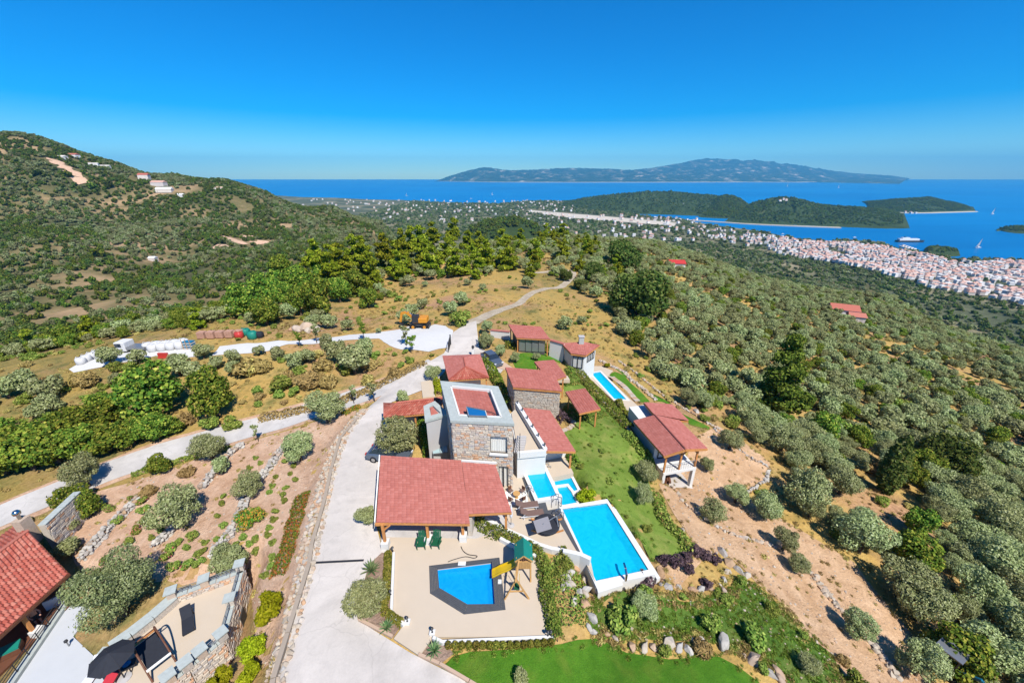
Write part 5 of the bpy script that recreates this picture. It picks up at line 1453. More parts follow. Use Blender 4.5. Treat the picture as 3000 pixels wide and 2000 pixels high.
for x, y, z, lb in ((1160, 985, .3, 'small black lantern on the post beside the agave bed'), (1332, 1060, .3, 'small black lantern at the terrace opening by the shrub row'),
                    (2128, 1082, .36, 'small black lantern of the pair at the hedge corner, on the wall end'), (2148, 1080, .36, 'small black lantern of the pair at the hedge corner, beside the hedge'),
                    (1045, 800, .42, 'blue-tinted lantern halfway along the low wall by the silver shrub')):
    p = at('c2', x, y, z); dup_tree(lan, p, 0, (.62,) * 3, label=lb)
    if z == .3:
        t = thing('lantern_pillar', lb.replace('small black lantern on the', 'white pillar').replace('small black lantern at', 'white pillar at'), 'pillar', up(p, .1))
        MB().box(up(p, .2), (.3, .3, .2)).build('block', 'render_white', t); MB().box(up(p, .305), (.34, .34, .02)).build('cap', 'render_white', t)

# flagstone paths, terracotta jar, logs under the gabled house
fs_pts = smooth_line([tuple(hit('d1', x, y)) for x, y in ((1375, 915), (1440, 950), (1510, 1000), (1570, 1050), (1640, 1130), (1690, 1190), (1730, 1228))], 5)
t = thing('stepping_path', 'curved row of pale stepping stones in the pool house lawn', 'path', fs_pts[0])
for i, p in enumerate(fs_pts[::1]):
    a = math.atan2(fs_pts[min(i + 1, len(fs_pts) - 1)].y - fs_pts[max(i - 1, 0)].y, fs_pts[min(i + 1, len(fs_pts) - 1)].x - fs_pts[max(i - 1, 0)].x)
    MB().box((p.x, p.y, T(p.x, p.y) + .08), (.36, .8, .06), rotz=a).build('stepping_stone', 'rock_tan', t)
gp_ = smooth_line([tuple(hit('c5', x, y)) for x, y in ((-60, 940), (0, 915), (60, 890), (95, 855), (100, 800), (92, 760))], 3)
t = thing('stepping_path', 'yellowish stone path edging the patchy lawn by the lean-to', 'path', gp_[0])
for i, p in enumerate(gp_):
    MB().box((p.x, p.y, T(p.x, p.y) + .08), (.55, .5, .06), rotz=R.uniform(0, 2)).build('stepping_stone', 'rock_tan', t)
p = hit('c5', 1005, 1295); t = thing('terracotta_jar', 'large terracotta jar by the corner of the white undercroft', 'jar', p)
MB().lathe(p, [(.22, 0), (.5, .35), (.55, .6), (.4, .95), (.25, 1.05), (.3, 1.15)], 14).build('body', 'terracotta', t, True)
MB().lathe(p + Vector((0, 0, 1.15)), [(.3, 0), (.33, .04), (.22, .05)], 14).build('rim', 'terracotta', t)
p = gp(.36, 1.6, BZ); t = thing('log_pile', 'pile of split logs in the undercroft', 'logs', p)
for i in range(14):
    q = p + Vector((R.uniform(-.5, .5), R.uniform(-.4, .4), .12 + (i // 5) * .22)); MB().tube(q - Vector((.1, .45, 0)), q + Vector((.1, .45, R.uniform(0, .15))), .11, n=7).build('log', 'wood_dark', t)

# ------------------------------------------------------------------ gate, vehicles, building yard
for (x0, y0, x1, y1, lb) in ((848, 150, 828, 265, 'dark iron gate leaf opened against the gravel yard'), (1112, 130, 1118, 225, 'dark iron gate leaf opened against the garden side')):
    a, b = hit('c3', x0, y0 + 40), hit('c3', x1, y1); t = thing('gate', lb, 'gate', a)
    z0, z1 = .1, 1.75
    MB().bar(up(a, (z0 + z1) / 2), up(a.lerp(b, .02), (z0 + z1) / 2), .2, 1.9).build('post', 'metal_dark', t)
    fr = MB(); fr.bar(up(a, z1), up(b, z1 - .1), .06, .08).bar(up(a, z0 + .1), up(b, z0 + .1), .06, .08).bar(up(b, z0 + .1), up(b, z1 - .1), .06, .06); fr.build('frame', 'metal_dark', t)
    for i in range(12):
        q = a.lerp(b, (i + .5) / 12); MB().tube(up(q, z0 + .1), up(q, z1 - .05), .02, n=5).build('bar', 'metal_dark', t)
for x, y, lb in ((1055, 290, 'white gate pillar with a round black lamp near the parked car'),):
    p = hit('c3', x, y); t = thing('gate_pillar', lb, 'pillar', p)
    MB().box(p + Vector((0, 0, .6)), (.4, .4, 1.2)).build('block', 'render_white', t)
    MB().lathe(p + Vector((0, 0, 1.2)), [(.1, 0), (.06, .1), (.2, .2), (.24, .38), (.15, .55), (.03, .62)], 10).build('lamp', 'metal_dark', t, True)
def car(label, p, rz, paint='car_paint'):
    t = thing('parked_car', label, 'car', p)
    M = Matrix.Rotation(rz, 3, 'Z'); q = lambda x, y, z: p + M @ Vector((x, y, z))
    prof = [(-2.15, .55, .60), (-2.1, .75, .78), (-1.2, .95, .86), (-.2, 1.0, .88), (1.2, 1.0, .88), (2.0, .95, .84), (2.15, .7, .78)]
    b = MB(); vs = []
    for y, zt, hw_ in prof:
        vs += [q(-hw_, y, .28), q(-hw_, y, zt - .15), q(-hw_ * .9, y, zt), q(hw_ * .9, y, zt), q(hw_, y, zt - .15), q(hw_, y, .28)]
    fs = []
    for i in range(len(prof) - 1):
        for k in range(6): fs.append((6 * i + k, 6 * i + (k + 1) % 6, 6 * (i + 1) + (k + 1) % 6, 6 * (i + 1) + k))
    fs += [(0, 1, 2, 3, 4, 5), tuple(reversed(range(6 * (len(prof) - 1), 6 * len(prof))))]
    b.add(vs, fs); b.build('body', paint, t, bevel=.05)
    g = MB(); lo = [(-.78, -1.05, .93), (.78, -1.05, .93), (.78, 1.75, .97), (-.78, 1.75, .97)]; hi = [(-.62, -.35, 1.42), (.62, -.35, 1.42), (.62, 1.2, 1.44), (-.62, 1.2, 1.44)]
    g.add([q(*v) for v in lo + hi], [(0, 1, 5, 4), (1, 2, 6, 5), (2, 3, 7, 6), (3, 0, 4, 7)]); g.build('windows', 'car_glass', t)
    r_ = MB(); r_.add([q(*v) for v in hi] + [q(v[0], v[1], v[2] + .05) for v in hi], [(0, 1, 5, 4), (1, 2, 6, 5), (2, 3, 7, 6), (3, 0, 4, 7), (4, 5, 6, 7)]); r_.build('roof', paint, t)
    for sx in (-.82, .82):
        for y in (-1.35, 1.3):
            a, c = q(sx - .1, y, .33), q(sx + .1, y, .33); w = MB().tube(a, c, .33, n=16).build('tyre', 'rubber', t)
            MB().tube(q(sx - .105 if sx < 0 else sx, y, .33), q(sx if sx < 0 else sx + .105, y, .33), .2, n=12).build('rim', 'chrome', w)
        MB().box(q(sx * .75, -2.12, .68), (.34, .1, .14), rz).build('headlight', 'fabric_white', t)
        MB().box(q(sx * .8, 2.13, .8), (.26, .08, .16), rz).build('tail_light', 'plastic_red', t)
        MB().box(q(sx * 1.12, -.7, .98), (.16, .1, .12), rz).build('mirror', paint, t)
    return t
a, b = hit('c3', 1165, 310), hit('c3', 1290, 405)
car('grey-blue saloon car parked beside the gate lawn', up(a.lerp(b, .5), .14), math.atan2((b - a).y, (b - a).x) + rad(90))
p = at('d4', 330, 1262, .12); car('dark car parked between the carport roof and the silver olive tree', up(p, .1), rad(80))

p = hit('b4', 1240, 775); t = thing('excavator', 'yellow wheeled excavator with folded boom on the white gravel yard', 'excavator', p)
q = lambda x, y, z: p + Vector((x, y, z)) * .85
MB().box(q(.3, 0, .95), (3.4, 1.7, .5)).build('chassis', 'metal_dark', t)
for x in (-1.0, 1.5):
    for y in (-.95, .95): w = MB().tube(q(x, y - .25, .55), q(x, y + .25, .55), .55, n=18).build('wheel', 'rubber', t); MB().tube(q(x, y - .28, .55), q(x, y + .28, .55), .28, n=12).build('hub', 'machine_yellow', w)
MB().box(q(2.4, 0, .5), (.15, 2.3, .55)).build('dozer_blade', 'metal_dark', t)
MB().prism([V2(q(x, y, 0)) for x, y in ((-1.0, -1.15), (1.9, -1.15), (2.2, 0), (1.9, 1.15), (-1.0, 1.15))], p.z + 1.25, p.z + 1.6).build('turntable', 'machine_yellow', t)
MB().box(q(1.2, 0, 2.05), (1.6, 2.2, .9)).build('engine_cover', 'machine_yellow', t, bevel=.12)
cb = MB().box(q(-.35, -.65, 2.35), (1.3, .9, 1.5)).build('cab', 'metal_dark', t, bevel=.08)
MB().box(q(-.35, -1.12, 2.55), (1.0, .04, .9)).build('side_window', 'car_glass', cb); MB().box(q(-1.02, -.65, 2.5), (.04, .75, 1.1)).build('windscreen', 'car_glass', cb)
MB().bar(q(-.6, .25, 1.8), q(-2.4, .25, 3.5), .38, .5).build('boom', 'machine_yellow', t)
MB().bar(q(-2.4, .25, 3.5), q(-3.6, .25, 3.3), .36, .46).build('boom_tip', 'machine_yellow', t)
MB().bar(q(-3.5, .25, 3.4), q(-4.0, .25, 1.3), .32, .4).build('stick', 'machine_yellow', t)
MB().tube(q(-1.1, .25, 2.9), q(-2.6, .25, 3.75), .09, n=8).build('hydraulic_ram', 'chrome', t)
bk = MB(); bk.add([q(-4.2, -.25, 1.3), q(-4.2, .75, 1.3), q(-3.7, .75, .3), q(-3.7, -.25, .3), q(-3.4, .75, .7), q(-3.4, -.25, .7), q(-3.8, .75, 1.3), q(-3.8, -.25, 1.3)], [(0, 1, 2, 3), (3, 2, 4, 5), (0, 3, 5, 7), (1, 6, 4, 2), (0, 7, 6, 1)])
bk.build('bucket', 'metal_dark', t)
def bag(p, s, name, label, mat, group, cat):
    t = thing(name, label, cat, p, group)
    vs = []; n = 10; m = MB()
    prof = [(.78, 0), (1.0, .15), (1.06, .5), (1.0, .85), (.7, 1.0), (.3, .96)]
    for r_, z in prof:
        for i in range(n):
            a = 2 * math.pi * i / n; k = (abs(math.cos(a)) ** 4 + abs(math.sin(a)) ** 4) ** -.25
            vs.append(p + Vector((r_ * k * math.cos(a) * s * .5 * R.uniform(.93, 1.07), r_ * k * math.sin(a) * s * .5 * R.uniform(.93, 1.07), z * s * R.uniform(.93, 1.05))))
    fs = [(j * n + i, j * n + (i + 1) % n, (j + 1) * n + (i + 1) % n, (j + 1) * n + i) for j in range(len(prof) - 1) for i in range(n)] + [tuple(range((len(prof) - 1) * n, len(prof) * n))]
    m.add(vs, fs); b = m.build('sack', mat, t, True)
    for s_ in (-.3, .3): MB().path([p + Vector((s_ * s, -.3 * s, .98 * s)), p + Vector((s_ * s, -.1 * s, 1.18 * s)), p + Vector((s_ * s, .15 * s, 1.0 * s))], .03, 4).build('strap', mat, t)
for i in range(9):
    p = hit('c7', 1270 + 38 * i, 425 - 4 * i + (12 if i % 2 else -8)); bag(p, 1.25, 'bulk_bag', 'white bulk bag in the row at the back of the gravel yard', 'bag_white', 'white bulk bags', 'bag')
for i in range(4):
    p = hit('c7', 700 + 45 * i, 540 - 22 * i); bag(p, 1.1, 'bulk_bag', 'white bulk bag on the lower end of the gravel yard', 'bag_white', 'white bulk bags at the lower end', 'bag')
for i in range(5):
    p = hit('c7', 1730 + 78 * i, 322 - 3 * i); t = thing('brick_pallet', 'pallet of wrapped terracotta blocks beside the gravel yard', 'pallet', p, 'pallets of terracotta blocks')
    MB().box(p + Vector((0, 0, .07)), (1.3, 1.1, .14)).build('pallet', 'wood_dark', t)
    for a in range(3):
        for b in range(3): MB().box(p + Vector((-.42 + .42 * a, 0, .34 + .38 * b)), (.40, 1.05 + R.uniform(-.05, .05), .36)).build('block_layer', 'brick_pallet', t)
for x, y, s, mt, lb in ((2095, 295, 1.3, 'plastic_teal', 'tall crumpled teal netting bundle behind the pallets'), (2155, 325, 1.4, 'plastic_teal', 'low teal netting bundle at the end of the pallets'), (2040, 320, 1.2, 'plastic_red', 'red and white sack pile between pallets and netting'), (2215, 315, 1.1, 'fabric_dark', 'black sheeting bundle beside the teal netting')):
    bag(hit('c7', x, y), s, 'sack_bundle', lb, mt, None, 'bundle')
p = hit('c7', 1620, 410); t = thing('scaffold_stack', 'blue and white stack of scaffold frames by the bulk bags', 'scaffold', p)
for i in range(6): MB().box(p + Vector((0, 0, .2 + .22 * i)), (1.6, .9, .12)).build('board', 'plastic_blue' if i % 2 else 'bag_white', t)
for sx in (-.7, -.1, .6): MB().box(p + Vector((sx, -.48, .95)), (.06, .06, 1.9)).build('upright', 'wood_pale', t)
p = hit('c7', 1085, 435); t = thing('white_truck', 'small white truck cab half hidden by olives on the gravel yard', 'truck', p)
MB().box(p + Vector((0, 0, 1.2)), (1.7, 1.9, 1.6)).build('cab', 'bag_white', t, bevel=.12)
MB().box(p + Vector((-.2, -.97, 1.5)), (1.0, .05, .6)).build('window', 'car_glass', t)
MB().box(p + Vector((2.4, 0, .95)), (3.0, 1.9, .35)).build('bed', 'metal_grey', t)
for x in (-.3, 2.8):
    for y in (-.85, .85): MB().tube(p + Vector((x, y - .15, .4)), p + Vector((x, y + .15, .4)), .4, n=14).build('wheel', 'rubber', t)
p = hit('c7', 1395, 485); t = thing('site_barrier', 'orange plastic barrier on the gravel yard', 'barrier', p)
MB().box(p + Vector((0, 0, .45)), (1.5, .3, .7)).build('panel', 'plastic_red', t); MB().box(p + Vector((0, 0, .06)), (1.6, .6, .12)).build('base', 'plastic_red', t)
# compact digger among the olives on the dirt terrace
p = hit('b8', 1205, 1470); t = thing('compact_digger', 'compact blue and yellow digger with grey roof under the olive trees', 'digger', p)
M = Matrix.Rotation(rad(25), 3, 'Z'); q = lambda x, y, z: p + M @ Vector((x, y, z))
for s in (-.6, .6): MB().box(q(s, 0, .25), (.35, 1.9, .5), rad(25)).build('track', 'rubber', t)
MB().box(q(0, .25, .8), (1.3, 1.5, .55), rad(25)).build('body', 'plastic_blue', t, bevel=.06)
MB().box(q(.35, .75, 1.0), (.6, .6, .6), rad(25)).build('engine_cover', 'plastic_yellow', t)
for x in (-.55, .55):
    for y in (-.45, .75): MB().bar(q(x, y, 1.0), q(x, y, 2.2), .07, .07).build('post', 'metal_dark', t)
MB().box(q(0, .15, 2.25), (1.35, 1.5, .1), rad(25)).build('canopy', 'metal_grey', t)
MB().bar(q(0, -.5, .8), q(0, -1.6, 1.6), .18, .2).build('boom', 'plastic_blue', t); MB().bar(q(0, -1.6, 1.6), q(0, -2.0, .3), .15, .16).build('stick', 'plastic_blue', t)

# ------------------------------------------------------------------ the lower house with curved clay tiles
HE, HR = -2.55, -.95
a0, a1 = at('d2', 575, 650, HE), at('d2', -40, 1206, HE)
r0, r1 = at('d2', 238, 302, HR), at('d2', -60, 420, HR)
r1 = r0 + (a1 - a0) * 1.0; r1.z = HR
a2 = a0 + (a1 - a0) * 1.35; r2 = r0 + (a1 - a0) * 1.35
t = thing('lower_house', 'house with curved clay roof tiles, timber posts and a railed porch over a pale terrace', 'house', up(ctr([a0, a2, r0, r2]), LOW_Z))
roof_quad(t, a2, a0, r2, r0, .27, .36, 'roof_clay', 'curved', indiv=300, th=.18)
bk0, bk1 = r0 + (r0 - a0) * .8, r2 + (r0 - a0) * .8; bk0.z = bk1.z = HE
roof_quad(t, bk0, bk1, r0, r2, .27, .36, 'roof_clay', 'curved', th=.18)
MB().path([r0 + Vector((0, 0, .1)), r2 + Vector((0, 0, .1))], .13, 7).build('ridge_tile', 'roof_clay', t)
MB().bar(a2 + Vector((.02, 0, -.14)), a0 + Vector((.02, 0, -.14)), .07, .2).build('fascia', 'wood_dark', t)
ey = (a1 - a0); ey.z = 0; ey.normalize(); exh = (a0 - r0); exh.z = 0; exh.normalize()
bq = [a0 - exh * 3.6 + ey * .4, a2 - exh * 3.6, bk1 + exh * .3, bk0 + exh * .3 + ey * .4]
wl = MB().prism([V2(p) for p in bq], LOW_Z - .4, HE - .12).build('wall', 'render_grey', t)
gq = [a0 - exh * .3 + ey * .35, a0 - exh * 3.6 + ey * .35]
for s in (.08, .5, .97):
    p = a0.lerp(a2, s) - exh * .35; post(t, p, LOW_Z, HE - .15, .2, 'wood')
beam(t, a0 - exh * .35 + Vector((0, 0, -.2)), a2 - exh * .35 + Vector((0, 0, -.2)))
MB().prism([V2(p) for p in (a0 + ey * .2, a2, a2 - exh * 3.7, a0 - exh * 3.7 + ey * .2)], LOW_Z - .3, LOW_Z + .06).build('porch_floor', 'wood_dark', t)
# chimney
p = at('d2', 170, 235, -.6); c = MB().box((p.x - .1, p.y + .2, -1.6), (.75, .75, 2.6)).build('chimney', 'stone_pale', t)
MB().lathe((p.x - .1, p.y + .2, -.3), [(.12, 0), (.12, .45), (.24, .5), (.27, .68), (.18, .85), (.03, .9)], 12).build('cowl', 'chrome', c, True)
# pale terrace, ledge and railing in front of the porch
LOWT = [V2(p) for p in ats('c1', [(440,1000),(600,1090),(480,1262),(570,1347),(660,1430),(760,1620),(80,1640),(-40,1700),(130,1500),(300,1240),(470,1030)], LOW_Z)]
paved('lower_terrace', LOWT, LOW_Z, 'paving_pale', zb=LOW_Z - .6)
rt = thing('porch_railing', 'black double rail along the ledge between porch and pale terrace', 'railing', at('d2', 380, 1170, LOW_Z))
ra, rb = at('d2', 582, 875, LOW_Z), at('d2', 60, 1640, LOW_Z)
MB().bar(ra + Vector((0, 0, .12)), rb + Vector((0, 0, .12)), .42, .26).build('ledge', 'slate_cap', rt)
for z in (.55, .78, 1.0): MB().tube(ra + Vector((0, 0, z)), rb + Vector((0, 0, z)), .028, n=6).build('rail', 'metal_dark', rt)
for i in range(7):
    q = ra.lerp(rb, i / 6); MB().tube(q + Vector((0, 0, .2)), q + Vector((0, 0, 1.02)), .03, n=6).build('upright', 'metal_dark', rt)
p = at('d2', 350, 1160, LOW_Z); MB().box(p + Vector((-.15, 0, .3)), (.6, .6, .6)).build('pedestal', 'render_white', rt)
p = at('d2', 578, 1258, LOW_Z); t = thing('garden_lantern', 'small lantern standing alone on the pale lower terrace', 'lantern', p)
MB().tube(p, p + Vector((0, 0, .45)), .04, n=8).build('stem', 'metal_grey', t); MB().lathe(p + Vector((0, 0, .45)), [(.06, 0), (.11, .05), (.11, .18), (.02, .24)], 8).build('globe', 'metal_dark', t)
p = at('d2', 40, 1320, LOW_Z + .3); t = thing('porch_sofa', 'teal cushioned bench on the dark porch', 'bench', up(p, LOW_Z + .06))
MB().box(up(p, LOW_Z + .3), (1.6, .8, .4), rad(40)).build('base', 'wood_dark', t); MB().box(up(p, LOW_Z + .56), (1.55, .75, .14), rad(40)).build('cushion', 'plastic_teal', t)
p = at('d2', 440, 870, LOW_Z + .6); t = thing('outdoor_grill', 'dark grill with pale hood at the porch corner', 'grill', up(p, LOW_Z + .06))
MB().box(up(p, LOW_Z + .5), (.9, .6, .85), rad(40)).build('cabinet', 'fabric_white', t); MB().box(up(p, LOW_Z + 1.02), (.8, .5, .16), rad(40)).build('hood', 'metal_dark', t)

# a person standing on the porch by the rail
def person(p, rz):
    t = thing('person', 'person with bare back and dark shorts leaning at the porch rail', 'person', p)
    verts = [(0, 0, .95), (0, .02, 1.15), (0, .08, 1.38), (0, .12, 1.50), (0, .16, 1.62),
             (-.18, .10, 1.42), (-.30, .26, 1.20), (-.20, .48, 1.06), (.18, .10, 1.42), (.30, .26, 1.20), (.20, .48, 1.06),
             (-.10, 0, .90), (-.12, .03, .50), (-.12, -.02, .08), (-.12, .12, .05), (.10, 0, .90), (.12, -.05, .50), (.12, -.12, .08), (.12, .02, .05)]
    edges = [(0, 1), (1, 2), (2, 3), (3, 4), (2, 5), (5, 6), (6, 7), (2, 8), (8, 9), (9, 10), (0, 11), (11, 12), (12, 13), (13, 14), (0, 15), (15, 16), (16, 17), (17, 18)]
    radii = [.15, .15, .17, .065, .07, .075, .05, .035, .075, .05, .035, .105, .075, .05, .04, .105, .075, .05, .04]
    # fingers and thumbs resting on the rail
    for w, s in ((7, -1), (10, 1)):
        bx, by, bz = verts[w]
        for k in range(4):
            i = len(verts); verts += [(bx + s * (-.03 + .02 * k), by + .07, bz + .005), (bx + s * (-.034 + .023 * k), by + .11 + (.01 if k in (1, 2) else 0), bz - .02)]
            edges += [(w, i), (i, i + 1)]; radii += [.011, .009]
        i = len(verts); verts += [(bx - s * .05, by + .04, bz)]; edges += [(w, i)]; radii += [.012]
    me = bpy.data.meshes.new('body'); me.from_pydata(verts, edges, [])
    me.materials.append(MATS['skin'])
    o = bpy.data.objects.new('body', me); link(o, t, Vector(p)); o.rotation_euler = (0, 0, 0)
    sk = o.modifiers.new('skin', 'SKIN'); sk.use_smooth_shade = True
    for i, v in enumerate(me.skin_vertices[0].data): v.radius = (radii[i], radii[i]); v.use_root = (i == 0)
    sb_ = o.modifiers.new('sub', 'SUBSURF'); sb_.levels = 1; sb_.render_levels = 2
    h = MB(); prof = [(.03, 0), (.075, .03), (.098, .10), (.10, .16), (.085, .22), (.04, .255)]
    h.lathe((0, .20, 1.58), prof, 12); hd = h.build('head', 'skin', t, True, org=Vector((0, 0, 0)))
    MB().box((0, .305, 1.68), (.03, .04, .05)).box((-.105, .2, 1.69), (.02, .04, .06)).box((.105, .2, 1.69), (.02, .04, .06)).build('face_features', 'skin', hd, org=Vector((0, 0, 0)))
    MB().lathe((0, .18, 1.68), [(.108, 0), (.112, .06), (.095, .13), (.05, .175)], 12).build('hair', 'wood_dark', t, True, org=Vector((0, 0, 0)))
    s_ = MB(); s_.lathe((0, 0, .86), [(.17, 0), (.185, .06), (.175, .14)], 12)
    s_.tube((-.11, 0, .9), (-.125, .02, .5), .125, .105, 10).tube((.11, 0, .9), (.125, -.03, .5), .125, .105, 10); s_.build('shorts', 'fabric_dark', t, org=Vector((0, 0, 0)))
    t.rotation_euler = (0, 0, rz)
    return t
pp = at('d2', 350, 1085, LOW_Z + .06); person(pp - exh * .35, math.atan2(exh.y, exh.x) - rad(90))

# ------------------------------------------------------------------ stone terrace with parapet, coping slabs, pillars and rails
tt = thing('stone_terrace', 'raised beige terrace with rubble stone walls, slate pillar caps and metal rails', 'terrace', up(ctr(TERRACE), -4.9))
MB().prism([(p[0], p[1]) for p in TERRACE], TERR_Z - .25, TERR_Z).build('floor', 'paving', tt)
PT = TERR_Z + .55
tp = [at('c1', x, y, PT) for x, y in ((1140,985),(1600,815),(1472,1285),(1240,1478),(1050,1630))]
wall = MB()
for i in range(4):
    a, b = tp[i], tp[i + 1]
    wall_panel(wall, b, a, .18, (V2(b) - V2(a)).length - .18, -5.4, PT - .02, .36)
wl = wall.build('wall', 'mortar', tt)
Ld = (V2(tp[2]) - V2(tp[1])).length
for i in range(1, 4):
    a, b = tp[i], tp[i + 1]
    stones(wl, b, a, -5.2, -5.2, PT - .04, PT - .04, 'stone_mix', (.14, .24), (.22, .5), indiv=(150 if i == 1 else 90 if i == 2 else 0), depth=.06)
e_ = V2(tp[1]) - V2(tp[0])
nrm = Vector((e_.y, -e_.x)).normalized() * .37
stones(wl, V2(tp[0]) + nrm, V2(tp[1]) + nrm, TERR_Z, TERR_Z, PT - .03, PT - .03, 'stone_mix', (.12, .2), (.2, .45), indiv=60)
for i in range(4):
    a, b = tp[i], tp[i + 1]; n_ = 5
    ee = (b - a).normalized(); nn_ = Vector((ee.y, -ee.x, 0)) * .17
    for k in range(n_):
        MB().bar(up(a.lerp(b, k / n_ + .01), PT + .03) + nn_, up(a.lerp(b, (k + .97) / n_), PT + .03) + nn_, .44, .07).build('coping_slab', 'slate_cap', tt)
    for s in ((0, .45) if i == 0 else (0, .52) if i == 1 else (0, .6)):
        q = a.lerp(b, s) + nn_; pl = MB().box(up(q, PT + .3), (.5, .5, .62), math.atan2(ee.y, ee.x)).build('pillar', 'stone_pale', tt)
        MB().box(up(q, PT + .65), (.72, .72, .08), math.atan2(ee.y, ee.x)).build('cap', 'slate_cap', pl)
    for z in (.22, .38, .54): MB().tube(up(a, PT + z) + nn_, up(b, PT + z) + nn_, .022, n=5).build('rail', 'metal_grey', tt)
    for k in range(1, 8): q = a.lerp(b, k / 8) + nn_; MB().tube(up(q, PT), up(q, PT + .56), .02, n=5).build('rail_post', 'metal_grey', tt)
# thick sloping parapet towards the house
hp = [at('c1', x, y, PT) for x, y in ((1140, 1000), (990, 1130), (850, 1240), (720, 1330), (640, 1430))]
pw_ = MB()
for a, b in zip(hp[:-1], hp[1:]): pw_.bar(up(a, -3.7), up(b, -3.7), .7, 2 * (PT + 3.7))
pw2_ = pw_.build('house_side_wall', 'mortar', tt)
for a, b in zip(hp[:-1], hp[1:]):
    ee = (b - a).normalized(); nn_ = Vector((-ee.y, ee.x, 0)) * .36
    stones(pw2_, b + nn_ * -1, a + nn_ * -1, TERR_Z - 2.4, TERR_Z - 2.4, PT, PT, 'stone_mix', (.14, .24), (.2, .45))
    stones(pw2_, a + nn_, b + nn_, TERR_Z - .1, TERR_Z - .1, PT, PT, 'stone_mix', (.14, .24), (.2, .45))
    MB().bar(up(a, PT + .035), up(b, PT + .03), .8, .07).build('coping_slab', 'slate_cap', tt)
# dark slab on the outer wall, painting the shade of a door opening
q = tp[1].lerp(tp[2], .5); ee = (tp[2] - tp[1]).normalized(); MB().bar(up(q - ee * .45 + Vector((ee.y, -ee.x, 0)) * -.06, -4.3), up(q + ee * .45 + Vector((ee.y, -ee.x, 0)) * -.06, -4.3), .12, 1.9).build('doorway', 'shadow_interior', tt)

# retaining wall by the road above the lower house
w0, w1 = at('d2', 345, 255, -1.4), at('d2', 640, -40, -1.2)
t = thing('retaining_wall', 'tall grey stone retaining wall between the road and the lower house', 'wall', up(w0.lerp(w1, .5), -4.5))
wm = MB(); wm.bar(up(w0, -3.2), up(w1, -3.2), .45, 3.6); wl = wm.build('wall', 'mortar', t)
ee = (w1 - w0).normalized(); nn_ = Vector((ee.y, -ee.x, 0)) * .23
stones(wl, w0 + nn_, w1 + nn_, -5, -5, -1.42, -1.42, 'stone_mix', (.18, .3), (.3, .6), indiv=120)
for k in range(6): MB().bar(up(w0.lerp(w1, k / 6 + .01), -1.36), up(w0.lerp(w1, (k + .97) / 6), -1.36), .6, .08).build('coping_slab', 'slate_cap', t)

# ------------------------------------------------------------------ furniture on the stone terrace
f0, f1, f2, f3 = [at('d3', x, y, TERR_Z + .75) for x, y in ((545, 1160), (800, 955), (985, 1225), (705, 1440))]
t = thing('swing_bed', 'dark hanging daybed in a bent timber frame on the stone-walled terrace', 'swing seat', up(ctr([f0, f1, f2, f3]), TERR_Z))
MB().slab([f0.lerp(f2, .05), f1.lerp(f3, .05), f2.lerp(f0, .05), f3.lerp(f1, .05)], .14).build('bed', 'fabric_dark', t)
for a, b in ((f0, f3), (f1, f2)):
    top = [up(a, TERR_Z), up(a.lerp(b, .05), TERR_Z + 1.0), up(a.lerp(b, .35), TERR_Z + 1.75), up(a.lerp(b, .75), TERR_Z + 1.2), up(a.lerp(b, 1.12), TERR_Z)]
    MB().path([tuple(p) for p in smooth_line(top, 4)], .055, 6).build('bent_frame', 'wood_dark', t)
MB().tube(up(f0.lerp(f3, .35), TERR_Z + 1.75), up(f1.lerp(f2, .35), TERR_Z + 1.75), .045, n=6).build('top_bar', 'wood_dark', t)
MB().bar(f0 + Vector((0, 0, .03)), f1 + Vector((0, 0, .03)), .12, .1).build('edge_beam', 'wood', t)
MB().bar(f2 + Vector((0, 0, .03)), f3 + Vector((0, 0, .03)), .12, .1).build('edge_beam', 'fabric_cream', t)
pc = at('d3', 300, 1275, TERR_Z + 2.1); t = thing('parasol', 'open dark navy parasol shading seats on the stone-walled terrace', 'parasol', up(pc, TERR_Z))
MB().tube(up(pc, TERR_Z), up(pc, TERR_Z + 2.5), .035, n=8).build('pole', 'metal_dark', t)
rim = [pc + Vector((1.1 * math.cos(2 * math.pi * i / 8 + .3), 1.1 * math.sin(2 * math.pi * i / 8 + .3), -.05)) for i in range(8)]
for i in range(8):
    MB().add([rim[i], rim[(i + 1) % 8], pc + Vector((0, 0, .45))], [(0, 1, 2)]).build('panel', 'fabric_dark', t)
    MB().tube(rim[i], pc + Vector((0, 0, .43)), .018, n=4).build('rib', 'metal_dark', t)
MB().lathe(up(pc, TERR_Z), [(.35, 0), (.35, .06), (.06, .1)], 12).build('base', 'render_grey', t)
l3 = lounger_proto('white sun lounger at the foot of the navy parasol', 'fabric_white', 'wood_dark'); l3.location = at('d3', 95, 1520, TERR_Z); l3.rotation_euler = (0, 0, rad(10))
l4 = lounger_proto('sun lounger with red towel beside the white one', 'fabric_red', 'wood_dark'); l4.location = at('d3', 340, 1500, TERR_Z); l4.rotation_euler = (0, 0, rad(15))
p = at('d3', 510, 1400, TERR_Z); t = thing('low_table', 'black low table with a blue bowl beside the hanging daybed', 'table', p)
MB().box(p + Vector((0, 0, .38)), (.8, .6, .05), rad(30)).build('top', 'metal_dark', t)
for sx in (-.3, .3):
    for sy in (-.2, .2): MB().box(p + Vector((sx, sy, .19)), (.05, .05, .36)).build('leg', 'metal_dark', t)
bw_ = thing('bowl', 'blue glass bowl on the black low table', 'bowl', p + Vector((0, 0, .405)))
MB().lathe(p + Vector((0, 0, .405)), [(.08, 0), (.2, .07), (.22, .1), (.17, .08)], 12).build('dish', 'plastic_blue', bw_, True)

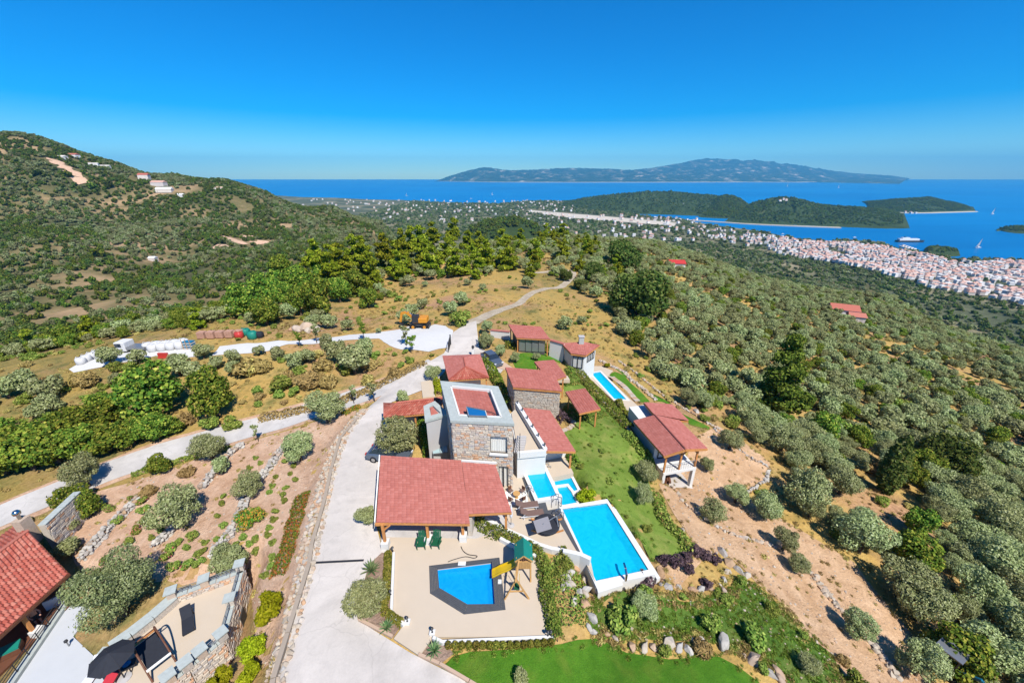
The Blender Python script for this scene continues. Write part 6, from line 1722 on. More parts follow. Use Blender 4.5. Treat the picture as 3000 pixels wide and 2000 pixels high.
# ------------------------------------------------------------------ dry-stone walls, rock bank, boulders
ROCK = []
def rock_variants():
    rs = np.random.RandomState(11)
    for k in range(8):
        bm = bmesh.new(); n = 13 if k < 5 else 20
        d_ = rs.randn(n, 3); d_ /= np.linalg.norm(d_, axis=1, keepdims=True)
        for p in d_ * rs.uniform(.40, .56, (n, 1)): bm.verts.new(tuple(p))
        r = bmesh.ops.convex_hull(bm, input=bm.verts[:])
        bmesh.ops.delete(bm, geom=[v for v in bm.verts if not v.link_faces], context='VERTS')
        if k >= 5: bmesh.ops.bevel(bm, geom=bm.edges[:], offset=.035, segments=1, affect='EDGES')
        bm.verts.index_update()
        vs = np.array([tuple(v.co) for v in bm.verts]); fs = [tuple(v.index for v in f.verts) for f in bm.faces]; bm.free(); ROCK.append((vs, fs))
rock_variants(); ROCK_ME = {}
def rock_M(p, sx, sy, sz):
    e = Matrix.Rotation(R.uniform(0, 6.28), 4, 'Z') @ Matrix.Rotation(R.uniform(-.35, .35), 4, 'X')
    return Matrix.Translation(p) @ e @ Matrix.Diagonal((sx, sy, sz, 1))
def rock_me(mat, k):
    if mat not in ROCK_ME: ROCK_ME[mat] = [shared_mesh('rock', v, f, mat) for v, f in ROCK]
    return ROCK_ME[mat][k]
def rock_wall(label, c, pts, w, h, size, mat='rock_white', indiv=300, name='dry_stone_wall', per_m=None, cat='wall', tiers=2):
    line = smooth_line([tuple(hit(c, *p)) for p in pts], 6); mid = line[len(line) // 2]
    t = thing(name, label, cat, mid); cnt = 0; bulk = MB()
    L_ = sum((b - a).length for a, b in zip(line[:-1], line[1:])); step = size * .72
    for tier in range(tiers):
        acc = R.uniform(0, step)
        for a, b in zip(line[:-1], line[1:]):
            l_ = (b - a).length
            if l_ < 1e-6: continue
            n_ = Vector((-(b - a).y, (b - a).x, 0)) / l_
            while acc < l_:
                for lane in range(max(1, round(w / size))):
                    q = a.lerp(b, acc / l_) + n_ * ((lane + .5) / max(1, round(w / size)) - .5) * w + n_ * R.uniform(-.12, .12)
                    z = T(q.x, q.y) + size * .25 + tier * h / max(1, tiers) * .9
                    s = size * R.uniform(.7, 1.35); M = rock_M(Vector((q.x, q.y, z)), s * 1.15, s, s * .85); k = R.randrange(8)
                    if cnt < indiv:
                        M2 = Matrix.Translation(-ORIG[t.name]) @ M; meshobj('rock', rock_me(mat, k), t, M2)
                    else:
                        A = np.array(M.to_3x3()); bulk.add((ROCK[k][0] @ A.T + np.array(tuple(M.translation))).tolist(), ROCK[k][1])
                    cnt += 1
                acc += step * R.uniform(.8, 1.2)
            acc -= l_
    if bulk.v: o = bulk.build('rock_field', mat, t); o['kind'] = 'stuff'
    return t
rock_wall('dry-stone wall stepping down from the road into the planting bed', 'c1', [(1590, 15), (1490, 90), (1420, 170), (1370, 240), (1330, 300)], 1.0, .7, .42)
rock_wall('longest dry-stone wall winding through the middle of the planting bed', 'c1', [(1870, 20), (1800, 120), (1720, 230), (1640, 340), (1590, 440), (1560, 540), (1500, 620), (1440, 690), (1410, 760)], 1.0, .7, .42)
rock_wall('short dry-stone wall below the big round olive of the bed', 'c1', [(1150, 560), (1090, 620), (1010, 690)], 1.0, .7, .42)
rock_wall('broken dry-stone wall nearest the retaining wall and pink shrubs', 'c1', [(930, 365), (860, 420), (790, 490), (720, 560), (650, 640), (580, 720), (540, 770)], 1.0, .7, .42)
rock_wall('rubble rock bank sloping from the driveway kerb to the planting bed', 'w', [(838, 940), (800, 985), (770, 1040), (748, 1110), (732, 1180), (714, 1250), (700, 1310), (680, 1390), (655, 1480), (630, 1568), (600, 1680)], 1.5, .25, .40, 'rock_tan', 300, 'rock_bank', tiers=1, cat='rock bank')
rock_wall('line of pale rocks edging the pool house lawn slope', 'c5', [(370, 190), (500, 260), (600, 300), (680, 380), (780, 460), (860, 530), (950, 600)], .7, .3, .45, 'rock_tan', tiers=1)
rock_wall('outer line of pale rocks between olives and the pool house lawn', 'c5', [(560, 200), (720, 310), (880, 440), (1000, 540), (1120, 620), (1250, 700), (1400, 780), (1500, 850), (1620, 920)], .6, .3, .45, 'rock_tan', tiers=1)
rock_wall('rock line from the white undercroft along the upper dirt terrace', 'w', [(1530, 1105), (1560, 1140), (1600, 1180), (1650, 1212), (1700, 1235), (1760, 1250), (1790, 1258)], .6, .35, .42, 'rock_tan', tiers=1)
rock_wall('rock line holding the lower dirt terrace among the olive trunks', 'w', [(1830, 1280), (1865, 1320), (1900, 1365), (1930, 1405), (1970, 1450), (2010, 1490), (2060, 1560)], .7, .4, .45, 'rock_tan', tiers=1)
rock_wall('pale rock edge round the fenced dirt corner below the gabled house', 'w', [(1640, 985), (1680, 1020), (1730, 1055), (1766, 1075), (1755, 1105), (1715, 1130), (1690, 1140)], .6, .4, .42, 'rock_white', tiers=1)
rock_wall('rocks lining the hedge above the narrow pool', 'd1', [(800, 640), (950, 830), (1080, 980), (1230, 1150), (1350, 1320), (1470, 1440), (1560, 1540), (1650, 1640)], .5, .3, .4, 'rock_tan', tiers=1)
B_PTS = [('c6', 975, 45, 1.1), ('c6', 1030, 120, 1.3), ('c6', 1010, 180, .8), ('c6', 1090, 170, 1.0), ('c6', 1140, 205, .9), ('c6', 990, 240, .8), ('c6', 960, 270, .5), ('c6', 610, 285, .8), ('c6', 680, 285, .6), ('c6', 775, 300, .8), ('c6', 830, 300, .7),
         ('c6', 895, 300, .6), ('c6', 560, 275, .5), ('c6', 990, 315, .7), ('c6', 360, 690, .8), ('c6', 440, 700, .9), ('c6', 500, 690, .7), ('c6', 620, 680, 1.2), ('c6', 680, 700, .9), ('c6', 740, 715, .8), ('c6', 980, 670, 1.3), ('c6', 1190, 780, 1.2), ('c6', 1220, 815, .6),
         ('c6', 1310, 880, .8), ('c6', 1360, 875, .9), ('c6', 1375, 925, .8), ('c6', 240, 640, .5), ('c6', 180, 610, .5), ('c6', 85, 590, .6), ('c6', 1625, 665, .5), ('c6', 1125, 750, .5), ('c6', 830, 640, .5), ('c6', 770, 640, .4), ('c6', 1330, 140, .4),
         ('c4', 1040, 1300, 1.1), ('c4', 990, 1470, .9), ('c4', 1000, 1350, .8), ('c4', 960, 1400, .7), ('c2', 2250, 690, .9), ('c2', 2280, 740, .9), ('c2', 2310, 850, .9), ('c2', 2230, 760, .6), ('c6', 40, 400, .9), ('c6', 25, 330, .8), ('c6', 80, 500, .9), ('c6', 60, 560, .6),
         ('c4', 1130, 1420, .9), ('c4', 1150, 1500, .9), ('c4', 1100, 1540, .8), ('c4', 1900, 850, .9), ('c4', 1870, 800, .6), ('c4', 2040, 960, .7), ('c5', 1360, 720, 1.1)]
for c, x, y, s in B_PTS:
    p = hit(c, x, y); s *= .78; k = 5 + R.randrange(3)
    o = bpy.data.objects.new('boulder', rock_me('rock_white' if R.random() < .65 else 'rock_tan', k))
    o.matrix_world = rock_M(Vector((p.x, p.y, p.z + s * .18)), s * 1.3, s * .9, s * .85); link(o)
    up_g = (c == 'c6' and y > 560)
    tag(o, 'pale boulder between the fresh lawn and the wild garden' if up_g else 'pale boulder on the bank around the large pool and wild garden', 'boulder', 'boulders by the fresh lawn' if up_g else 'boulders below the large pool')
p = hit('b4', 470, 800); t = thing('rock_outcrop', 'big tan rock mound at the back of the gravel yard', 'rock', p)
for dx, dy, s in ((0, 0, 3.4), (-1.6, -.3, 2.4), (1.5, .2, 2.2), (-2.8, 0, 1.6), (.6, -.8, 1.8)):
    meshobj('rock', rock_me('rock_tan', 5 + R.randrange(3)), t, rock_M(Vector((dx, dy, s * .2)), s, s * .8, s * .8))

# ------------------------------------------------------------------ plants: meshes
NR = np.random.RandomState(5)
def unit(v): return v / (np.linalg.norm(v, axis=-1, keepdims=True) + 1e-9)
def lobe_points(lobes, n, shell=(.72, 1.06), rs=NR):
    C_ = np.array([l[0] for l in lobes], float); Rr = np.array([l[1] for l in lobes], float)
    w = (Rr.prod(1)) ** (2 / 3); w /= w.sum()
    P_, N_ = [], []
    while sum(map(len, P_)) < n:
        k = rs.choice(len(lobes), n * 2, p=w); d_ = unit(rs.randn(n * 2, 3)); r_ = rs.uniform(*shell, (n * 2, 1))
        p = C_[k] + d_ * r_ * Rr[k]
        q = (np.abs((p[:, None] - C_[None]) / Rr[None]) ** 2).sum(-1)
        q[np.arange(len(k)), k] = 9
        ok = q.min(1) > .50
        P_.append(p[ok]); N_.append(unit(d_ / Rr[k])[ok])
    return np.concatenate(P_)[:n], np.concatenate(N_)[:n]
def leaf_mesh(name, P_, N_, size, mat, aspect=1.7, spread=.9, rs=NR, parts=None, flat=0.0):
    n = len(P_); nn = unit(N_ + rs.randn(n, 3) * spread + np.array([0, 0, flat]))
    t1 = unit(np.cross(nn, rs.randn(n, 3))); t2 = np.cross(nn, t1)
    s = rs.uniform(size[0], size[1], (n, 1)) * .5
    a, b = t1 * s * aspect, t2 * s
    V = np.stack([P_ - a, P_ - b * .9 + nn * s * .15, P_ + a, P_ + b * .9 + nn * s * .15], 1).reshape(-1, 3)
    me = bpy.data.meshes.new(name)
    me.vertices.add(4 * n); me.vertices.foreach_set('co', V.ravel())
    me.loops.add(4 * n); me.loops.foreach_set('vertex_index', np.arange(4 * n))
    me.polygons.add(n); me.polygons.foreach_set('loop_start', np.arange(0, 4 * n, 4)); me.polygons.foreach_set('loop_total', np.full(n, 4))
    me.materials.append(MATS[mat]); me.update(); me.validate()
    return me
def trunk_mesh(h, r, branches, mat='bark', seed=0):
    rr = random.Random(seed); m = MB(); p = Vector((0, 0, -.4)); lean = Vector((rr.uniform(-.15, .15), rr.uniform(-.15, .15), 0)); k = 4; prev = p
    for i in range(1, k + 1):
        q = Vector((0, 0, h * i / k)) + lean * (i / k) + Vector((rr.uniform(-.06, .06), rr.uniform(-.06, .06), 0)); m.tube(prev, q, r * (1.25 - .5 * (i - 1) / k), r * (1.25 - .5 * i / k), 7); prev = q
    for tip in branches:
        mid = prev.lerp(Vector(tip), .5) + Vector((rr.uniform(-.15, .15), rr.uniform(-.15, .15), .1)); m.tube(prev - Vector((0, 0, .1)), mid, r * .55, r * .35, 6); m.tube(mid, tip, r * .35, r * .12, 5)
    me = bpy.data.meshes.new('trunk'); me.from_pydata([tuple(v) for v in m.v], [], m.f); me.materials.append(MATS[mat]); return me
def round_crown(seed, rx, h0, h1, nl, n, size, mat, lob=(.38, .6), shell=(.7, 1.08), squash=.85, aspect=1.7, flat=.15):
    rs = np.random.RandomState(seed); lobes = []
    for i in range(nl):
        a = 2.4 * i + rs.uniform(-.4, .4); rr_ = rx * (0 if i == 0 else rs.uniform(.35, .72)); z = rs.uniform(.18, .82)
        rr_ *= math.sin(math.pi * (.18 + .72 * z)) ** .6
        r_ = rx * rs.uniform(*lob)
        lobes.append(((rr_ * math.cos(a), rr_ * math.sin(a), h0 + (h1 - h0) * z), (r_, r_, r_ * squash)))
    P_, N_ = lobe_points(lobes, n, shell, rs)
    # some stray sprigs outside the outline
    k = rs.choice(n, n // 14); P_[k] += N_[k] * rs.uniform(.05, .28, (len(k), 1)) * rx * .5
    return leaf_mesh('crown', P_, N_, size, mat, aspect, .55, rs, flat=flat), lobes
PL = {}
def species(key, variants): PL[key] = variants
def olive_variants(tag_, cnt, n, size, seed0, mat='leaf_olive'):
    out = []
    for i in range(cnt):
        me, lb = round_crown(seed0 + i, 2.2, .9, 4.1, 24, n, size, mat, lob=(.22, .42), squash=.85)
        out.append((trunk_mesh(1.3, .20, [l[0] for l in lb[1:7]], 'bark', seed0 + i), me))
    species(tag_, out)
olive_variants('olive', 6, 1700, (.18, .34), 100)
olive_variants('olive_near', 5, 8000, (.07, .16), 140)
olive_variants('olive_big', 1, 19000, (.05, .11), 160, 'leaf_olive_dark')
species('oak', [(trunk_mesh(1.6, .22, [l[0] for l in lb[1:6]], 'bark', 3 + i), me) for i, (me, lb) in enumerate(round_crown(200 + i, 2.4, .5, 5.2, 24, 3800, (.18, .36), 'leaf_oak', lob=(.24, .44), squash=.9, aspect=1.2) for i in range(3))])
species('evergreen', [(trunk_mesh(2.2, .32, [l[0] for l in lb[1:7]], 'bark', 13 + i), me) for i, (me, lb) in enumerate(round_crown(220 + i, 3.4, .6, 6.4, 26, 5200, (.22, .42), 'leaf_evergreen', lob=(.28, .45), aspect=1.2) for i in range(2))])
species('shrub', [(trunk_mesh(.4, .06, [l[0] for l in lb[1:5]], 'bark', 23 + i), me) for i, (me, lb) in enumerate(round_crown(240 + i, .8, .05, 1.25, 9, 700, (.10, .2), 'leaf_shrub', lob=(.35, .6)) for i in range(3))])
species('dry_shrub', [(trunk_mesh(.4, .05, [l[0] for l in lb[1:5]], 'bark_grey', 33 + i), me) for i, (me, lb) in enumerate(round_crown(250 + i, .85, .02, 1.1, 9, 600, (.08, .2), 'leaf_dry', lob=(.35, .6), aspect=3.0) for i in range(2))])
species('lime', [(trunk_mesh(.4, .05, [l[0] for l in lb[1:5]], 'bark', 43 + i), me) for i, (me, lb) in enumerate(round_crown(260 + i, .95, .05, 1.9, 11, 2600, (.06, .14), 'leaf_lime', lob=(.3, .5), aspect=2.2) for i in range(3))])
species('purple', [(trunk_mesh(.5, .05, [l[0] for l in lb[1:5]], 'bark', 53 + i), me) for i, (me, lb) in enumerate(round_crown(270 + i, .9, .1, 1.5, 9, 900, (.07, .16), 'leaf_purple', lob=(.3, .5), aspect=2.4) for i in range(2))])
species('round_green', [(trunk_mesh(.3, .05, [l[0] for l in lb[1:4]], 'bark', 63), me) for me, lb in [round_crown(280, .8, .15, 1.2, 7, 1400, (.06, .13), 'leaf_cover', lob=(.5, .65))]])
def pine_variant(seed, H=8.5, W=3.6, n=3000, mat='leaf_pine', size=(.28, .55), low=.15, conic=.32, tiers=8):
    rs = np.random.RandomState(seed); lobes = []; tips = []
    for i in range(tiers):
        f = i / (tiers - 1); z = H * (low + (1 - low) * f * .97); rad_ = W * ((1 - f) ** conic * (.75 + .25 * math.sin(f * 9 + seed))) + .3
        k = max(1, int(5 - 3.5 * f))
        for j in range(k + 1):
            a = rs.uniform(0, 6.28); rr_ = rad_ * rs.uniform(.25, .8) if k > 1 else rs.uniform(0, .3)
            s = rs.uniform(.7, 1.25) * (W * .30) * (1.1 - .4 * f); c_ = (rr_ * math.cos(a), rr_ * math.sin(a), z + rs.uniform(-.3, .3))
            lobes.append((c_, (s, s, s * .55))); tips.append(c_)
    P_, N_ = lobe_points(lobes, n, (.6, 1.1), rs)
    me = leaf_mesh('crown', P_, N_, size, mat, 1.9, .8, rs, flat=.3)
    m = MB(); m.tube((0, 0, -.6), (.1, 0, H * .5), .22, .15, 7); m.tube((.1, 0, H * .5), (0, .1, H * .93), .15, .05, 6)
    for c_ in tips[::3]: m.tube((0, 0, c_[2] - .3), c_, .06, .02, 4)
    tm = bpy.data.meshes.new('trunk'); tm.from_pydata([tuple(v) for v in m.v], [], m.f); tm.materials.append(MATS['bark_grey']); return tm, me
species('pine', [pine_variant(300 + i) for i in range(4)])
species('big_conifer', [pine_variant(320, 10.5, 4.0, 8500, 'leaf_conifer', (.16, .34), .04, .55, 13)])
def cypress():
    rs = np.random.RandomState(8); lobes = [((rs.uniform(-.12, .12), rs.uniform(-.12, .12), .6 + 6.2 * i / 11), (1.0 * math.sin(math.pi * (.14 + .80 * i / 11)) ** .7 + .15,) * 2 + (.75,)) for i in range(12)]
    P_, N_ = lobe_points(lobes, 2600, (.75, 1.05), rs); me = leaf_mesh('crown', P_, N_ + np.array([0, 0, .6]), (.12, .26), 'leaf_evergreen', 2.0, .6, rs)
    return (trunk_mesh(2.0, .16, [(0, 0, 6)], 'bark', 9), me)
species('cypress', [cypress()])
def agave_mesh():
    rr = random.Random(4); m = MB()
    for i in range(34):
        a = i * 2.4; el = .25 + 1.1 * (i / 34); L_ = rr.uniform(.75, 1.0); d_ = Vector((math.cos(a) * math.cos(el), math.sin(a) * math.cos(el), math.sin(el))); s_ = Vector((-math.sin(a), math.cos(a), 0)) * .055
        p0, p1, p2 = Vector((0, 0, .25)), Vector((0, 0, .25)) + d_ * L_ * .55, Vector((0, 0, .25)) + d_ * L_ + Vector((0, 0, -.12 * math.cos(el)))
        m.add([p0 - s_ * .7, p0 + s_ * .7, p1 + s_, p1 - s_], [(0, 1, 2, 3)]); m.add([p1 - s_, p1 + s_, p2], [(0, 1, 2)])
    me = bpy.data.meshes.new('rosette'); me.from_pydata([tuple(v) for v in m.v], [], m.f); me.materials.append(MATS['leaf_agave']); return me
species('agave', [(trunk_mesh(.28, .10, [], 'bark', 2), agave_mesh())])
def sapling(seed, mat):
    rs = np.random.RandomState(seed); lobes = [((rs.uniform(-.35, .35), rs.uniform(-.35, .35), rs.uniform(1.2, 2.6)), (.28, .28, .22)) for _ in range(7)]
    P_, N_ = lobe_points(lobes, 260, (.3, 1.1), rs); return (trunk_mesh(1.2, .05, [l[0] for l in lobes], 'bark', seed), leaf_mesh('crown', P_, N_, (.12, .22), mat, 1.6, 1, rs))
def tuft_mesh(seed, mat):
    rs = np.random.RandomState(seed); n = 60; a = rs.uniform(0, 6.28, n); r_ = rs.uniform(0, .35, n); P_ = np.stack([r_ * np.cos(a), r_ * np.sin(a), rs.uniform(.06, .22, n)], -1)
    return leaf_mesh('blades', P_, unit(np.stack([np.cos(a), np.sin(a), 0 * a + .3], -1)), (.06, .12), mat, 2.6, .5, rs)
species('tuft', [(trunk_mesh(.05, .02, [], 'bark', 1), tuft_mesh(1, 'leaf_lawn')), (trunk_mesh(.05, .02, [], 'bark', 2), tuft_mesh(2, 'leaf_lawn'))])
species('straw_tuft', [(trunk_mesh(.05, .02, [], 'bark', 3), tuft_mesh(3, 'leaf_dry')), (trunk_mesh(.05, .02, [], 'bark', 4), tuft_mesh(4, 'leaf_dry'))])
species('sapling', [sapling(400, 'leaf_olive'), sapling(401, 'leaf_oak')])

PART = {'agave': ('stem', 'rosette')}
def plant(key, name, label, cat, p, s=1.0, group=None, v=None, sz=None, rot=None):
    vs = PL[key]; tm, cm = vs[R.randrange(len(vs)) if v is None else v % len(vs)]
    e = bpy.data.objects.new(name, None); e.empty_display_size = .3; COL.objects.link(e)
    e.location = p; e.rotation_euler = (0, 0, R.uniform(0, 6.28) if rot is None else rot); ka, kb = R.uniform(.84, 1.18), R.uniform(.84, 1.18); e.scale = (s * ka, s * kb, (s if sz is None else sz) * R.uniform(.9, 1.1))
    ORIG[e.name] = Vector(p); tag(e, label, cat, group)
    a, b = PART.get(key, ('trunk', 'crown'))
    meshobj(a, tm, e); c = meshobj(b, cm, e); return e
def wpx(c, wcrop, p):                                       # width in metres of a photo width at a point
    zc = p.y * CP + (CAMZ - p.z) * SP
    return wcrop * CROP[c][2] / 1.2755 * zc / FPX
def put(key, name, label, cat, c, x, y, w, group=None, base=None, tall=1.0, lo=.2, hi=9, v=None):
    p = hit(c, x, y); d0 = {'olive': 4.6, 'olive_near': 4.6, 'olive_big': 4.6, 'oak': 5.0, 'evergreen': 7.2, 'shrub': 1.75, 'dry_shrub': 1.8, 'lime': 2.1, 'purple': 2.0, 'round_green': 1.7, 'pine': 6.4, 'big_conifer': 7.6, 'cypress': 2.3, 'agave': 1.8, 'sapling': 1.3}[key]
    s = min(max(wpx(c, w, p) / d0, lo), hi)
    return plant(key, name, label, cat, (p.x, p.y, p.z), s, group, v, s * tall)

# ------------------------------------------------------------------ plants set out one by one
GB = 'olive trees in the terraced planting bed'
for x, y, w, lb, k in ((835, 1105, 480, 'largest silver olive tree, spilling over the wall beside the stone terrace', 'olive_big'), (588, 282, 250, 'olive tree with bare trunk on the road verge above the retaining wall', 'olive_near'), (1205, 535, 300, 'round olive tree in the heart of the planting bed', 'olive_near'),
                       (1655, 345, 200, 'small olive tree leaning over the longest dry-stone wall', 'olive_near'), (1530, 850, 250, 'low olive tree behind the rail corner of the stone terrace', 'olive_near'), (1395, 105, 215, 'olive tree between road and short dry-stone wall', 'olive_near'), (1975, 110, 240, 'pale olive tree at the bend of the rock bank', 'olive_near')):
    put(k, 'olive_tree', lb, 'tree', 'c1', x, y, w, None)
put('olive_near', 'olive_tree', 'dark round olive tree at the corner where road and driveway meet', 'tree', 'c8', 950, 1010, 270)
put('olive_near', 'olive_tree', 'olive bush against the carport roof on the driveway', 'tree', 'c2', 885, 318, 150)
put('olive_near', 'olive_tree', 'big silver shrubby olive in the agave bed', 'tree', 'c2', 890, 915, 270)
put('olive_near', 'olive_tree', 'silver olive tree between porch and carport', 'tree', 'd4', 440, 1200, 640)
put('olive_near', 'olive_tree', 'olive tree beside the pavilion at the road fork', 'tree', 'c3', 700, 505, 165)
put('olive', 'olive_tree', 'slim olive behind the porch roof', 'tree', 'd4', 530, 420, 200, tall=1.2)
for x, y, w, lb in ((1180, 90, 150, 'olive tree just inside the gate'), (1180, 225, 170, 'olive tree on the bank above the parked car'), (1300, 290, 130, 'olive tree between parked car and clipped hedge'), (1440, 350, 120, 'little olive tree alone on the gate lawn'), (1635, 335, 90, 'ball-shaped small olive on the gate lawn')):
    put('olive_near', 'olive_tree', lb, 'tree', 'c3', x, y, w)
for c, x, y, w, lb in (('c4', 1690, 500, 225, 'olive tree at the lawn edge beside its twin below the gabled house'), ('c4', 1660, 690, 215, 'olive tree at the lawn edge, the lower of two'), ('b7', 215, 855, 230, 'olive tree growing through the rock line of the upper dirt terrace'), ('b7', 400, 710, 190, 'upright olive tree on the dirt below the fenced corner'),
                   ('b7', 180, 460, 120, 'small olive tree against the white undercroft'), ('b7', 355, 300, 180, 'olive tree in the dirt corner behind the gabled house'), ('b7', 765, 1075, 235, 'olive tree with bare forked trunk over the dirt terrace'), ('b7', 858, 1240, 180, 'young sparse olive tree on the dirt terrace'),
                   ('b8', 530, 1210, 270, 'open olive tree with dark forked trunk on the lower rock line'), ('b8', 985, 1500, 340, 'olive tree hiding the compact digger'), ('b8', 1000, 1080, 420, 'broad olive tree casting a big shadow on the dirt'), ('b8', 850, 900, 380, 'olive tree on the far edge of the lower dirt terrace'), ('b8', 1430, 1450, 420, 'olive tree beyond the compact digger'),
                   ('b7', 620, 830, 260, 'olive tree with low skirt at the end of the upper rock line')):
    put('olive_near', 'olive_tree', lb, 'tree', c, x, y, w)
# thicket along the road
for x, y, w in ((60, 1480, 380), (300, 1430, 400), (160, 1330, 330), (520, 1380, 380), (420, 1270, 350), (760, 1330, 340), (680, 1200, 380), (950, 1280, 330), (880, 1110, 330), (1150, 1220, 300), (1350, 1180, 280), (1480, 1130, 180), (60, 1230, 300), (930, 960, 230)):
    put('oak', 'oak_tree', 'leafy green oak in the dense thicket along the road', 'tree', 'c7', x, y, w, 'oaks of the roadside thicket', tall=.85)
put('oak', 'oak_tree', 'tall bright green oak standing above the roadside thicket', 'tree', 'c7', 1350, 985, 420, tall=1.15)
put('oak', 'oak_tree', 'dark rounded oak alone in the dry grass above the road', 'tree', 'c7', 1850, 985, 320, tall=1.3)
for c, x, y, w in (('c7', 430, 830, 330), ('c7', 240, 800, 320), ('c7', 80, 830, 280), ('c7', 950, 560, 230), ('c7', 985, 700, 130), ('c7', 1190, 540, 200), ('c7', 1740, 500, 200), ('c7', 1540, 640, 260), ('c7', 1680, 650, 220), ('c7', 2010, 640, 200), ('c7', 450, 960, 260), ('c7', 330, 1010, 220), ('c7', 1480, 520, 120),
                   ('c8', 1150, 640, 330), ('c8', 1020, 560, 260), ('c8', 1230, 520, 220), ('c8', 930, 430, 150), ('c8', 700, 600, 200), ('c8', 1100, 310, 140), ('c8', 1330, 330, 70), ('c8', 800, 560, 180), ('c8', 420, 500, 120), ('c8', 570, 530, 150), ('c8', 230, 560, 160), ('c8', 100, 600, 150)):
    put('olive', 'olive_tree', 'olive tree on the dry bank between road and gravel yard', 'tree', c, x, y, w * .78, 'olives round the gravel yard')
for c, x, y, w in (('c8', 330, 640, 200), ('c8', 800, 740, 190), ('c8', 900, 620, 160), ('c8', 950, 740, 150), ('c8', 640, 720, 140), ('c7', 760, 720, 180), ('c7', 680, 720, 140), ('c7', 1090, 700, 120), ('c7', 1580, 1060, 160), ('c7', 2150, 620, 170), ('c7', 2250, 600, 160), ('c8', 1450, 660, 100), ('c8', 1250, 720, 120)):
    put('dry_shrub', 'dry_shrub', 'straw-coloured dry shrub on the bank above the road', 'shrub', c, x, y, w, 'dry shrubs on the bank', hi=2.2)
for c, x, y, w in (('c8', 1570, 555, 80), ('c8', 590, 765, 150), ('c8', 1960, 265, 150), ('c8', 690, 800, 90), ('c8', 410, 800, 90), ('c7', 230, 870, 130), ('c8', 1110, 640, 140), ('c7', 1980, 1080, 160), ('c7', 1800, 1090, 150)):
    put('shrub', 'green_shrub', 'rounded green shrub on the dry bank above the road', 'shrub', c, x, y, w, 'green shrubs on the bank', hi=2.4)
for c, x, y in (('c8', 1300, 850), ('c8', 1580, 480), ('c8', 1545, 425), ('c8', 1145, 870), ('c8', 735, 440), ('c7', 2200, 1200), ('c8', 1220, 385), ('c8', 860, 405)):
    put('sapling', 'sapling', 'thin young tree beside road and gravel yard', 'tree', c, x, y, 80, 'young trees by the road', lo=.8, hi=1.25)
# pines on the ridge
for i, (x, y) in enumerate(((540, 300), (640, 340), (800, 250), (900, 340), (930, 430), (1080, 270), (1190, 180), (1340, 120), (1480, 100), (1430, 240), (1580, 180), (1820, 190), (2120, 100), (2230, 90), (1700, 290), (1500, 340), (2040, 250), (2230, 240), (150, 440), (1270, 290), (1100, 370), (720, 420), (480, 420), (1940, 130), (1660, 190), (330, 430), (1330, 330), (1850, 300), (1010, 230), (860, 270), (1130, 200), (1250, 160), (700, 310), (600, 400))):
    put('pine', 'pine_tree', 'yellow-green pine in the belt on the ridge behind the gravel yard', 'tree', 'b4', x, y + 80, 165, 'pines on the ridge', lo=.6, hi=1.05)
for x, y, w in ((300, 420, 160), (620, 520, 260), (420, 560, 240), (800, 560, 200), (240, 620, 260), (560, 690, 260), (120, 560, 220), (900, 640, 150), (430, 690, 200), (330, 640, 180), (700, 600, 170), (60, 700, 220), (200, 760, 200)):
    put('oak', 'oak_tree', 'dark green oak below the pines on the valley side', 'tree', 'b4', x, y, w, 'oaks on the valley side', hi=1.8)
put('pine', 'pine_tree', 'yellow-green pine beside the olives at the valley edge', 'tree', 'c7', 290, 430, 300, None, hi=1.2)
put('pine', 'pine_tree', 'tall pine rising over the valley olives behind the truck', 'tree', 'c7', 800, 340, 160, None, hi=1.2)
put('pine', 'pine_tree', 'pine clump standing in scrub above the stacked pallets', 'tree', 'c7', 1700, 240, 150, None, hi=1.2)
put('evergreen', 'evergreen_oak', 'huge dark evergreen oak above the chimney pool house', 'tree', 'b5', 690, 745, 430, tall=1.0)
put('evergreen', 'evergreen_oak', 'dark evergreen oak behind the huge one', 'tree', 'b5', 590, 375, 270)
put('evergreen', 'evergreen_oak', 'evergreen oak at the bend of the dirt track', 'tree', 'b5', 365, 445, 165)
put('evergreen', 'evergreen_oak', 'smaller evergreen oak inside the track bend', 'tree', 'b5', 262, 525, 110)
put('evergreen', 'evergreen_oak', 'tiny-looking evergreen oak beside the pale track end', 'tree', 'b5', 150, 450, 110)
put('evergreen', 'evergreen_oak', 'dark spreading oak beyond the cypress', 'tree', 'b6', 1470, 1290, 350)
put('big_conifer', 'conifer', 'big yellow-green conifer with a long shadow among the slope olives', 'tree', 'b5', 1745, 1440, 430, tall=1.0)
put('cypress', 'cypress', 'dark narrow cypress among grey olives', 'tree', 'b6', 1010, 1420, 165, tall=1.1)
# agaves, shrubs, beds
for c, x, y, w, lb in (('c2', 915, 650, 150, 'agave with upright leaves between two silver shrubs'), ('c2', 1020, 1045, 130, 'agave at the tip of the bed by the lantern pillar'), ('c2', 1348, 1205, 160, 'agave beside the fresh lawn corner')):
    put('agave', 'agave', lb, 'plant', c, x, y, w, lo=.7, hi=1.4)
for x, y, w, lb in ((1780, 1130, 230, 'lime-yellow shrub against the outer wall of the stone terrace'), (1670, 1390, 190, 'lime-yellow shrub at the terrace wall doorway'), (1460, 1610, 200, 'lime-yellow shrub at the terrace wall corner'), (1640, 1560, 170, 'lime-yellow shrub on the rock bank below the doorway')):
    put('lime', 'lime_shrub', lb, 'shrub', 'c1', x, y, w, hi=1.7)
put('lime', 'lime_shrub', 'yellowish shrub between small plunge pool and lawn', 'shrub', 'c4', 1150, 680, 170, hi=1.1)
put('lime', 'lime_shrub', 'small yellow shrub at the corner of the pool house terrace', 'shrub', 'c5', 445, 265, 70, hi=1.0)
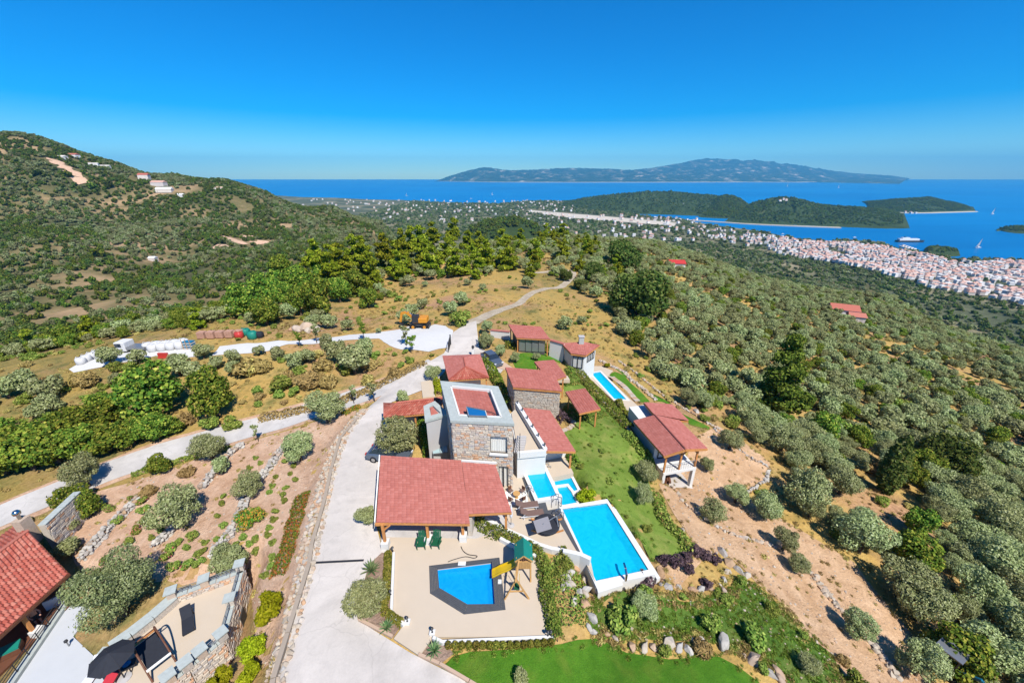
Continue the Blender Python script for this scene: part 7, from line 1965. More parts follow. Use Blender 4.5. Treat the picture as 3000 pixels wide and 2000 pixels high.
put('round_green', 'round_shrub', 'neat red-tipped ball shrub beside the dry-stone wall', 'shrub', 'c1', 1655, 515, 130)
for x, y, w, lb in ((1680, 1480, 230, 'dark purple shrub against the front wall of the large pool'),):
    put('purple', 'purple_shrub', lb, 'shrub', 'c4', x, y, w, hi=1.6)
for x, y, w in ((560, 110, 100), (650, 130, 110), (720, 100, 100), (790, 60, 110), (850, 90, 100), (920, 110, 90), (740, 190, 100), (860, 270, 90)):
    put('purple', 'purple_shrub', 'straggly purple shrub on bare soil at the lawn tip', 'shrub', 'c6', x, y, w, 'purple shrubs at the lawn tip', hi=.8)
for x, y, w, k in ((300, 540, 230, 'shrub'), (240, 500, 150, 'shrub'), (430, 480, 190, 'olive_near'), (890, 560, 140, 'shrub'), (1180, 650, 200, 'shrub'), (1310, 450, 110, 'shrub'), (1525, 630, 80, 'shrub'), (1560, 860, 160, 'olive_near'), (1890, 960, 160, 'shrub'), (1000, 390, 90, 'shrub'), (1100, 260, 90, 'shrub'), (700, 360, 60, 'shrub'), (940, 340, 80, 'shrub'), (450, 330, 100, 'shrub'), (1800, 800, 90, 'dry_shrub'), (580, 740, 90, 'shrub'), (840, 720, 120, 'dry_shrub'), (1250, 860, 100, 'shrub')):
    put(k, 'garden_shrub', 'leafy shrub growing in the wild grass garden', 'shrub', 'c6', x, y, w, 'shrubs in the wild garden', hi=1.5)
for x, y, w in ((1100, 380, 60), (1190, 180, 50), (1300, 240, 60), (1375, 520, 80), (1705, 960, 90), (1430, 440, 50), (1520, 840, 50)):
    put('shrub', 'lawn_shrub', 'tiny shrub planted in the patchy lawn', 'shrub', 'c4', x, y, w, 'tiny shrubs in the lawn', hi=.6)
put('olive', 'lawn_shrub', 'pale bush at the lower edge of the fresh lawn', 'shrub', 'c2', 1940, 1400, 120, hi=.5)
bed = [(1680, 85), (1640, 150), (1710, 120), (1780, 140), (1810, 210), (1790, 270), (1770, 310), (1880, 60), (1870, 110), (1930, 140), (1905, 190), (1940, 230), (1880, 280), (1860, 330), (1870, 370), (1470, 340), (1460, 385), (1430, 470), (1470, 530), (1520, 550), (1810, 440), (1800, 490), (1770, 545), (1760, 590), (1790, 640), (1680, 620), (1640, 650), (1680, 700), (1790, 740), (1780, 800), (1740, 860), (1430, 620), (1480, 610), (1600, 610), (1550, 660), (1350, 640), (1340, 700), (1330, 760), (1300, 720), (1290, 790), (1180, 640), (1230, 680), (1060, 560), (1000, 610)]
for x, y in bed: put('shrub', 'bed_plant', 'small green plant set in a row of the soil bed', 'plant', 'c1', x, y + 15, 60, 'small plants in the soil bed', hi=.38)
pk = [(940, 370), (950, 430), (880, 350), (720, 420), (780, 500), (960, 500), (1010, 520), (900, 560), (670, 850), (1100, 740), (1240, 790), (1150, 800), (1130, 680), (850, 640), (700, 760), (1270, 600)]
for x, y in pk:
    e = put('shrub', 'flowering_shrub', 'pink-flowered shrub in the lower planting bed', 'shrub', 'c1', x, y + 20, 90, 'pink-flowered shrubs', hi=.55)
PINK = []
for i in range(2):
    rs = np.random.RandomState(60 + i); d_ = unit(rs.randn(46, 3) * np.array([1, 1, .6]) + np.array([0, 0, .5])); P_ = d_ * .72 * np.array([1, 1, .8]) + np.array([0, 0, .62]); PINK.append(leaf_mesh('blossom', P_, d_, (.10, .18), 'petal_pink', 1.1, .5, rs))
for o in [o for o in COL.objects if o.name.startswith('flowering_shrub')]: meshobj('blossom', PINK[R.randrange(2)], o)
for c, x, y, w, k in (('c1', 500, 420, 190, 'oak'), (('c1'), 600, 470, 170, 'oak'), ('c1', 480, 720, 140, 'olive'), ('c1', 470, 580, 110, 'olive'), ('c1', 1060, 190, 150, 'oak'), ('c1', 1230, 210, 130, 'dry_shrub'), ('c1', 980, 330, 120, 'dry_shrub'), ('c1', 1470, 190, 130, 'olive')):
    put(k, 'bed_shrub', 'loose shrub along the upper rim of the planting bed', 'shrub', c, x, y, w, 'loose shrubs of the planting bed', hi=.8)

# ------------------------------------------------------------------ hedges and ground cover
def hedge(label, c, pts, w, h, mat, n_m=260, size=(.07, .15), z=None, name='hedge', cat='hedge', kind=None, lump=.35, below=0.0):
    line = smooth_line([tuple(hit(c, *p)) if z is None else tuple(at(c, p[0], p[1], z)) for p in pts], 6)
    L_ = sum((b - a).length for a, b in zip(line[:-1], line[1:])); n = int(n_m * L_); P_ = []; N_ = []
    cum = [0]
    for a, b in zip(line[:-1], line[1:]): cum.append(cum[-1] + (b - a).length)
    rs = np.random.RandomState(abs(hash(label)) % 9999)
    rs = np.random.RandomState(sum(map(ord, label)))
    mid = line[len(line) // 2]; zg = {}
    s_ = rs.uniform(0, cum[-1], n); th = rs.uniform(-.25, math.pi + .25, n); rr_ = rs.uniform(.7, 1.08, n)
    idx = np.clip(np.searchsorted(cum, s_) - 1, 0, len(line) - 2)
    A = np.array([tuple(p) for p in line]); f = ((s_ - np.array(cum)[idx]) / (np.array(cum)[idx + 1] - np.array(cum)[idx] + 1e-9))[:, None]
    base = A[idx] * (1 - f) + A[idx + 1] * f; dr = unit(A[idx + 1] - A[idx]); side = np.stack([-dr[:, 1], dr[:, 0], 0 * dr[:, 0]], -1)
    k = 1 - lump * .5 + lump * vnoise(s_ * 1.0, s_ * 0 + 3.3, .55, 9)
    off = side * (np.cos(th) * w * .5 * rr_ * k)[:, None]; hz = np.sin(th) * h * rr_ * k
    P_ = base + off; gz = np.array([T(p[0], p[1]) if z is None else z for p in P_]); P_[:, 2] = gz + np.maximum(hz, -below)
    N_ = unit(side * np.cos(th)[:, None] + np.array([0, 0, 1.0]) * np.sin(th)[:, None])
    t = thing(name, label, cat, tuple(mid)); P_ = P_ - np.array(tuple(mid))
    meshobj('foliage', leaf_mesh('foliage', P_, N_, size, mat, 1.5, .9, rs), t)
    m = MB()
    for a, b in zip(line[:-1:2], line[1::2]):
        q = a.lerp(b, .5); m.tube((q.x, q.y, (T(q.x, q.y) if z is None else z) - .1), (q.x, q.y, (T(q.x, q.y) if z is None else z) + h * .6), .03, .015, 5)
    m.build('stems', 'bark', t)
    return t
hedge('trailing green hedge draped over the white retaining wall to the play tower', 'c2', [(1625, 245), (1665, 320), (1730, 390), (1800, 395), (1900, 450), (1990, 500), (2075, 545)], 1.2, .75, 'leaf_hedge', 420, below=.2)
hedge('leafy hedge along the hedge side of the pool terrace', 'c2', [(2080, 550), (2100, 650), (2115, 800), (2140, 920), (2170, 1060), (2200, 1140)], .95, .85, 'leaf_hedge', 420)
hedge('clipped olive-brown hedge beside the low white driveway wall', 'c2', [(1030, 530), (1025, 640), (1015, 800), (1005, 920), (1060, 975), (1130, 1015)], .55, .6, 'leaf_hedge_brown', 420)
hedge('dark green hedge beside the gate garage', 'd1', [(0, 520), (150, 540), (320, 550), (480, 550), (600, 560)], 1.6, 1.0, 'leaf_oak', 200, (.12, .24))
hedge('yellow-green shrub belt between lawn and narrow pool', 'd1', [(760, 640), (900, 800), (1020, 930), (1150, 1080), (1280, 1230), (1400, 1350), (1540, 1490), (1660, 1620)], 2.4, .9, 'leaf_hedge', 320, (.10, .22))
hedge('brownish clipped hedge directly above the narrow pool', 'd1', [(930, 700), (1050, 840), (1160, 970), (1290, 1110), (1420, 1240), (1540, 1370), (1660, 1480)], 1.0, 1.0, 'leaf_hedge_brown', 330, (.09, .18))
hedge('flowering shrub belt in front of the lawn pergola', 'd1', [(850, 1330), (900, 1430), (1020, 1480), (1150, 1440), (1240, 1400)], 1.6, .8, 'leaf_hedge', 330, (.09, .18))
hedge('yellowish shrub belt between shelter and patchy lawn', 'd1', [(840, 830), (880, 900), (900, 990), (800, 1000), (720, 1005)], 1.6, .8, 'leaf_hedge', 330, (.09, .18))
hedge('shrub belt under the eaves of the gabled house', 'c5', [(640, 960), (740, 1060), (830, 1170), (900, 1260), (960, 1330)], 1.8, .9, 'leaf_shrub', 260, (.10, .22))
hedge('mixed shrub edge between patchy lawn and dirt terrace', 'c4', [(1800, 640), (1830, 760), (1880, 880), (1960, 960), (2060, 1060), (2110, 1180)], 1.3, .6, 'leaf_shrub', 200, (.09, .2))
hedge('dark hedge along the lower side of the stone villa', 'c3', [(1170, 340), (1230, 450), (1290, 560), (1340, 680), (1390, 770)], 1.5, 1.2, 'leaf_oak', 260, (.10, .2))
hedge('bright green climber beside the pale wing wall', 'd4', [(800, 780), (850, 900), (880, 1020), (900, 1120), (920, 1240)], 1.0, 1.5, 'leaf_oak', 420, (.09, .18), z=.1)
hedge('yellow-green strip behind the porch against the villa', 'd4', [(1040, 100), (1060, 200), (1070, 300)], .9, .8, 'leaf_lime', 260, (.08, .18), z=.1)
hedge('dark shrubs at the inner corner of lean-to and stone house', 'd1', [(620, 1400), (700, 1430), (760, 1480), (800, 1540)], 1.3, 1.0, 'leaf_purple', 260, (.09, .18))
hedge('leafy clump by the lean-to post', 'c3', [(1930, 1180), (1960, 1250), (1990, 1320)], 1.1, .9, 'leaf_oak', 260, (.09, .18))
hedge('flowering ground cover on the slope between hedge and boulders', 'c2', [(2190, 560), (2230, 640), (2240, 760), (2230, 900), (2260, 1040)], 3.0, .4, 'leaf_shrub', 420, (.07, .16), name='ground_cover')
hedge('bushy planting along the slab wall above the boulders', 'c4', [(900, 1180), (1000, 1240), (1080, 1230), (930, 1330), (880, 1430)], 1.6, .6, 'leaf_shrub', 300, (.07, .16), name='ground_cover')
hedge('red and green ground cover strip along the rock bank', 'c1', [(1990, 340), (1950, 470), (1925, 560), (1890, 690), (1850, 800), (1820, 880)], 1.5, .45, 'leaf_cover', 520, (.06, .14), name='ground_cover')
hedge('low red-green creeper where rock bank meets the road', 'c8', [(1060, 960), (1120, 920), (1190, 890)], 1.0, .4, 'leaf_cover', 300, (.07, .15), name='ground_cover')
hedge('straw grass fringe along the far side of the road', 'c8', [(420, 985), (700, 935), (960, 880), (1180, 800), (1400, 700), (1600, 600), (1690, 560)], 1.6, .55, 'leaf_dry', 170, (.10, .26), name='grass_fringe', cat='grass')
hedge('green weeds along the near side of the road', 'c7', [(1950, 1260), (1700, 1320), (1250, 1450), (1120, 1500)], .9, .4, 'leaf_shrub', 200, (.08, .18), name='grass_fringe', cat='grass')
for i in range(16):
    x = 1445 + i * 47; y = 1168 + (0 if i < 11 else -(i - 10) * 4)
    p = hit('c2', x, y); rs = np.random.RandomState(i)
    t = thing('clipped_shrub', 'small clipped brown-green shrub in the row before the white wall', 'shrub', tuple(p), 'row of clipped shrubs')
    P_, N_ = lobe_points([((0, 0, .26), (.2, .18, .3))], 260, (.8, 1.05), rs); meshobj('foliage', leaf_mesh('foliage', P_, N_, (.06, .11), 'leaf_hedge_brown', 1.5, .8, rs), t)
    MB().tube(p, p + Vector((0, 0, .3)), .02, .01, 5).build('stem', 'bark', t)

# ------------------------------------------------------------------ olive groves, woods and scrub
def proj(x, y, z):
    dx, dy, dz = x, y, z - CAMZ
    zc = dy * CP - dz * SP; vu = dy * SP + dz * CP
    return CX + FPX * dx / zc, CY - FPX * vu / zc, zc
OLX = [(o.location.x, o.location.y, o.scale[0] * 2.0) for o in COL.objects if o.type == 'EMPTY' and o.get('category') == 'tree']
HOUSES = [(ctr([(p[0], p[1]) for p in q])[:2], r_) for q, r_ in (([(-4, 30)], 9), ([at('d1', 1000, 560, 0)], 6.5), ([at('c5', 1080, 900, -2)], 8), ([at('d1', 320, 330, 1)], 7))]
def free(xs, ys, margin=1.2):
    ok = np.ones(xs.shape, bool)
    for pl in EXCL + [PLATEAU, TERRACE, LOWER, V2_PAD]:
        bx = [p[0] for p in pl]; by = [p[1] for p in pl]
        k = ok & (xs > min(bx) - margin) & (xs < max(bx) + margin) & (ys > min(by) - margin) & (ys < max(by) + margin)
        if not k.any(): continue
        i = np.nonzero(k)[0]; a, b = xs[i], ys[i]
        bad = inside(a, b, pl) | (pdist(a, b, pl) < margin); ok[i[bad]] = False
    for (hx_, hy_), r_ in HOUSES: ok &= np.hypot(xs - hx_, ys - hy_) > r_
    return ok
def scatter(step, seed, x0=GX0 + 1, x1=GX1 - 1, y0=GY0 + 5, y1=GY1 - 2):
    rs = np.random.RandomState(seed); gx_, gy_ = np.meshgrid(np.arange(x0, x1, step), np.arange(y0, y1, step))
    xs = (gx_ + rs.uniform(-.45, .45, gx_.shape) * step).ravel(); ys = (gy_ + rs.uniform(-.45, .45, gx_.shape) * step).ravel()
    return xs, ys, rs
xs, ys, rs = scatter(2.95, 21)
zs = Tz(xs, ys); u, v, zc = proj(xs, ys, zs)
ok = (zc > 5) & (u > -300) & (u < 2700) & (v > 480) & (v < 1900)
den = np.zeros(xs.shape)
right = xs > np.interp(ys, [0, 20, 35, 55, 75, 100, 130, 170, 290], [22, 21, 27, 24, 22, 26, 24, 10, -40])
clear = vnoise(xs, ys, 13, 31) * .6 + vnoise(xs, ys, 34, 32) * .4
den[right] = np.where(clear[right] < .70, .97, .25)
mid = ~right & (xs > -62) & (ys > 62)
den[mid] = np.where(clear[mid] < .5, .24, .06)
meadow = (xs > -8) & (xs < 40) & (ys > 62) & (ys < 112) & ~right; den[meadow] = .06
yard = (xs > -55) & (xs < -5) & (ys > 52) & (ys < 70); den[yard] = 0
ridge = (ys > 118) & ~right & (xs > -70); den[ridge] = np.where(clear[ridge] < .62, .75, .2)
left = (xs <= -62) & (ys > 68); den[left] = np.where(clear[left] < .62, .85, .35)
near_left = (xs < -14) & (ys < 70); den[near_left] = 0
bank = (xs < -17) & (xs > -95) & (ys > 33) & (ys < 62); den[bank] = np.where(clear[bank] < .55, .30, .08)
ok &= rs.rand(len(xs)) < den
ok[ok] &= free(xs[ok], ys[ok], 1.6)
cyp = [o for o in COL.objects if o.name.startswith(('cypress', 'conifer'))]
for o in cyp:
    lx, ly = o.location.x, o.location.y; L0 = math.hypot(lx, ly); al = (xs * lx + ys * ly) / L0 - L0; ac = np.abs(xs * ly - ys * lx) / L0
    ok &= ~((al < 3) & (al > (-9 if o.name.startswith('cyp') else -5)) & (ac < 3.2))
for tx, ty, tr in OLX: ok &= np.hypot(xs - tx, ys - ty) > tr * .75
xs, ys, zs, zc = xs[ok], ys[ok], zs[ok], zc[ok]
order = np.argsort(zc); xs, ys, zs, zc = xs[order], ys[order], zs[order], zc[order]
kind = rs.rand(len(xs)); SCAT = {k: [] for k in ('olive', 'oak', 'shrub', 'dry_shrub', 'pine', 'straw_tuft')}
n_ol = sum(1 for o in COL.objects if o.name.startswith('olive_tree'))
cnt = {'olive': n_ol, 'oak': 30, 'shrub': 60}
lab = {'olive': ('olive_tree', 'grey-green olive tree in the grove on the dry slope', 'olives of the slope grove'), 'oak': ('oak_tree', 'deep green oak scattered among the olives of the dry slope', 'oaks scattered among the olives')}
for x, y, z, c_, k in zip(xs, ys, zs, zc, kind):
    sp = 'olive'
    if -95 < x < -17 and 33 < y < 62:
        SCAT['dry_shrub' if k < .35 else 'shrub'].append((x, y, z, rs.uniform(.7, 1.6))); continue
    if x < -62: sp = 'oak' if k < .42 else 'olive'
    elif y > 112 and x < 40: sp = 'pine' if k < .10 else 'oak' if k < .28 else 'olive'
    elif k < .10: sp = 'oak'
    elif k > .955: SCAT['dry_shrub'].append((x, y, z, rs.uniform(.9, 1.7))); continue
    elif k > .90: SCAT['shrub'].append((x, y, z, rs.uniform(1.0, 2.0))); continue
    s = rs.uniform(.40, .92) * (1.25 if (c_ < 60 and x > 15) else 1.0)
    if sp == 'oak': s *= .8 if x > -62 else 1.0
    if sp == 'pine': s = rs.uniform(.5, .8)
    if sp in lab and cnt[sp] < (296 if sp == 'olive' else 150):
        nm, lb, gr = lab[sp]; near_ = c_ < 62
        reg_ = ('on the steep slope below the dirt terraces' if x > 24 and y < 45 else 'on the slope between the conifer and the cypress' if x > 24 and y < 75 else 'on the upper slope under the ridge track' if x > 24 else 'on the valley side of the ridge' if x < -60 else 'in the dry meadow between gravel yard and ridge')
        lb = ('grey-green olive tree ' if sp == 'olive' else 'deep green oak ') + reg_; gr = ('olives ' if sp == 'olive' else 'oaks ') + reg_
        plant('olive_near' if (sp == 'olive' and near_) else sp, nm, lb, 'tree', (x, y, z), s, gr, None, s * rs.uniform(.8, 1.05)); cnt[sp] += 1
    else: SCAT[sp].append((x, y, z, s))
# low scrub between the trees
xs, ys, rs = scatter(1.7, 22)
zs = Tz(xs, ys); u, v, zc = proj(xs, ys, zs)
ok = (zc > 5) & (u > -300) & (u < 2700) & (v > 500) & (v < 1900) & (zc < 230)
cl = vnoise(xs, ys, 8, 41)
ok &= rs.rand(len(xs)) < np.where(cl > .45, .55, .16) * np.where(xs > 10, 1.0, .7)
ok[ok] &= free(xs[ok], ys[ok], .5)
xs, ys, zs = xs[ok], ys[ok], zs[ok]
for x, y, z, k in zip(xs, ys, zs, rs.rand(len(xs))):
    SCAT['dry_shrub' if k < .6 else 'shrub'].append((x, y, z, rs.uniform(.25, .7) if k < .6 else rs.uniform(.3, .95)))

xs, ys, rs = scatter(.85, 23, -70, 110, 10, 95)
zs = Tz(xs, ys); u, v, zc = proj(xs, ys, zs)
ok = (zc > 5) & (u > -300) & (u < 2700) & (v > 600) & (v < 1900) & (zc < 95) & (rs.rand(len(xs)) < np.where(vnoise(xs, ys, 6, 43) > .4, .5, .15))
ok[ok] &= free(xs[ok], ys[ok], .25)
SCAT['straw_tuft'] = [(x, y, z, rs.uniform(.3, 1.0)) for x, y, z in zip(xs[ok], ys[ok], zs[ok])]
def gn_scatter(name, pts, src, group_label=None, sq=1.0, seed=0):
    rs = np.random.RandomState(seed); n = len(pts)
    if n == 0: return
    me = bpy.data.meshes.new(name); me.vertices.add(n); A = np.array(pts, float)
    me.vertices.foreach_set('co', A[:, :3].ravel())
    a = me.attributes.new('scl', 'FLOAT', 'POINT'); a.data.foreach_set('value', A[:, 3])
    a = me.attributes.new('rot', 'FLOAT', 'POINT'); a.data.foreach_set('value', rs.uniform(0, 6.28, n))
    o = bpy.data.objects.new(name, me); link(o); o['kind'] = 'stuff'
    ng = bpy.data.node_groups.new(name, 'GeometryNodeTree')
    ng.interface.new_socket('Geometry', in_out='INPUT', socket_type='NodeSocketGeometry'); ng.interface.new_socket('Geometry', in_out='OUTPUT', socket_type='NodeSocketGeometry')
    N = ng.nodes; gi = N.new('NodeGroupInput'); go = N.new('NodeGroupOutput'); ip = N.new('GeometryNodeInstanceOnPoints'); oi = N.new('GeometryNodeObjectInfo')
    oi.inputs['Object'].default_value = src; oi.transform_space = 'ORIGINAL'
    def na(nm):
        k = N.new('GeometryNodeInputNamedAttribute'); k.data_type = 'FLOAT'; k.inputs['Name'].default_value = nm; return [s for s in k.outputs if s.name == 'Attribute' and s.enabled][0]
    cx = N.new('ShaderNodeCombineXYZ'); cr = N.new('ShaderNodeCombineXYZ'); mu = N.new('ShaderNodeMath'); mu.operation = 'MULTIPLY'; mu.inputs[1].default_value = sq
    s_ = na('scl'); r_ = na('rot'); L_ = ng.links.new
    L_(s_, cx.inputs[0]); L_(s_, cx.inputs[1]); L_(s_, mu.inputs[0]); L_(mu.outputs[0], cx.inputs[2]); L_(r_, cr.inputs[2])
    L_(gi.outputs[0], ip.inputs['Points']); L_(oi.outputs['Geometry'], ip.inputs['Instance']); L_(cr.outputs[0], ip.inputs['Rotation']); L_(cx.outputs[0], ip.inputs['Scale']); L_(ip.outputs[0], go.inputs[0])
    m = o.modifiers.new('scatter', 'NODES'); m.node_group = ng
    return o
def crowns_of(prefix, me_list):
    out = []
    for me in me_list:
        for o in bpy.data.objects:
            if o.type == 'MESH' and o.data == me: out.append(o); break
    return out
def spread(name, key, pts, sq=1.0, seed=0):
    srcs = crowns_of(key, [m for _, m in PL[key]])
    if not srcs: return
    for i, s_ in enumerate(srcs): gn_scatter(name, pts[i::len(srcs)], s_, None, sq, seed + i)
spread('olive_grove', 'olive', SCAT['olive'], .92, 1)
spread('oak_wood', 'oak', SCAT['oak'], .85, 11)
spread('pine_wood', 'pine', SCAT['pine'], 1.0, 21)
spread('scrub', 'shrub', SCAT['shrub'], .75, 31)
spread('dry_scrub', 'dry_shrub', SCAT['dry_shrub'], .7, 41)
# grass and straw tufts, loose stones
def in_poly_pts(poly, n, seed, edge=None):
    rs = np.random.RandomState(seed); bx = [p[0] for p in poly]; by = [p[1] for p in poly]; X, Y = rs.uniform(min(bx), max(bx), n), rs.uniform(min(by), max(by), n)
    if edge is None: k = inside(X, Y, poly)
    else: k = pdist(X, Y, poly) < edge
    return X[k], Y[k], rs
def tufts(name, key, jobs, lo, hi, dz=.02):
    pts = []
    for poly, n, edge, seed in jobs:
        X, Y, rs = in_poly_pts([(p[0], p[1]) for p in poly], n, seed, edge)
        k = np.ones(len(X), bool)
        if edge is not None:
            for q in (PLATEAU,): k &= ~inside(X, Y, q)
        pts += [(x, y, T(x, y) + dz, rs.uniform(lo, hi)) for x, y in zip(X[k], Y[k])]
    spread(name, key, pts, 1.0, 5)
p = hit('c6', 420, 560); plant('tuft', 'grass_tuft', 'tuft of long green grass by the blue-grey garden shrub', 'grass', p, 1.0, None, 0)
p = hit('c6', 700, 600); plant('tuft', 'grass_tuft', 'tuft of long green grass between shrubs of the wild garden', 'grass', p, 1.0, None, 1)
p = hit('b7', 500, 1000); plant('straw_tuft', 'straw_tuft', 'tuft of straw on the dirt terrace by the rock line', 'grass', p, 1.0, None, 0)
p = hit('b7', 620, 1130); plant('straw_tuft', 'straw_tuft', 'tuft of straw out on the open dirt terrace', 'grass', p, 1.0, None, 1)
spread('straw', 'straw_tuft', SCAT['straw_tuft'], 1.0, 45)
tufts('wild_grass', 'tuft', [(GARDEN, 3000, None, 1), (MAIN_LAWN, 260, None, 2), (FRONT_LAWN, 1200, .35, 3), (MAIN_LAWN, 1500, .35, 4), (GARDEN, 1500, .5, 5)], .22, .6)
tufts('straw', 'straw_tuft', [(GARDEN, 1800, .6, 6), (EXCL[-4], 350, None, 7), (EXCL[-4], 2000, .5, 8), (EXCL[-3], 300, None, 9), (EXCL[-3], 1500, .5, 10)] , .25, .8)
rk = [o for o in COL.objects if o.type == 'MESH' and o.name.startswith('rock') and o.data == ROCK_ME['rock_tan'][0]][:1] + [o for o in COL.objects if o.type == 'MESH' and o.name.startswith('rock') and o.data == ROCK_ME['rock_tan'][1]][:1]
for i, o_ in enumerate(rk):
    pts = []
    for poly, n in ((EXCL[-4], 700), (EXCL[-3], 420), (GARDEN, 250)):
        X, Y, rs = in_poly_pts([(p[0], p[1]) for p in poly], n, 90 + i); pts += [(x, y, T(x, y) + .05, rs.uniform(.05, .26)) for x, y in zip(X, Y)]
    gn_scatter('loose_stones', pts, o_, None, .7, 95 + i)

# ------------------------------------------------------------------ the wooded hill across the valley and the far lower slopes
def far_crown(seed, n, mat, size):
    me, lb = round_crown(seed, 2.2, .4, 4.0, 9, n, size, mat, squash=.9, flat=.35); return (trunk_mesh(1.0, .2, [l[0] for l in lb[1:4]], 'bark', seed), me)
species('far_olive', [far_crown(500, 330, 'leaf_far_olive', (.5, .95)), far_crown(501, 330, 'leaf_far_olive', (.5, .95))])
species('far_oak', [far_crown(510, 330, 'leaf_far_oak', (.5, .95)), far_crown(511, 330, 'leaf_evergreen', (.5, .95))])
_tf = np.geomspace(150, 1500, 900)
def hitfar(c, x, y):
    d_ = ray(c, x, y)
    for t_ in _tf:
        if CAMZ + d_.z * t_ < Tfar(d_.x * t_, d_.y * t_): return Vector((d_.x * t_, d_.y * t_, Tfar(d_.x * t_, d_.y * t_)))
    return far(c, x, y, 700)
for i, (x, y) in enumerate(((690, 870), (280, 330), (640, 410), (750, 400), (470, 330))):
    p = hitfar('b1', x, y); plant('far_oak' if i % 2 else 'far_oak', 'evergreen_oak', 'large dark tree standing out on the wooded hill across the valley', 'tree', p, 3.0, 'large trees on the far hill', i)
for i, (x, y) in enumerate(((140, 1010), (260, 1020), (200, 1180), (330, 1110))):
    p = hitfar('b1', x, y); plant('far_olive', 'olive_tree', 'olive tree in the rows on the far valley floor', 'tree', p, 1.2, 'olives on the valley floor', i)
rs = np.random.RandomState(77); st_ = 6.0
gx_, gy_ = np.meshgrid(np.arange(-1150, 1100, st_), np.arange(-20, 1350, st_))
fx = (gx_ + rs.uniform(-.5, .5, gx_.shape) * st_).ravel(); fy = (gy_ + rs.uniform(-.5, .5, gx_.shape) * st_).ravel()
k = ~((fx > GX0 + 2) & (fx < GX1 - 2) & (fy > GY0) & (fy < GY1 - 2)); fx, fy = fx[k], fy[k]
uu_ = np.clip((fx + 1300) / 11.0, 0, FXX.shape[1] - 1.01); vv_ = np.clip((fy + 60) / 11.0, 0, FXX.shape[0] - 1.01); i_, j_ = uu_.astype(int), vv_.astype(int)
a_, b_ = uu_ - i_, vv_ - j_
fz = (FZZ[j_, i_] * (1 - a_) + FZZ[j_, i_ + 1] * a_) * (1 - b_) + (FZZ[j_ + 1, i_] * (1 - a_) + FZZ[j_ + 1, i_ + 1] * a_) * b_
u, v, zc = proj(fx, fy, fz)
cl = vnoise(fx, fy, 38, 51) * .5 + vnoise(fx, fy, 15, 52) * .5
ok = (zc > 30) & (u > -30) & (u < 2390) & (v > 290) & (v < 900) & (fz > SEA + 6)
lowl = np.clip(1 - (v - 560) / 160, 0, 1)
ok &= rs.rand(len(fx)) < np.where(cl < .53, .97, .10 + .40 * lowl)
SCARS = [hitfar('b1', x, y) for x, y in ((370, 215), (400, 235), (500, 300), (540, 350), (450, 260), (1080, 390), (1160, 440), (1230, 430), (1300, 400), (1330, 430), (1530, 800), (1620, 770), (1700, 740), (1800, 780), (1900, 830), (1640, 500), (1690, 545), (1000, 345))]
for q in SCARS: ok &= np.hypot(fx - q.x, fy - q.y) > 15
# only the side of the hill that faces the houses matters
fx, fy, fz, zc = fx[ok], fy[ok], fz[ok], zc[ok]
kd = rs.rand(len(fx)); tone = vnoise(fx, fy, 70, 55)
sz = rs.uniform(.75, 1.35, len(fx)) * (1 + .15 * (zc > 500))
P4_ = np.stack([fx, fy, fz, sz], -1)
isoak = kd < np.clip((tone - .22) * 2.2, .25, .92)
spread('far_wood', 'far_oak', P4_[isoak].tolist(), .95, 61); spread('far_grove', 'far_olive', P4_[~isoak].tolist(), .95, 71)
for q in SCARS[:5] + SCARS[10:15]:
    pl = [(q.x + 12 * math.cos(a) * R.uniform(.4, 1.3), q.y + 12 * math.sin(a) * R.uniform(.4, 1.3)) for a in [i * .6 for i in range(10)]]
    mb = MB(); c0_ = Vector((q.x, q.y, Tfar(q.x, q.y) + .9)); ring_ = [Vector((x, y, Tfar(x, y) + .9)) for x, y in pl]
    mb.add([c0_] + ring_, [(0, i + 1, (i + 1) % 10 + 1) for i in range(10)]); o = mb.build('bare_earth', 'soil_red'); o['kind'] = 'structure'
for x, y, w_, d_, h_, rm, lb in ((1000, 345, 16, 12, 8, 'roof_clay', 'pink house with tiled roof on the shoulder of the far hill'), (1100, 388, 22, 12, 6, 'town_roof', 'long pale villa below the pink house'), (1140, 432, 24, 12, 5, 'town_white', 'lower white villa terrace on the far hill'), (512, 196, 16, 10, 5, 'roof_clay', 'red-roofed house high on the far hill crest'),
                                 (432, 203, 14, 8, 4, 'town_white', 'white block beside the red-roofed crest house'), (645, 250, 16, 5, 4, 'town_white', 'white building on the hill crest towards the sea'), (725, 265, 18, 5, 4, 'town_white', 'second white building strung along the hill crest'), (1060, 905, 7, 6, 4, 'town_white', 'tiny white hut in the far valley'), (1510, 412, 14, 8, 3, 'clay_tan', 'ochre house among trees near the hill end'), (1250, 462, 12, 8, 3, 'town_white', 'white bungalow at the end of the far villas')):
    p = hitfar('b1', x, y); cottage('hill_house', lb, 'b1', x, y, w_, d_, h_, rm, R.uniform(-.4, .4), p)

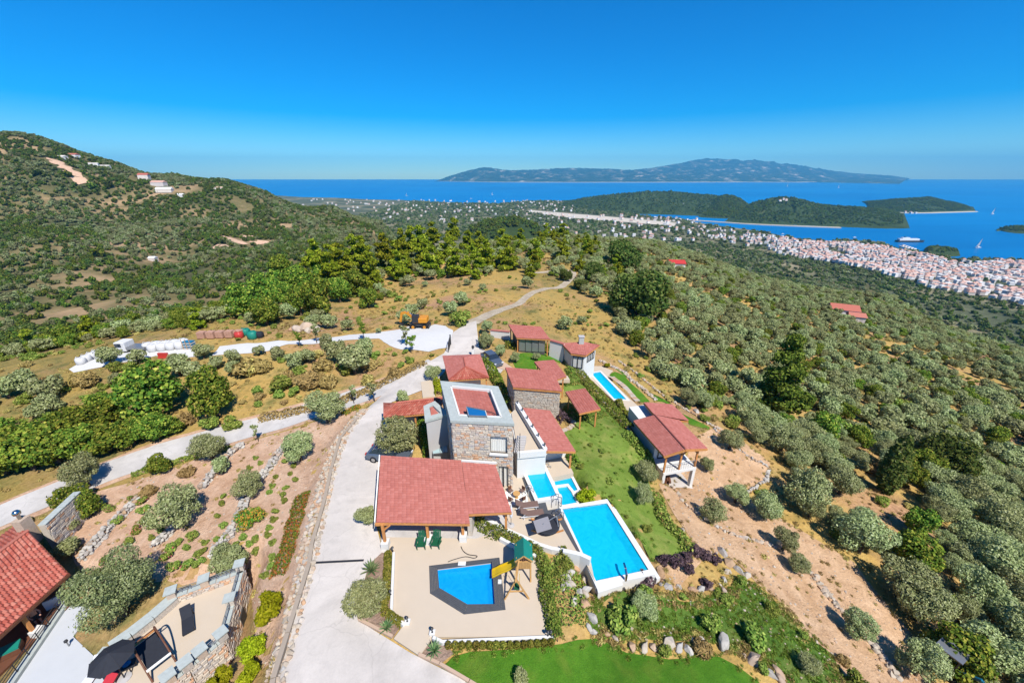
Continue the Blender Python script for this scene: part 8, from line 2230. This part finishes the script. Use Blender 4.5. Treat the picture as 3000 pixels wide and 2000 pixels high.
# ------------------------------------------------------------------ the town on the coast, scattered houses, woods of the plain
PZ0 = SEA + 2.5
def house_mesh(k):
    rr = random.Random(k); w, d, h = rr.uniform(6, 11), rr.uniform(5.5, 8.5), rr.uniform(4, 7.5); m = MB()
    m.add([(-w/2, -d/2, -2), (w/2, -d/2, -2), (w/2, d/2, -2), (-w/2, d/2, -2), (-w/2, -d/2, h), (w/2, -d/2, h), (w/2, d/2, h), (-w/2, d/2, h)], [(0, 1, 5, 4), (1, 2, 6, 5), (2, 3, 7, 6), (3, 0, 4, 7), (4, 5, 6, 7)], 0)
    if k % 5 in (1, 2, 4):
        o = .5; r_ = 2.4
        m.add([(-w/2-o, -d/2-o, h), (w/2+o, -d/2-o, h), (w/2+o, d/2+o, h), (-w/2-o, d/2+o, h), (-w/4, 0, h + r_), (w/4, 0, h + r_)], [(0, 1, 5, 4), (2, 3, 4, 5), (1, 2, 5), (3, 0, 4)], 1)
    for s in (-.28, .0, .28): m.add([(w * s - .7, -d/2 - .08, h * .45), (w * s + .7, -d/2 - .08, h * .45), (w * s + .7, -d/2 - .08, h * .75), (w * s - .7, -d/2 - .08, h * .75)], [(0, 1, 2, 3)], 2)
    return m
HM = [house_mesh(k) for k in range(10)]
HME = []
for m in HM:
    me = bpy.data.meshes.new('town_house'); me.from_pydata(m.v, [], m.f)
    for q in ('town_white', 'town_roof', 'window_glass'): me.materials.append(MATS[q])
    me.polygons.foreach_set('material_index', m.mi); HME.append(me)
TOWN = [tuple(at('w', a, b, PZ0))[:2] for a, b in [(1600,520),(1690,531),(1760,543),(1822,556),(1893,562),(1950,561),(2003,562),(2060,579),(2120,587),(2175,600),(2260,603),(2400,606),(2400,720),(2330,700),(2230,680),(2130,660),(2000,625),(1900,605),(1800,590),(1700,570),(1600,548)]]
rs = np.random.RandomState(99); bx = [p[0] for p in TOWN]; by = [p[1] for p in TOWN]
gx_, gy_ = np.meshgrid(np.arange(min(bx), max(bx), 12.5), np.arange(min(by), max(by), 12.0))
hx_ = (gx_ + rs.uniform(-4, 4, gx_.shape)).ravel(); hy_ = (gy_ + rs.uniform(-3.5, 3.5, gx_.shape)).ravel()
k = inside(hx_, hy_, TOWN); hx_, hy_ = hx_[k], hy_[k]
u, v, zc = proj(hx_, hy_, np.full(hx_.shape, PZ0)); dens = np.clip((u - 1700) / 200, .14, .93) * np.where(vnoise(hx_, hy_, 70, 66) > .80, .15, 1)
street = (np.abs(np.sin((hx_ + .35 * hy_) / 34 + 3 * vnoise(hx_, hy_, 120, 68))) < .13) | (np.abs(np.sin((hy_ - .3 * hx_) / 40 + 3 * vnoise(hx_, hy_, 140, 69))) < .10)
k = (rs.rand(len(hx_)) < dens) & ~street; hx_, hy_, zc = hx_[k], hy_[k], zc[k]
def town_z(x, y): return PZ0 + 14 * float(vnoise(np.array([x]), np.array([y]), 160, 67)[0]) - 2
order = np.argsort(zc); TP = [(hx_[i], hy_[i]) for i in order]
extra = []
for cnt_, (ua, ub, va, vb) in ((150, (690, 1330, 459, 488)), (120, (1250, 1600, 492, 545)), (60, (880, 1250, 470, 510))):
    for _ in range(cnt_):
        a = rs.uniform(ua, ub); b = va + (vb - va) * rs.rand() ** 1.8 + (a - ua) / (ub - ua) * (6 if va < 480 else 14)
        extra.append(tuple(at('w', a, b, PZ0))[:2])
for u0, v0 in ((1560, 466), (1570, 468), (1580, 467), (1552, 474), (1590, 484), (1545, 486), (1800, 456), (1806, 458), (1792, 459), (1908, 497), (1915, 502), (1946, 499), (1955, 501), (1965, 510), (1975, 512), (1990, 514), (2010, 488), (2080, 486), (2092, 487), (2104, 487), (1930, 512), (1655, 496), (1640, 492), (1710, 498), (1725, 502)):
    d_ = ray('w', u0, v0); p = far('w', u0, v0, 2250 if u0 > 1690 else 2700); extra.append((p.x, p.y, p.z - 6))
for i, (x, y) in enumerate(TP[:298]):
    o = bpy.data.objects.new('town_house', HME[i % 10]); o.location = (x, y, town_z(x, y)); o.rotation_euler = (0, 0, rs.uniform(-.5, .5)); COL.objects.link(o)
    tag(o, 'white house with tiled roof packed into the harbour town', 'house', 'houses of the harbour town')
mb = MB()
for i, q in enumerate(TP[298:] + extra):
    m = HM[rs.randint(10)]; a = rs.uniform(-.6, .6); c_, s_ = math.cos(a), math.sin(a); z0 = q[2] if len(q) > 2 else town_z(q[0], q[1]); g_ = 1.0 if i < len(TP) - 298 else 1.25
    b = len(mb.v); mb.v.extend([(q[0] + g_ * (c_ * p[0] - s_ * p[1]), q[1] + g_ * (s_ * p[0] + c_ * p[1]), z0 + g_ * p[2]) for p in m.v]); mb.f.extend([tuple(b + i2 for i2 in f) for f in m.f]); mb.mi.extend(m.mi)
o = mb.build('town', ['town_white', 'town_roof', 'window_glass']); o['kind'] = 'stuff'
# trees of the plain and headlands
pts = []
gx_, gy_ = np.meshgrid(np.arange(-900, 2300, 17.0), np.arange(500, 4300, 26.0)); px_ = (gx_ + rs.uniform(-9, 9, gx_.shape)).ravel(); py_ = (gy_ + rs.uniform(-14, 14, gx_.shape)).ravel()
u, v, zc = proj(px_, py_, np.full(px_.shape, PZ0)); k = (zc > 300) & (u > 500) & (u < 2400) & inside(px_, py_, PLAIN)
k &= (rs.rand(len(px_)) < np.where(vnoise(px_, py_, 150, 71) > .35, .85, .3)); k &= ~(inside(px_, py_, TOWN) & (rs.rand(len(px_)) < np.clip((u - 1600) / 200, .1, .93)))
APRON = [tuple(at('w', a, b, PZ0)) for a, b in [(1195,484),(1225,481),(1570,510),(1560,522),(1300,502)]]; k &= ~inside(px_, py_, APRON)
px_, py_, zc = px_[k], py_[k], zc[k]
pz_ = np.full(px_.shape, PZ0 - 1.5)
gx_, gy_ = np.meshgrid(np.arange(100, 1700, 9.0), np.arange(200, 1500, 10.0)); qx = (gx_ + rs.uniform(-5, 5, gx_.shape)).ravel(); qy = (gy_ + rs.uniform(-5, 5, gx_.shape)).ravel()
u, v, zq = proj(qx, qy, np.full(qx.shape, PZ0)); k = (zq > 300) & (zq < 1350) & (u > 1100) & (u < 2400) & inside(qx, qy, PLAIN) & (rs.rand(len(qx)) < np.where(vnoise(qx, qy, 90, 73) > .3, .8, .25))
k &= ~(inside(qx, qy, TOWN) & (rs.rand(len(qx)) < .80)); qx, qy = qx[k], qy[k]
P6 = np.stack([qx, qy, np.full(qx.shape, PZ0 - 1.0), rs.uniform(1.0, 2.0, len(qx))], -1)
spread('plain_trees', 'far_oak', P6[rs.rand(len(qx)) < .7].tolist(), .9, 83); spread('plain_groves', 'far_olive', P6[rs.rand(len(qx)) < .3].tolist(), .8, 93)
P5 = np.stack([px_, py_, pz_, rs.uniform(1.6, 3.0, len(px_)) * (1 + zc / 6000)], -1)
spread('plain_trees', 'far_oak', P5[::2].tolist(), .8, 81); spread('plain_groves', 'far_olive', P5[1::2].tolist(), .7, 91)
KN = far('w', 1158, 512, 950); ridge_hill('plain_knoll', [(1080, 524, 900), (1120, 507, 920), (1160, 499, 930), (1200, 505, 920), (1235, 522, 900)], [(1080, 545), (1160, 560), (1235, 548)], 'headland_green', seed=9, nu=50, back=.8)

for i, nm in enumerate(('headland', 'headland_knoll', 'headland_point', 'headland_cape', 'harbour_islet', 'bay_islet', 'plain_knoll')):
    me = bpy.data.objects[nm].data; V = np.array([tuple(v.co) for v in me.vertices]); F = np.array([tuple(f.vertices) for f in me.polygons]); rs = np.random.RandomState(120 + i)
    ar = np.array([f.area for f in me.polygons]); nn = min(int(ar.sum() / (150 if nm in ('headland', 'headland_cape') else 110 if 'point' in nm else 70)), 6000); k = rs.choice(len(F), nn, p=ar / ar.sum()); a, b = rs.rand(nn, 1), rs.rand(nn, 1)
    q = (V[F[k, 0]] * (1 - a) + V[F[k, 1]] * a) * (1 - b) + (V[F[k, 3]] * (1 - a) + V[F[k, 2]] * a) * b
    q = q[(q[:, 2] > SEA + 6) & (vnoise(q[:, 0], q[:, 1], 90, 130 + i) > .22)]; sc_ = rs.uniform(1.6, 3.0, len(q)) * (.7 if 'islet' in nm else 1)
    spread('headland_wood', 'far_oak', np.concatenate([q - np.array([0, 0, 1.0]), sc_[:, None]], 1).tolist(), .75, 140 + i)
# ------------------------------------------------------------------ boats, ferry, pier
def boat(label, c, x, y, L_, sail=True, rz=0.3):
    p = at(c, x, y, SEA); t = thing('sailing_boat' if sail else 'motor_boat', label, 'boat', p); M = Matrix.Rotation(rz, 3, 'Z'); q = lambda a, b, z: p + M @ Vector((a, b, z))
    h = MB(); sec = [(-.5, .10), (-.2, .16), (.2, .15), (.5, .01)]; vs = []
    for a, w in sec: vs += [q(a * L_, -w * L_, .09 * L_), q(a * L_, -w * L_ * .6, -.3), q(a * L_, w * L_ * .6, -.3), q(a * L_, w * L_, .09 * L_)]
    h.add(vs, [(4 * i + k_, 4 * i + k_ + 1, 4 * i + k_ + 5, 4 * i + k_ + 4) for i in range(3) for k_ in range(3)] + [(4 * i, 4 * i + 4, 4 * i + 7, 4 * i + 3) for i in range(3)] + [(0, 3, 2, 1)]); h.build('hull', 'fabric_white', t)
    MB().box(q(-.05 * L_, 0, .13 * L_), (.35 * L_, .18 * L_, .1 * L_), rz).build('cabin', 'fabric_white', t)
    if sail:
        MB().tube(q(.05 * L_, 0, .1 * L_), q(.05 * L_, 0, 1.35 * L_), .012 * L_, n=5).build('mast', 'metal_grey', t)
        MB().slab([q(.04 * L_, 0, .2 * L_), q(-.42 * L_, .04 * L_, .22 * L_), q(.04 * L_, 0, 1.3 * L_)], .1).build('sail', 'fabric_white', t)
    return t
boat('lone white sailing boat off the sparse coast villages', 'b2', 765, 300, 26); boat('white sailing boat below the near end of the long island', 'b2', 1327, 294, 26); boat('white motor boat between the two sailing boats', 'b2', 1187, 319, 26, False)
boat('white yacht crossing the open bay beyond the wooded islet', 'b3', 2065, 612, 24, True, .2); boat('small sailing boat near the islet at the edge of the bay', 'b3', 2155, 402, 30); boat('small white boat in the channel below the headland', 'b3', 1290, 548, 18, False); boat('small boat moored near the channel mouth', 'b3', 840, 526, 16, False)
boat('sailing boat far out before the long island', 'b3', 870, 228, 50); boat('sailing boat far out beyond the cape', 'b3', 1190, 236, 50)
p = at('b3', 1635, 575, SEA); t = thing('ferry', 'long white ferry lying off the harbour pier', 'ferry', p)
MB().prism([V2(p + Vector((x, y, 0))) for x, y in ((-48, -7), (40, -7), (52, 0), (40, 7), (-48, 7))], SEA - 1, SEA + 6).build('hull', 'metal_dark', t)
MB().box(p + Vector((-8, 0, 9)), (70, 12, 6)).build('superstructure', 'fabric_white', t); MB().box(p + Vector((-20, 0, 14)), (26, 9, 4)).build('bridge', 'fabric_white', t); MB().box(p + Vector((-22, 0, 18)), (5, 4, 5)).build('funnel', 'plastic_blue', t)
a, b = at('b3', 1585, 603, SEA), at('b3', 1672, 632, SEA); t = thing('pier', 'white harbour pier reaching out from the town', 'pier', a.lerp(b, .5))
MB().bar(up(a, SEA + 1), up(b, SEA + 1), 16, 4).build('deck', 'render_white', t)
for s in (.1, .3, .5, .7, .9): q = a.lerp(b, s); MB().box((q.x, q.y, SEA + 5), (8, 6, 4)).build('shed', 'town_white', t)

# ------------------------------------------------------------------ the air
hz = NT('haze_air'); hz.t.nodes.clear(); ho = hz.n('ShaderNodeOutputMaterial'); pv = hz.n('ShaderNodeVolumePrincipled')
pv.inputs['Color'].default_value = (.13, .57, 1.0, 1); pv.inputs['Density'].default_value = 4.4e-5; pv.inputs['Anisotropy'].default_value = 0.0
hz.l(pv.outputs[0], ho.inputs['Volume']); MATS['haze_air'] = hz.m
H = 42500.0; o = MB().add([(x, y, z) for z in (SEA - 6, 1000.0) for y in (-2600.0, 25200.0) for x in (-H, H)], [(0, 2, 3, 1), (4, 5, 7, 6), (0, 1, 5, 4), (2, 6, 7, 3), (0, 4, 6, 2), (1, 3, 7, 5)]).build('haze', 'haze_air'); o['kind'] = 'stuff'
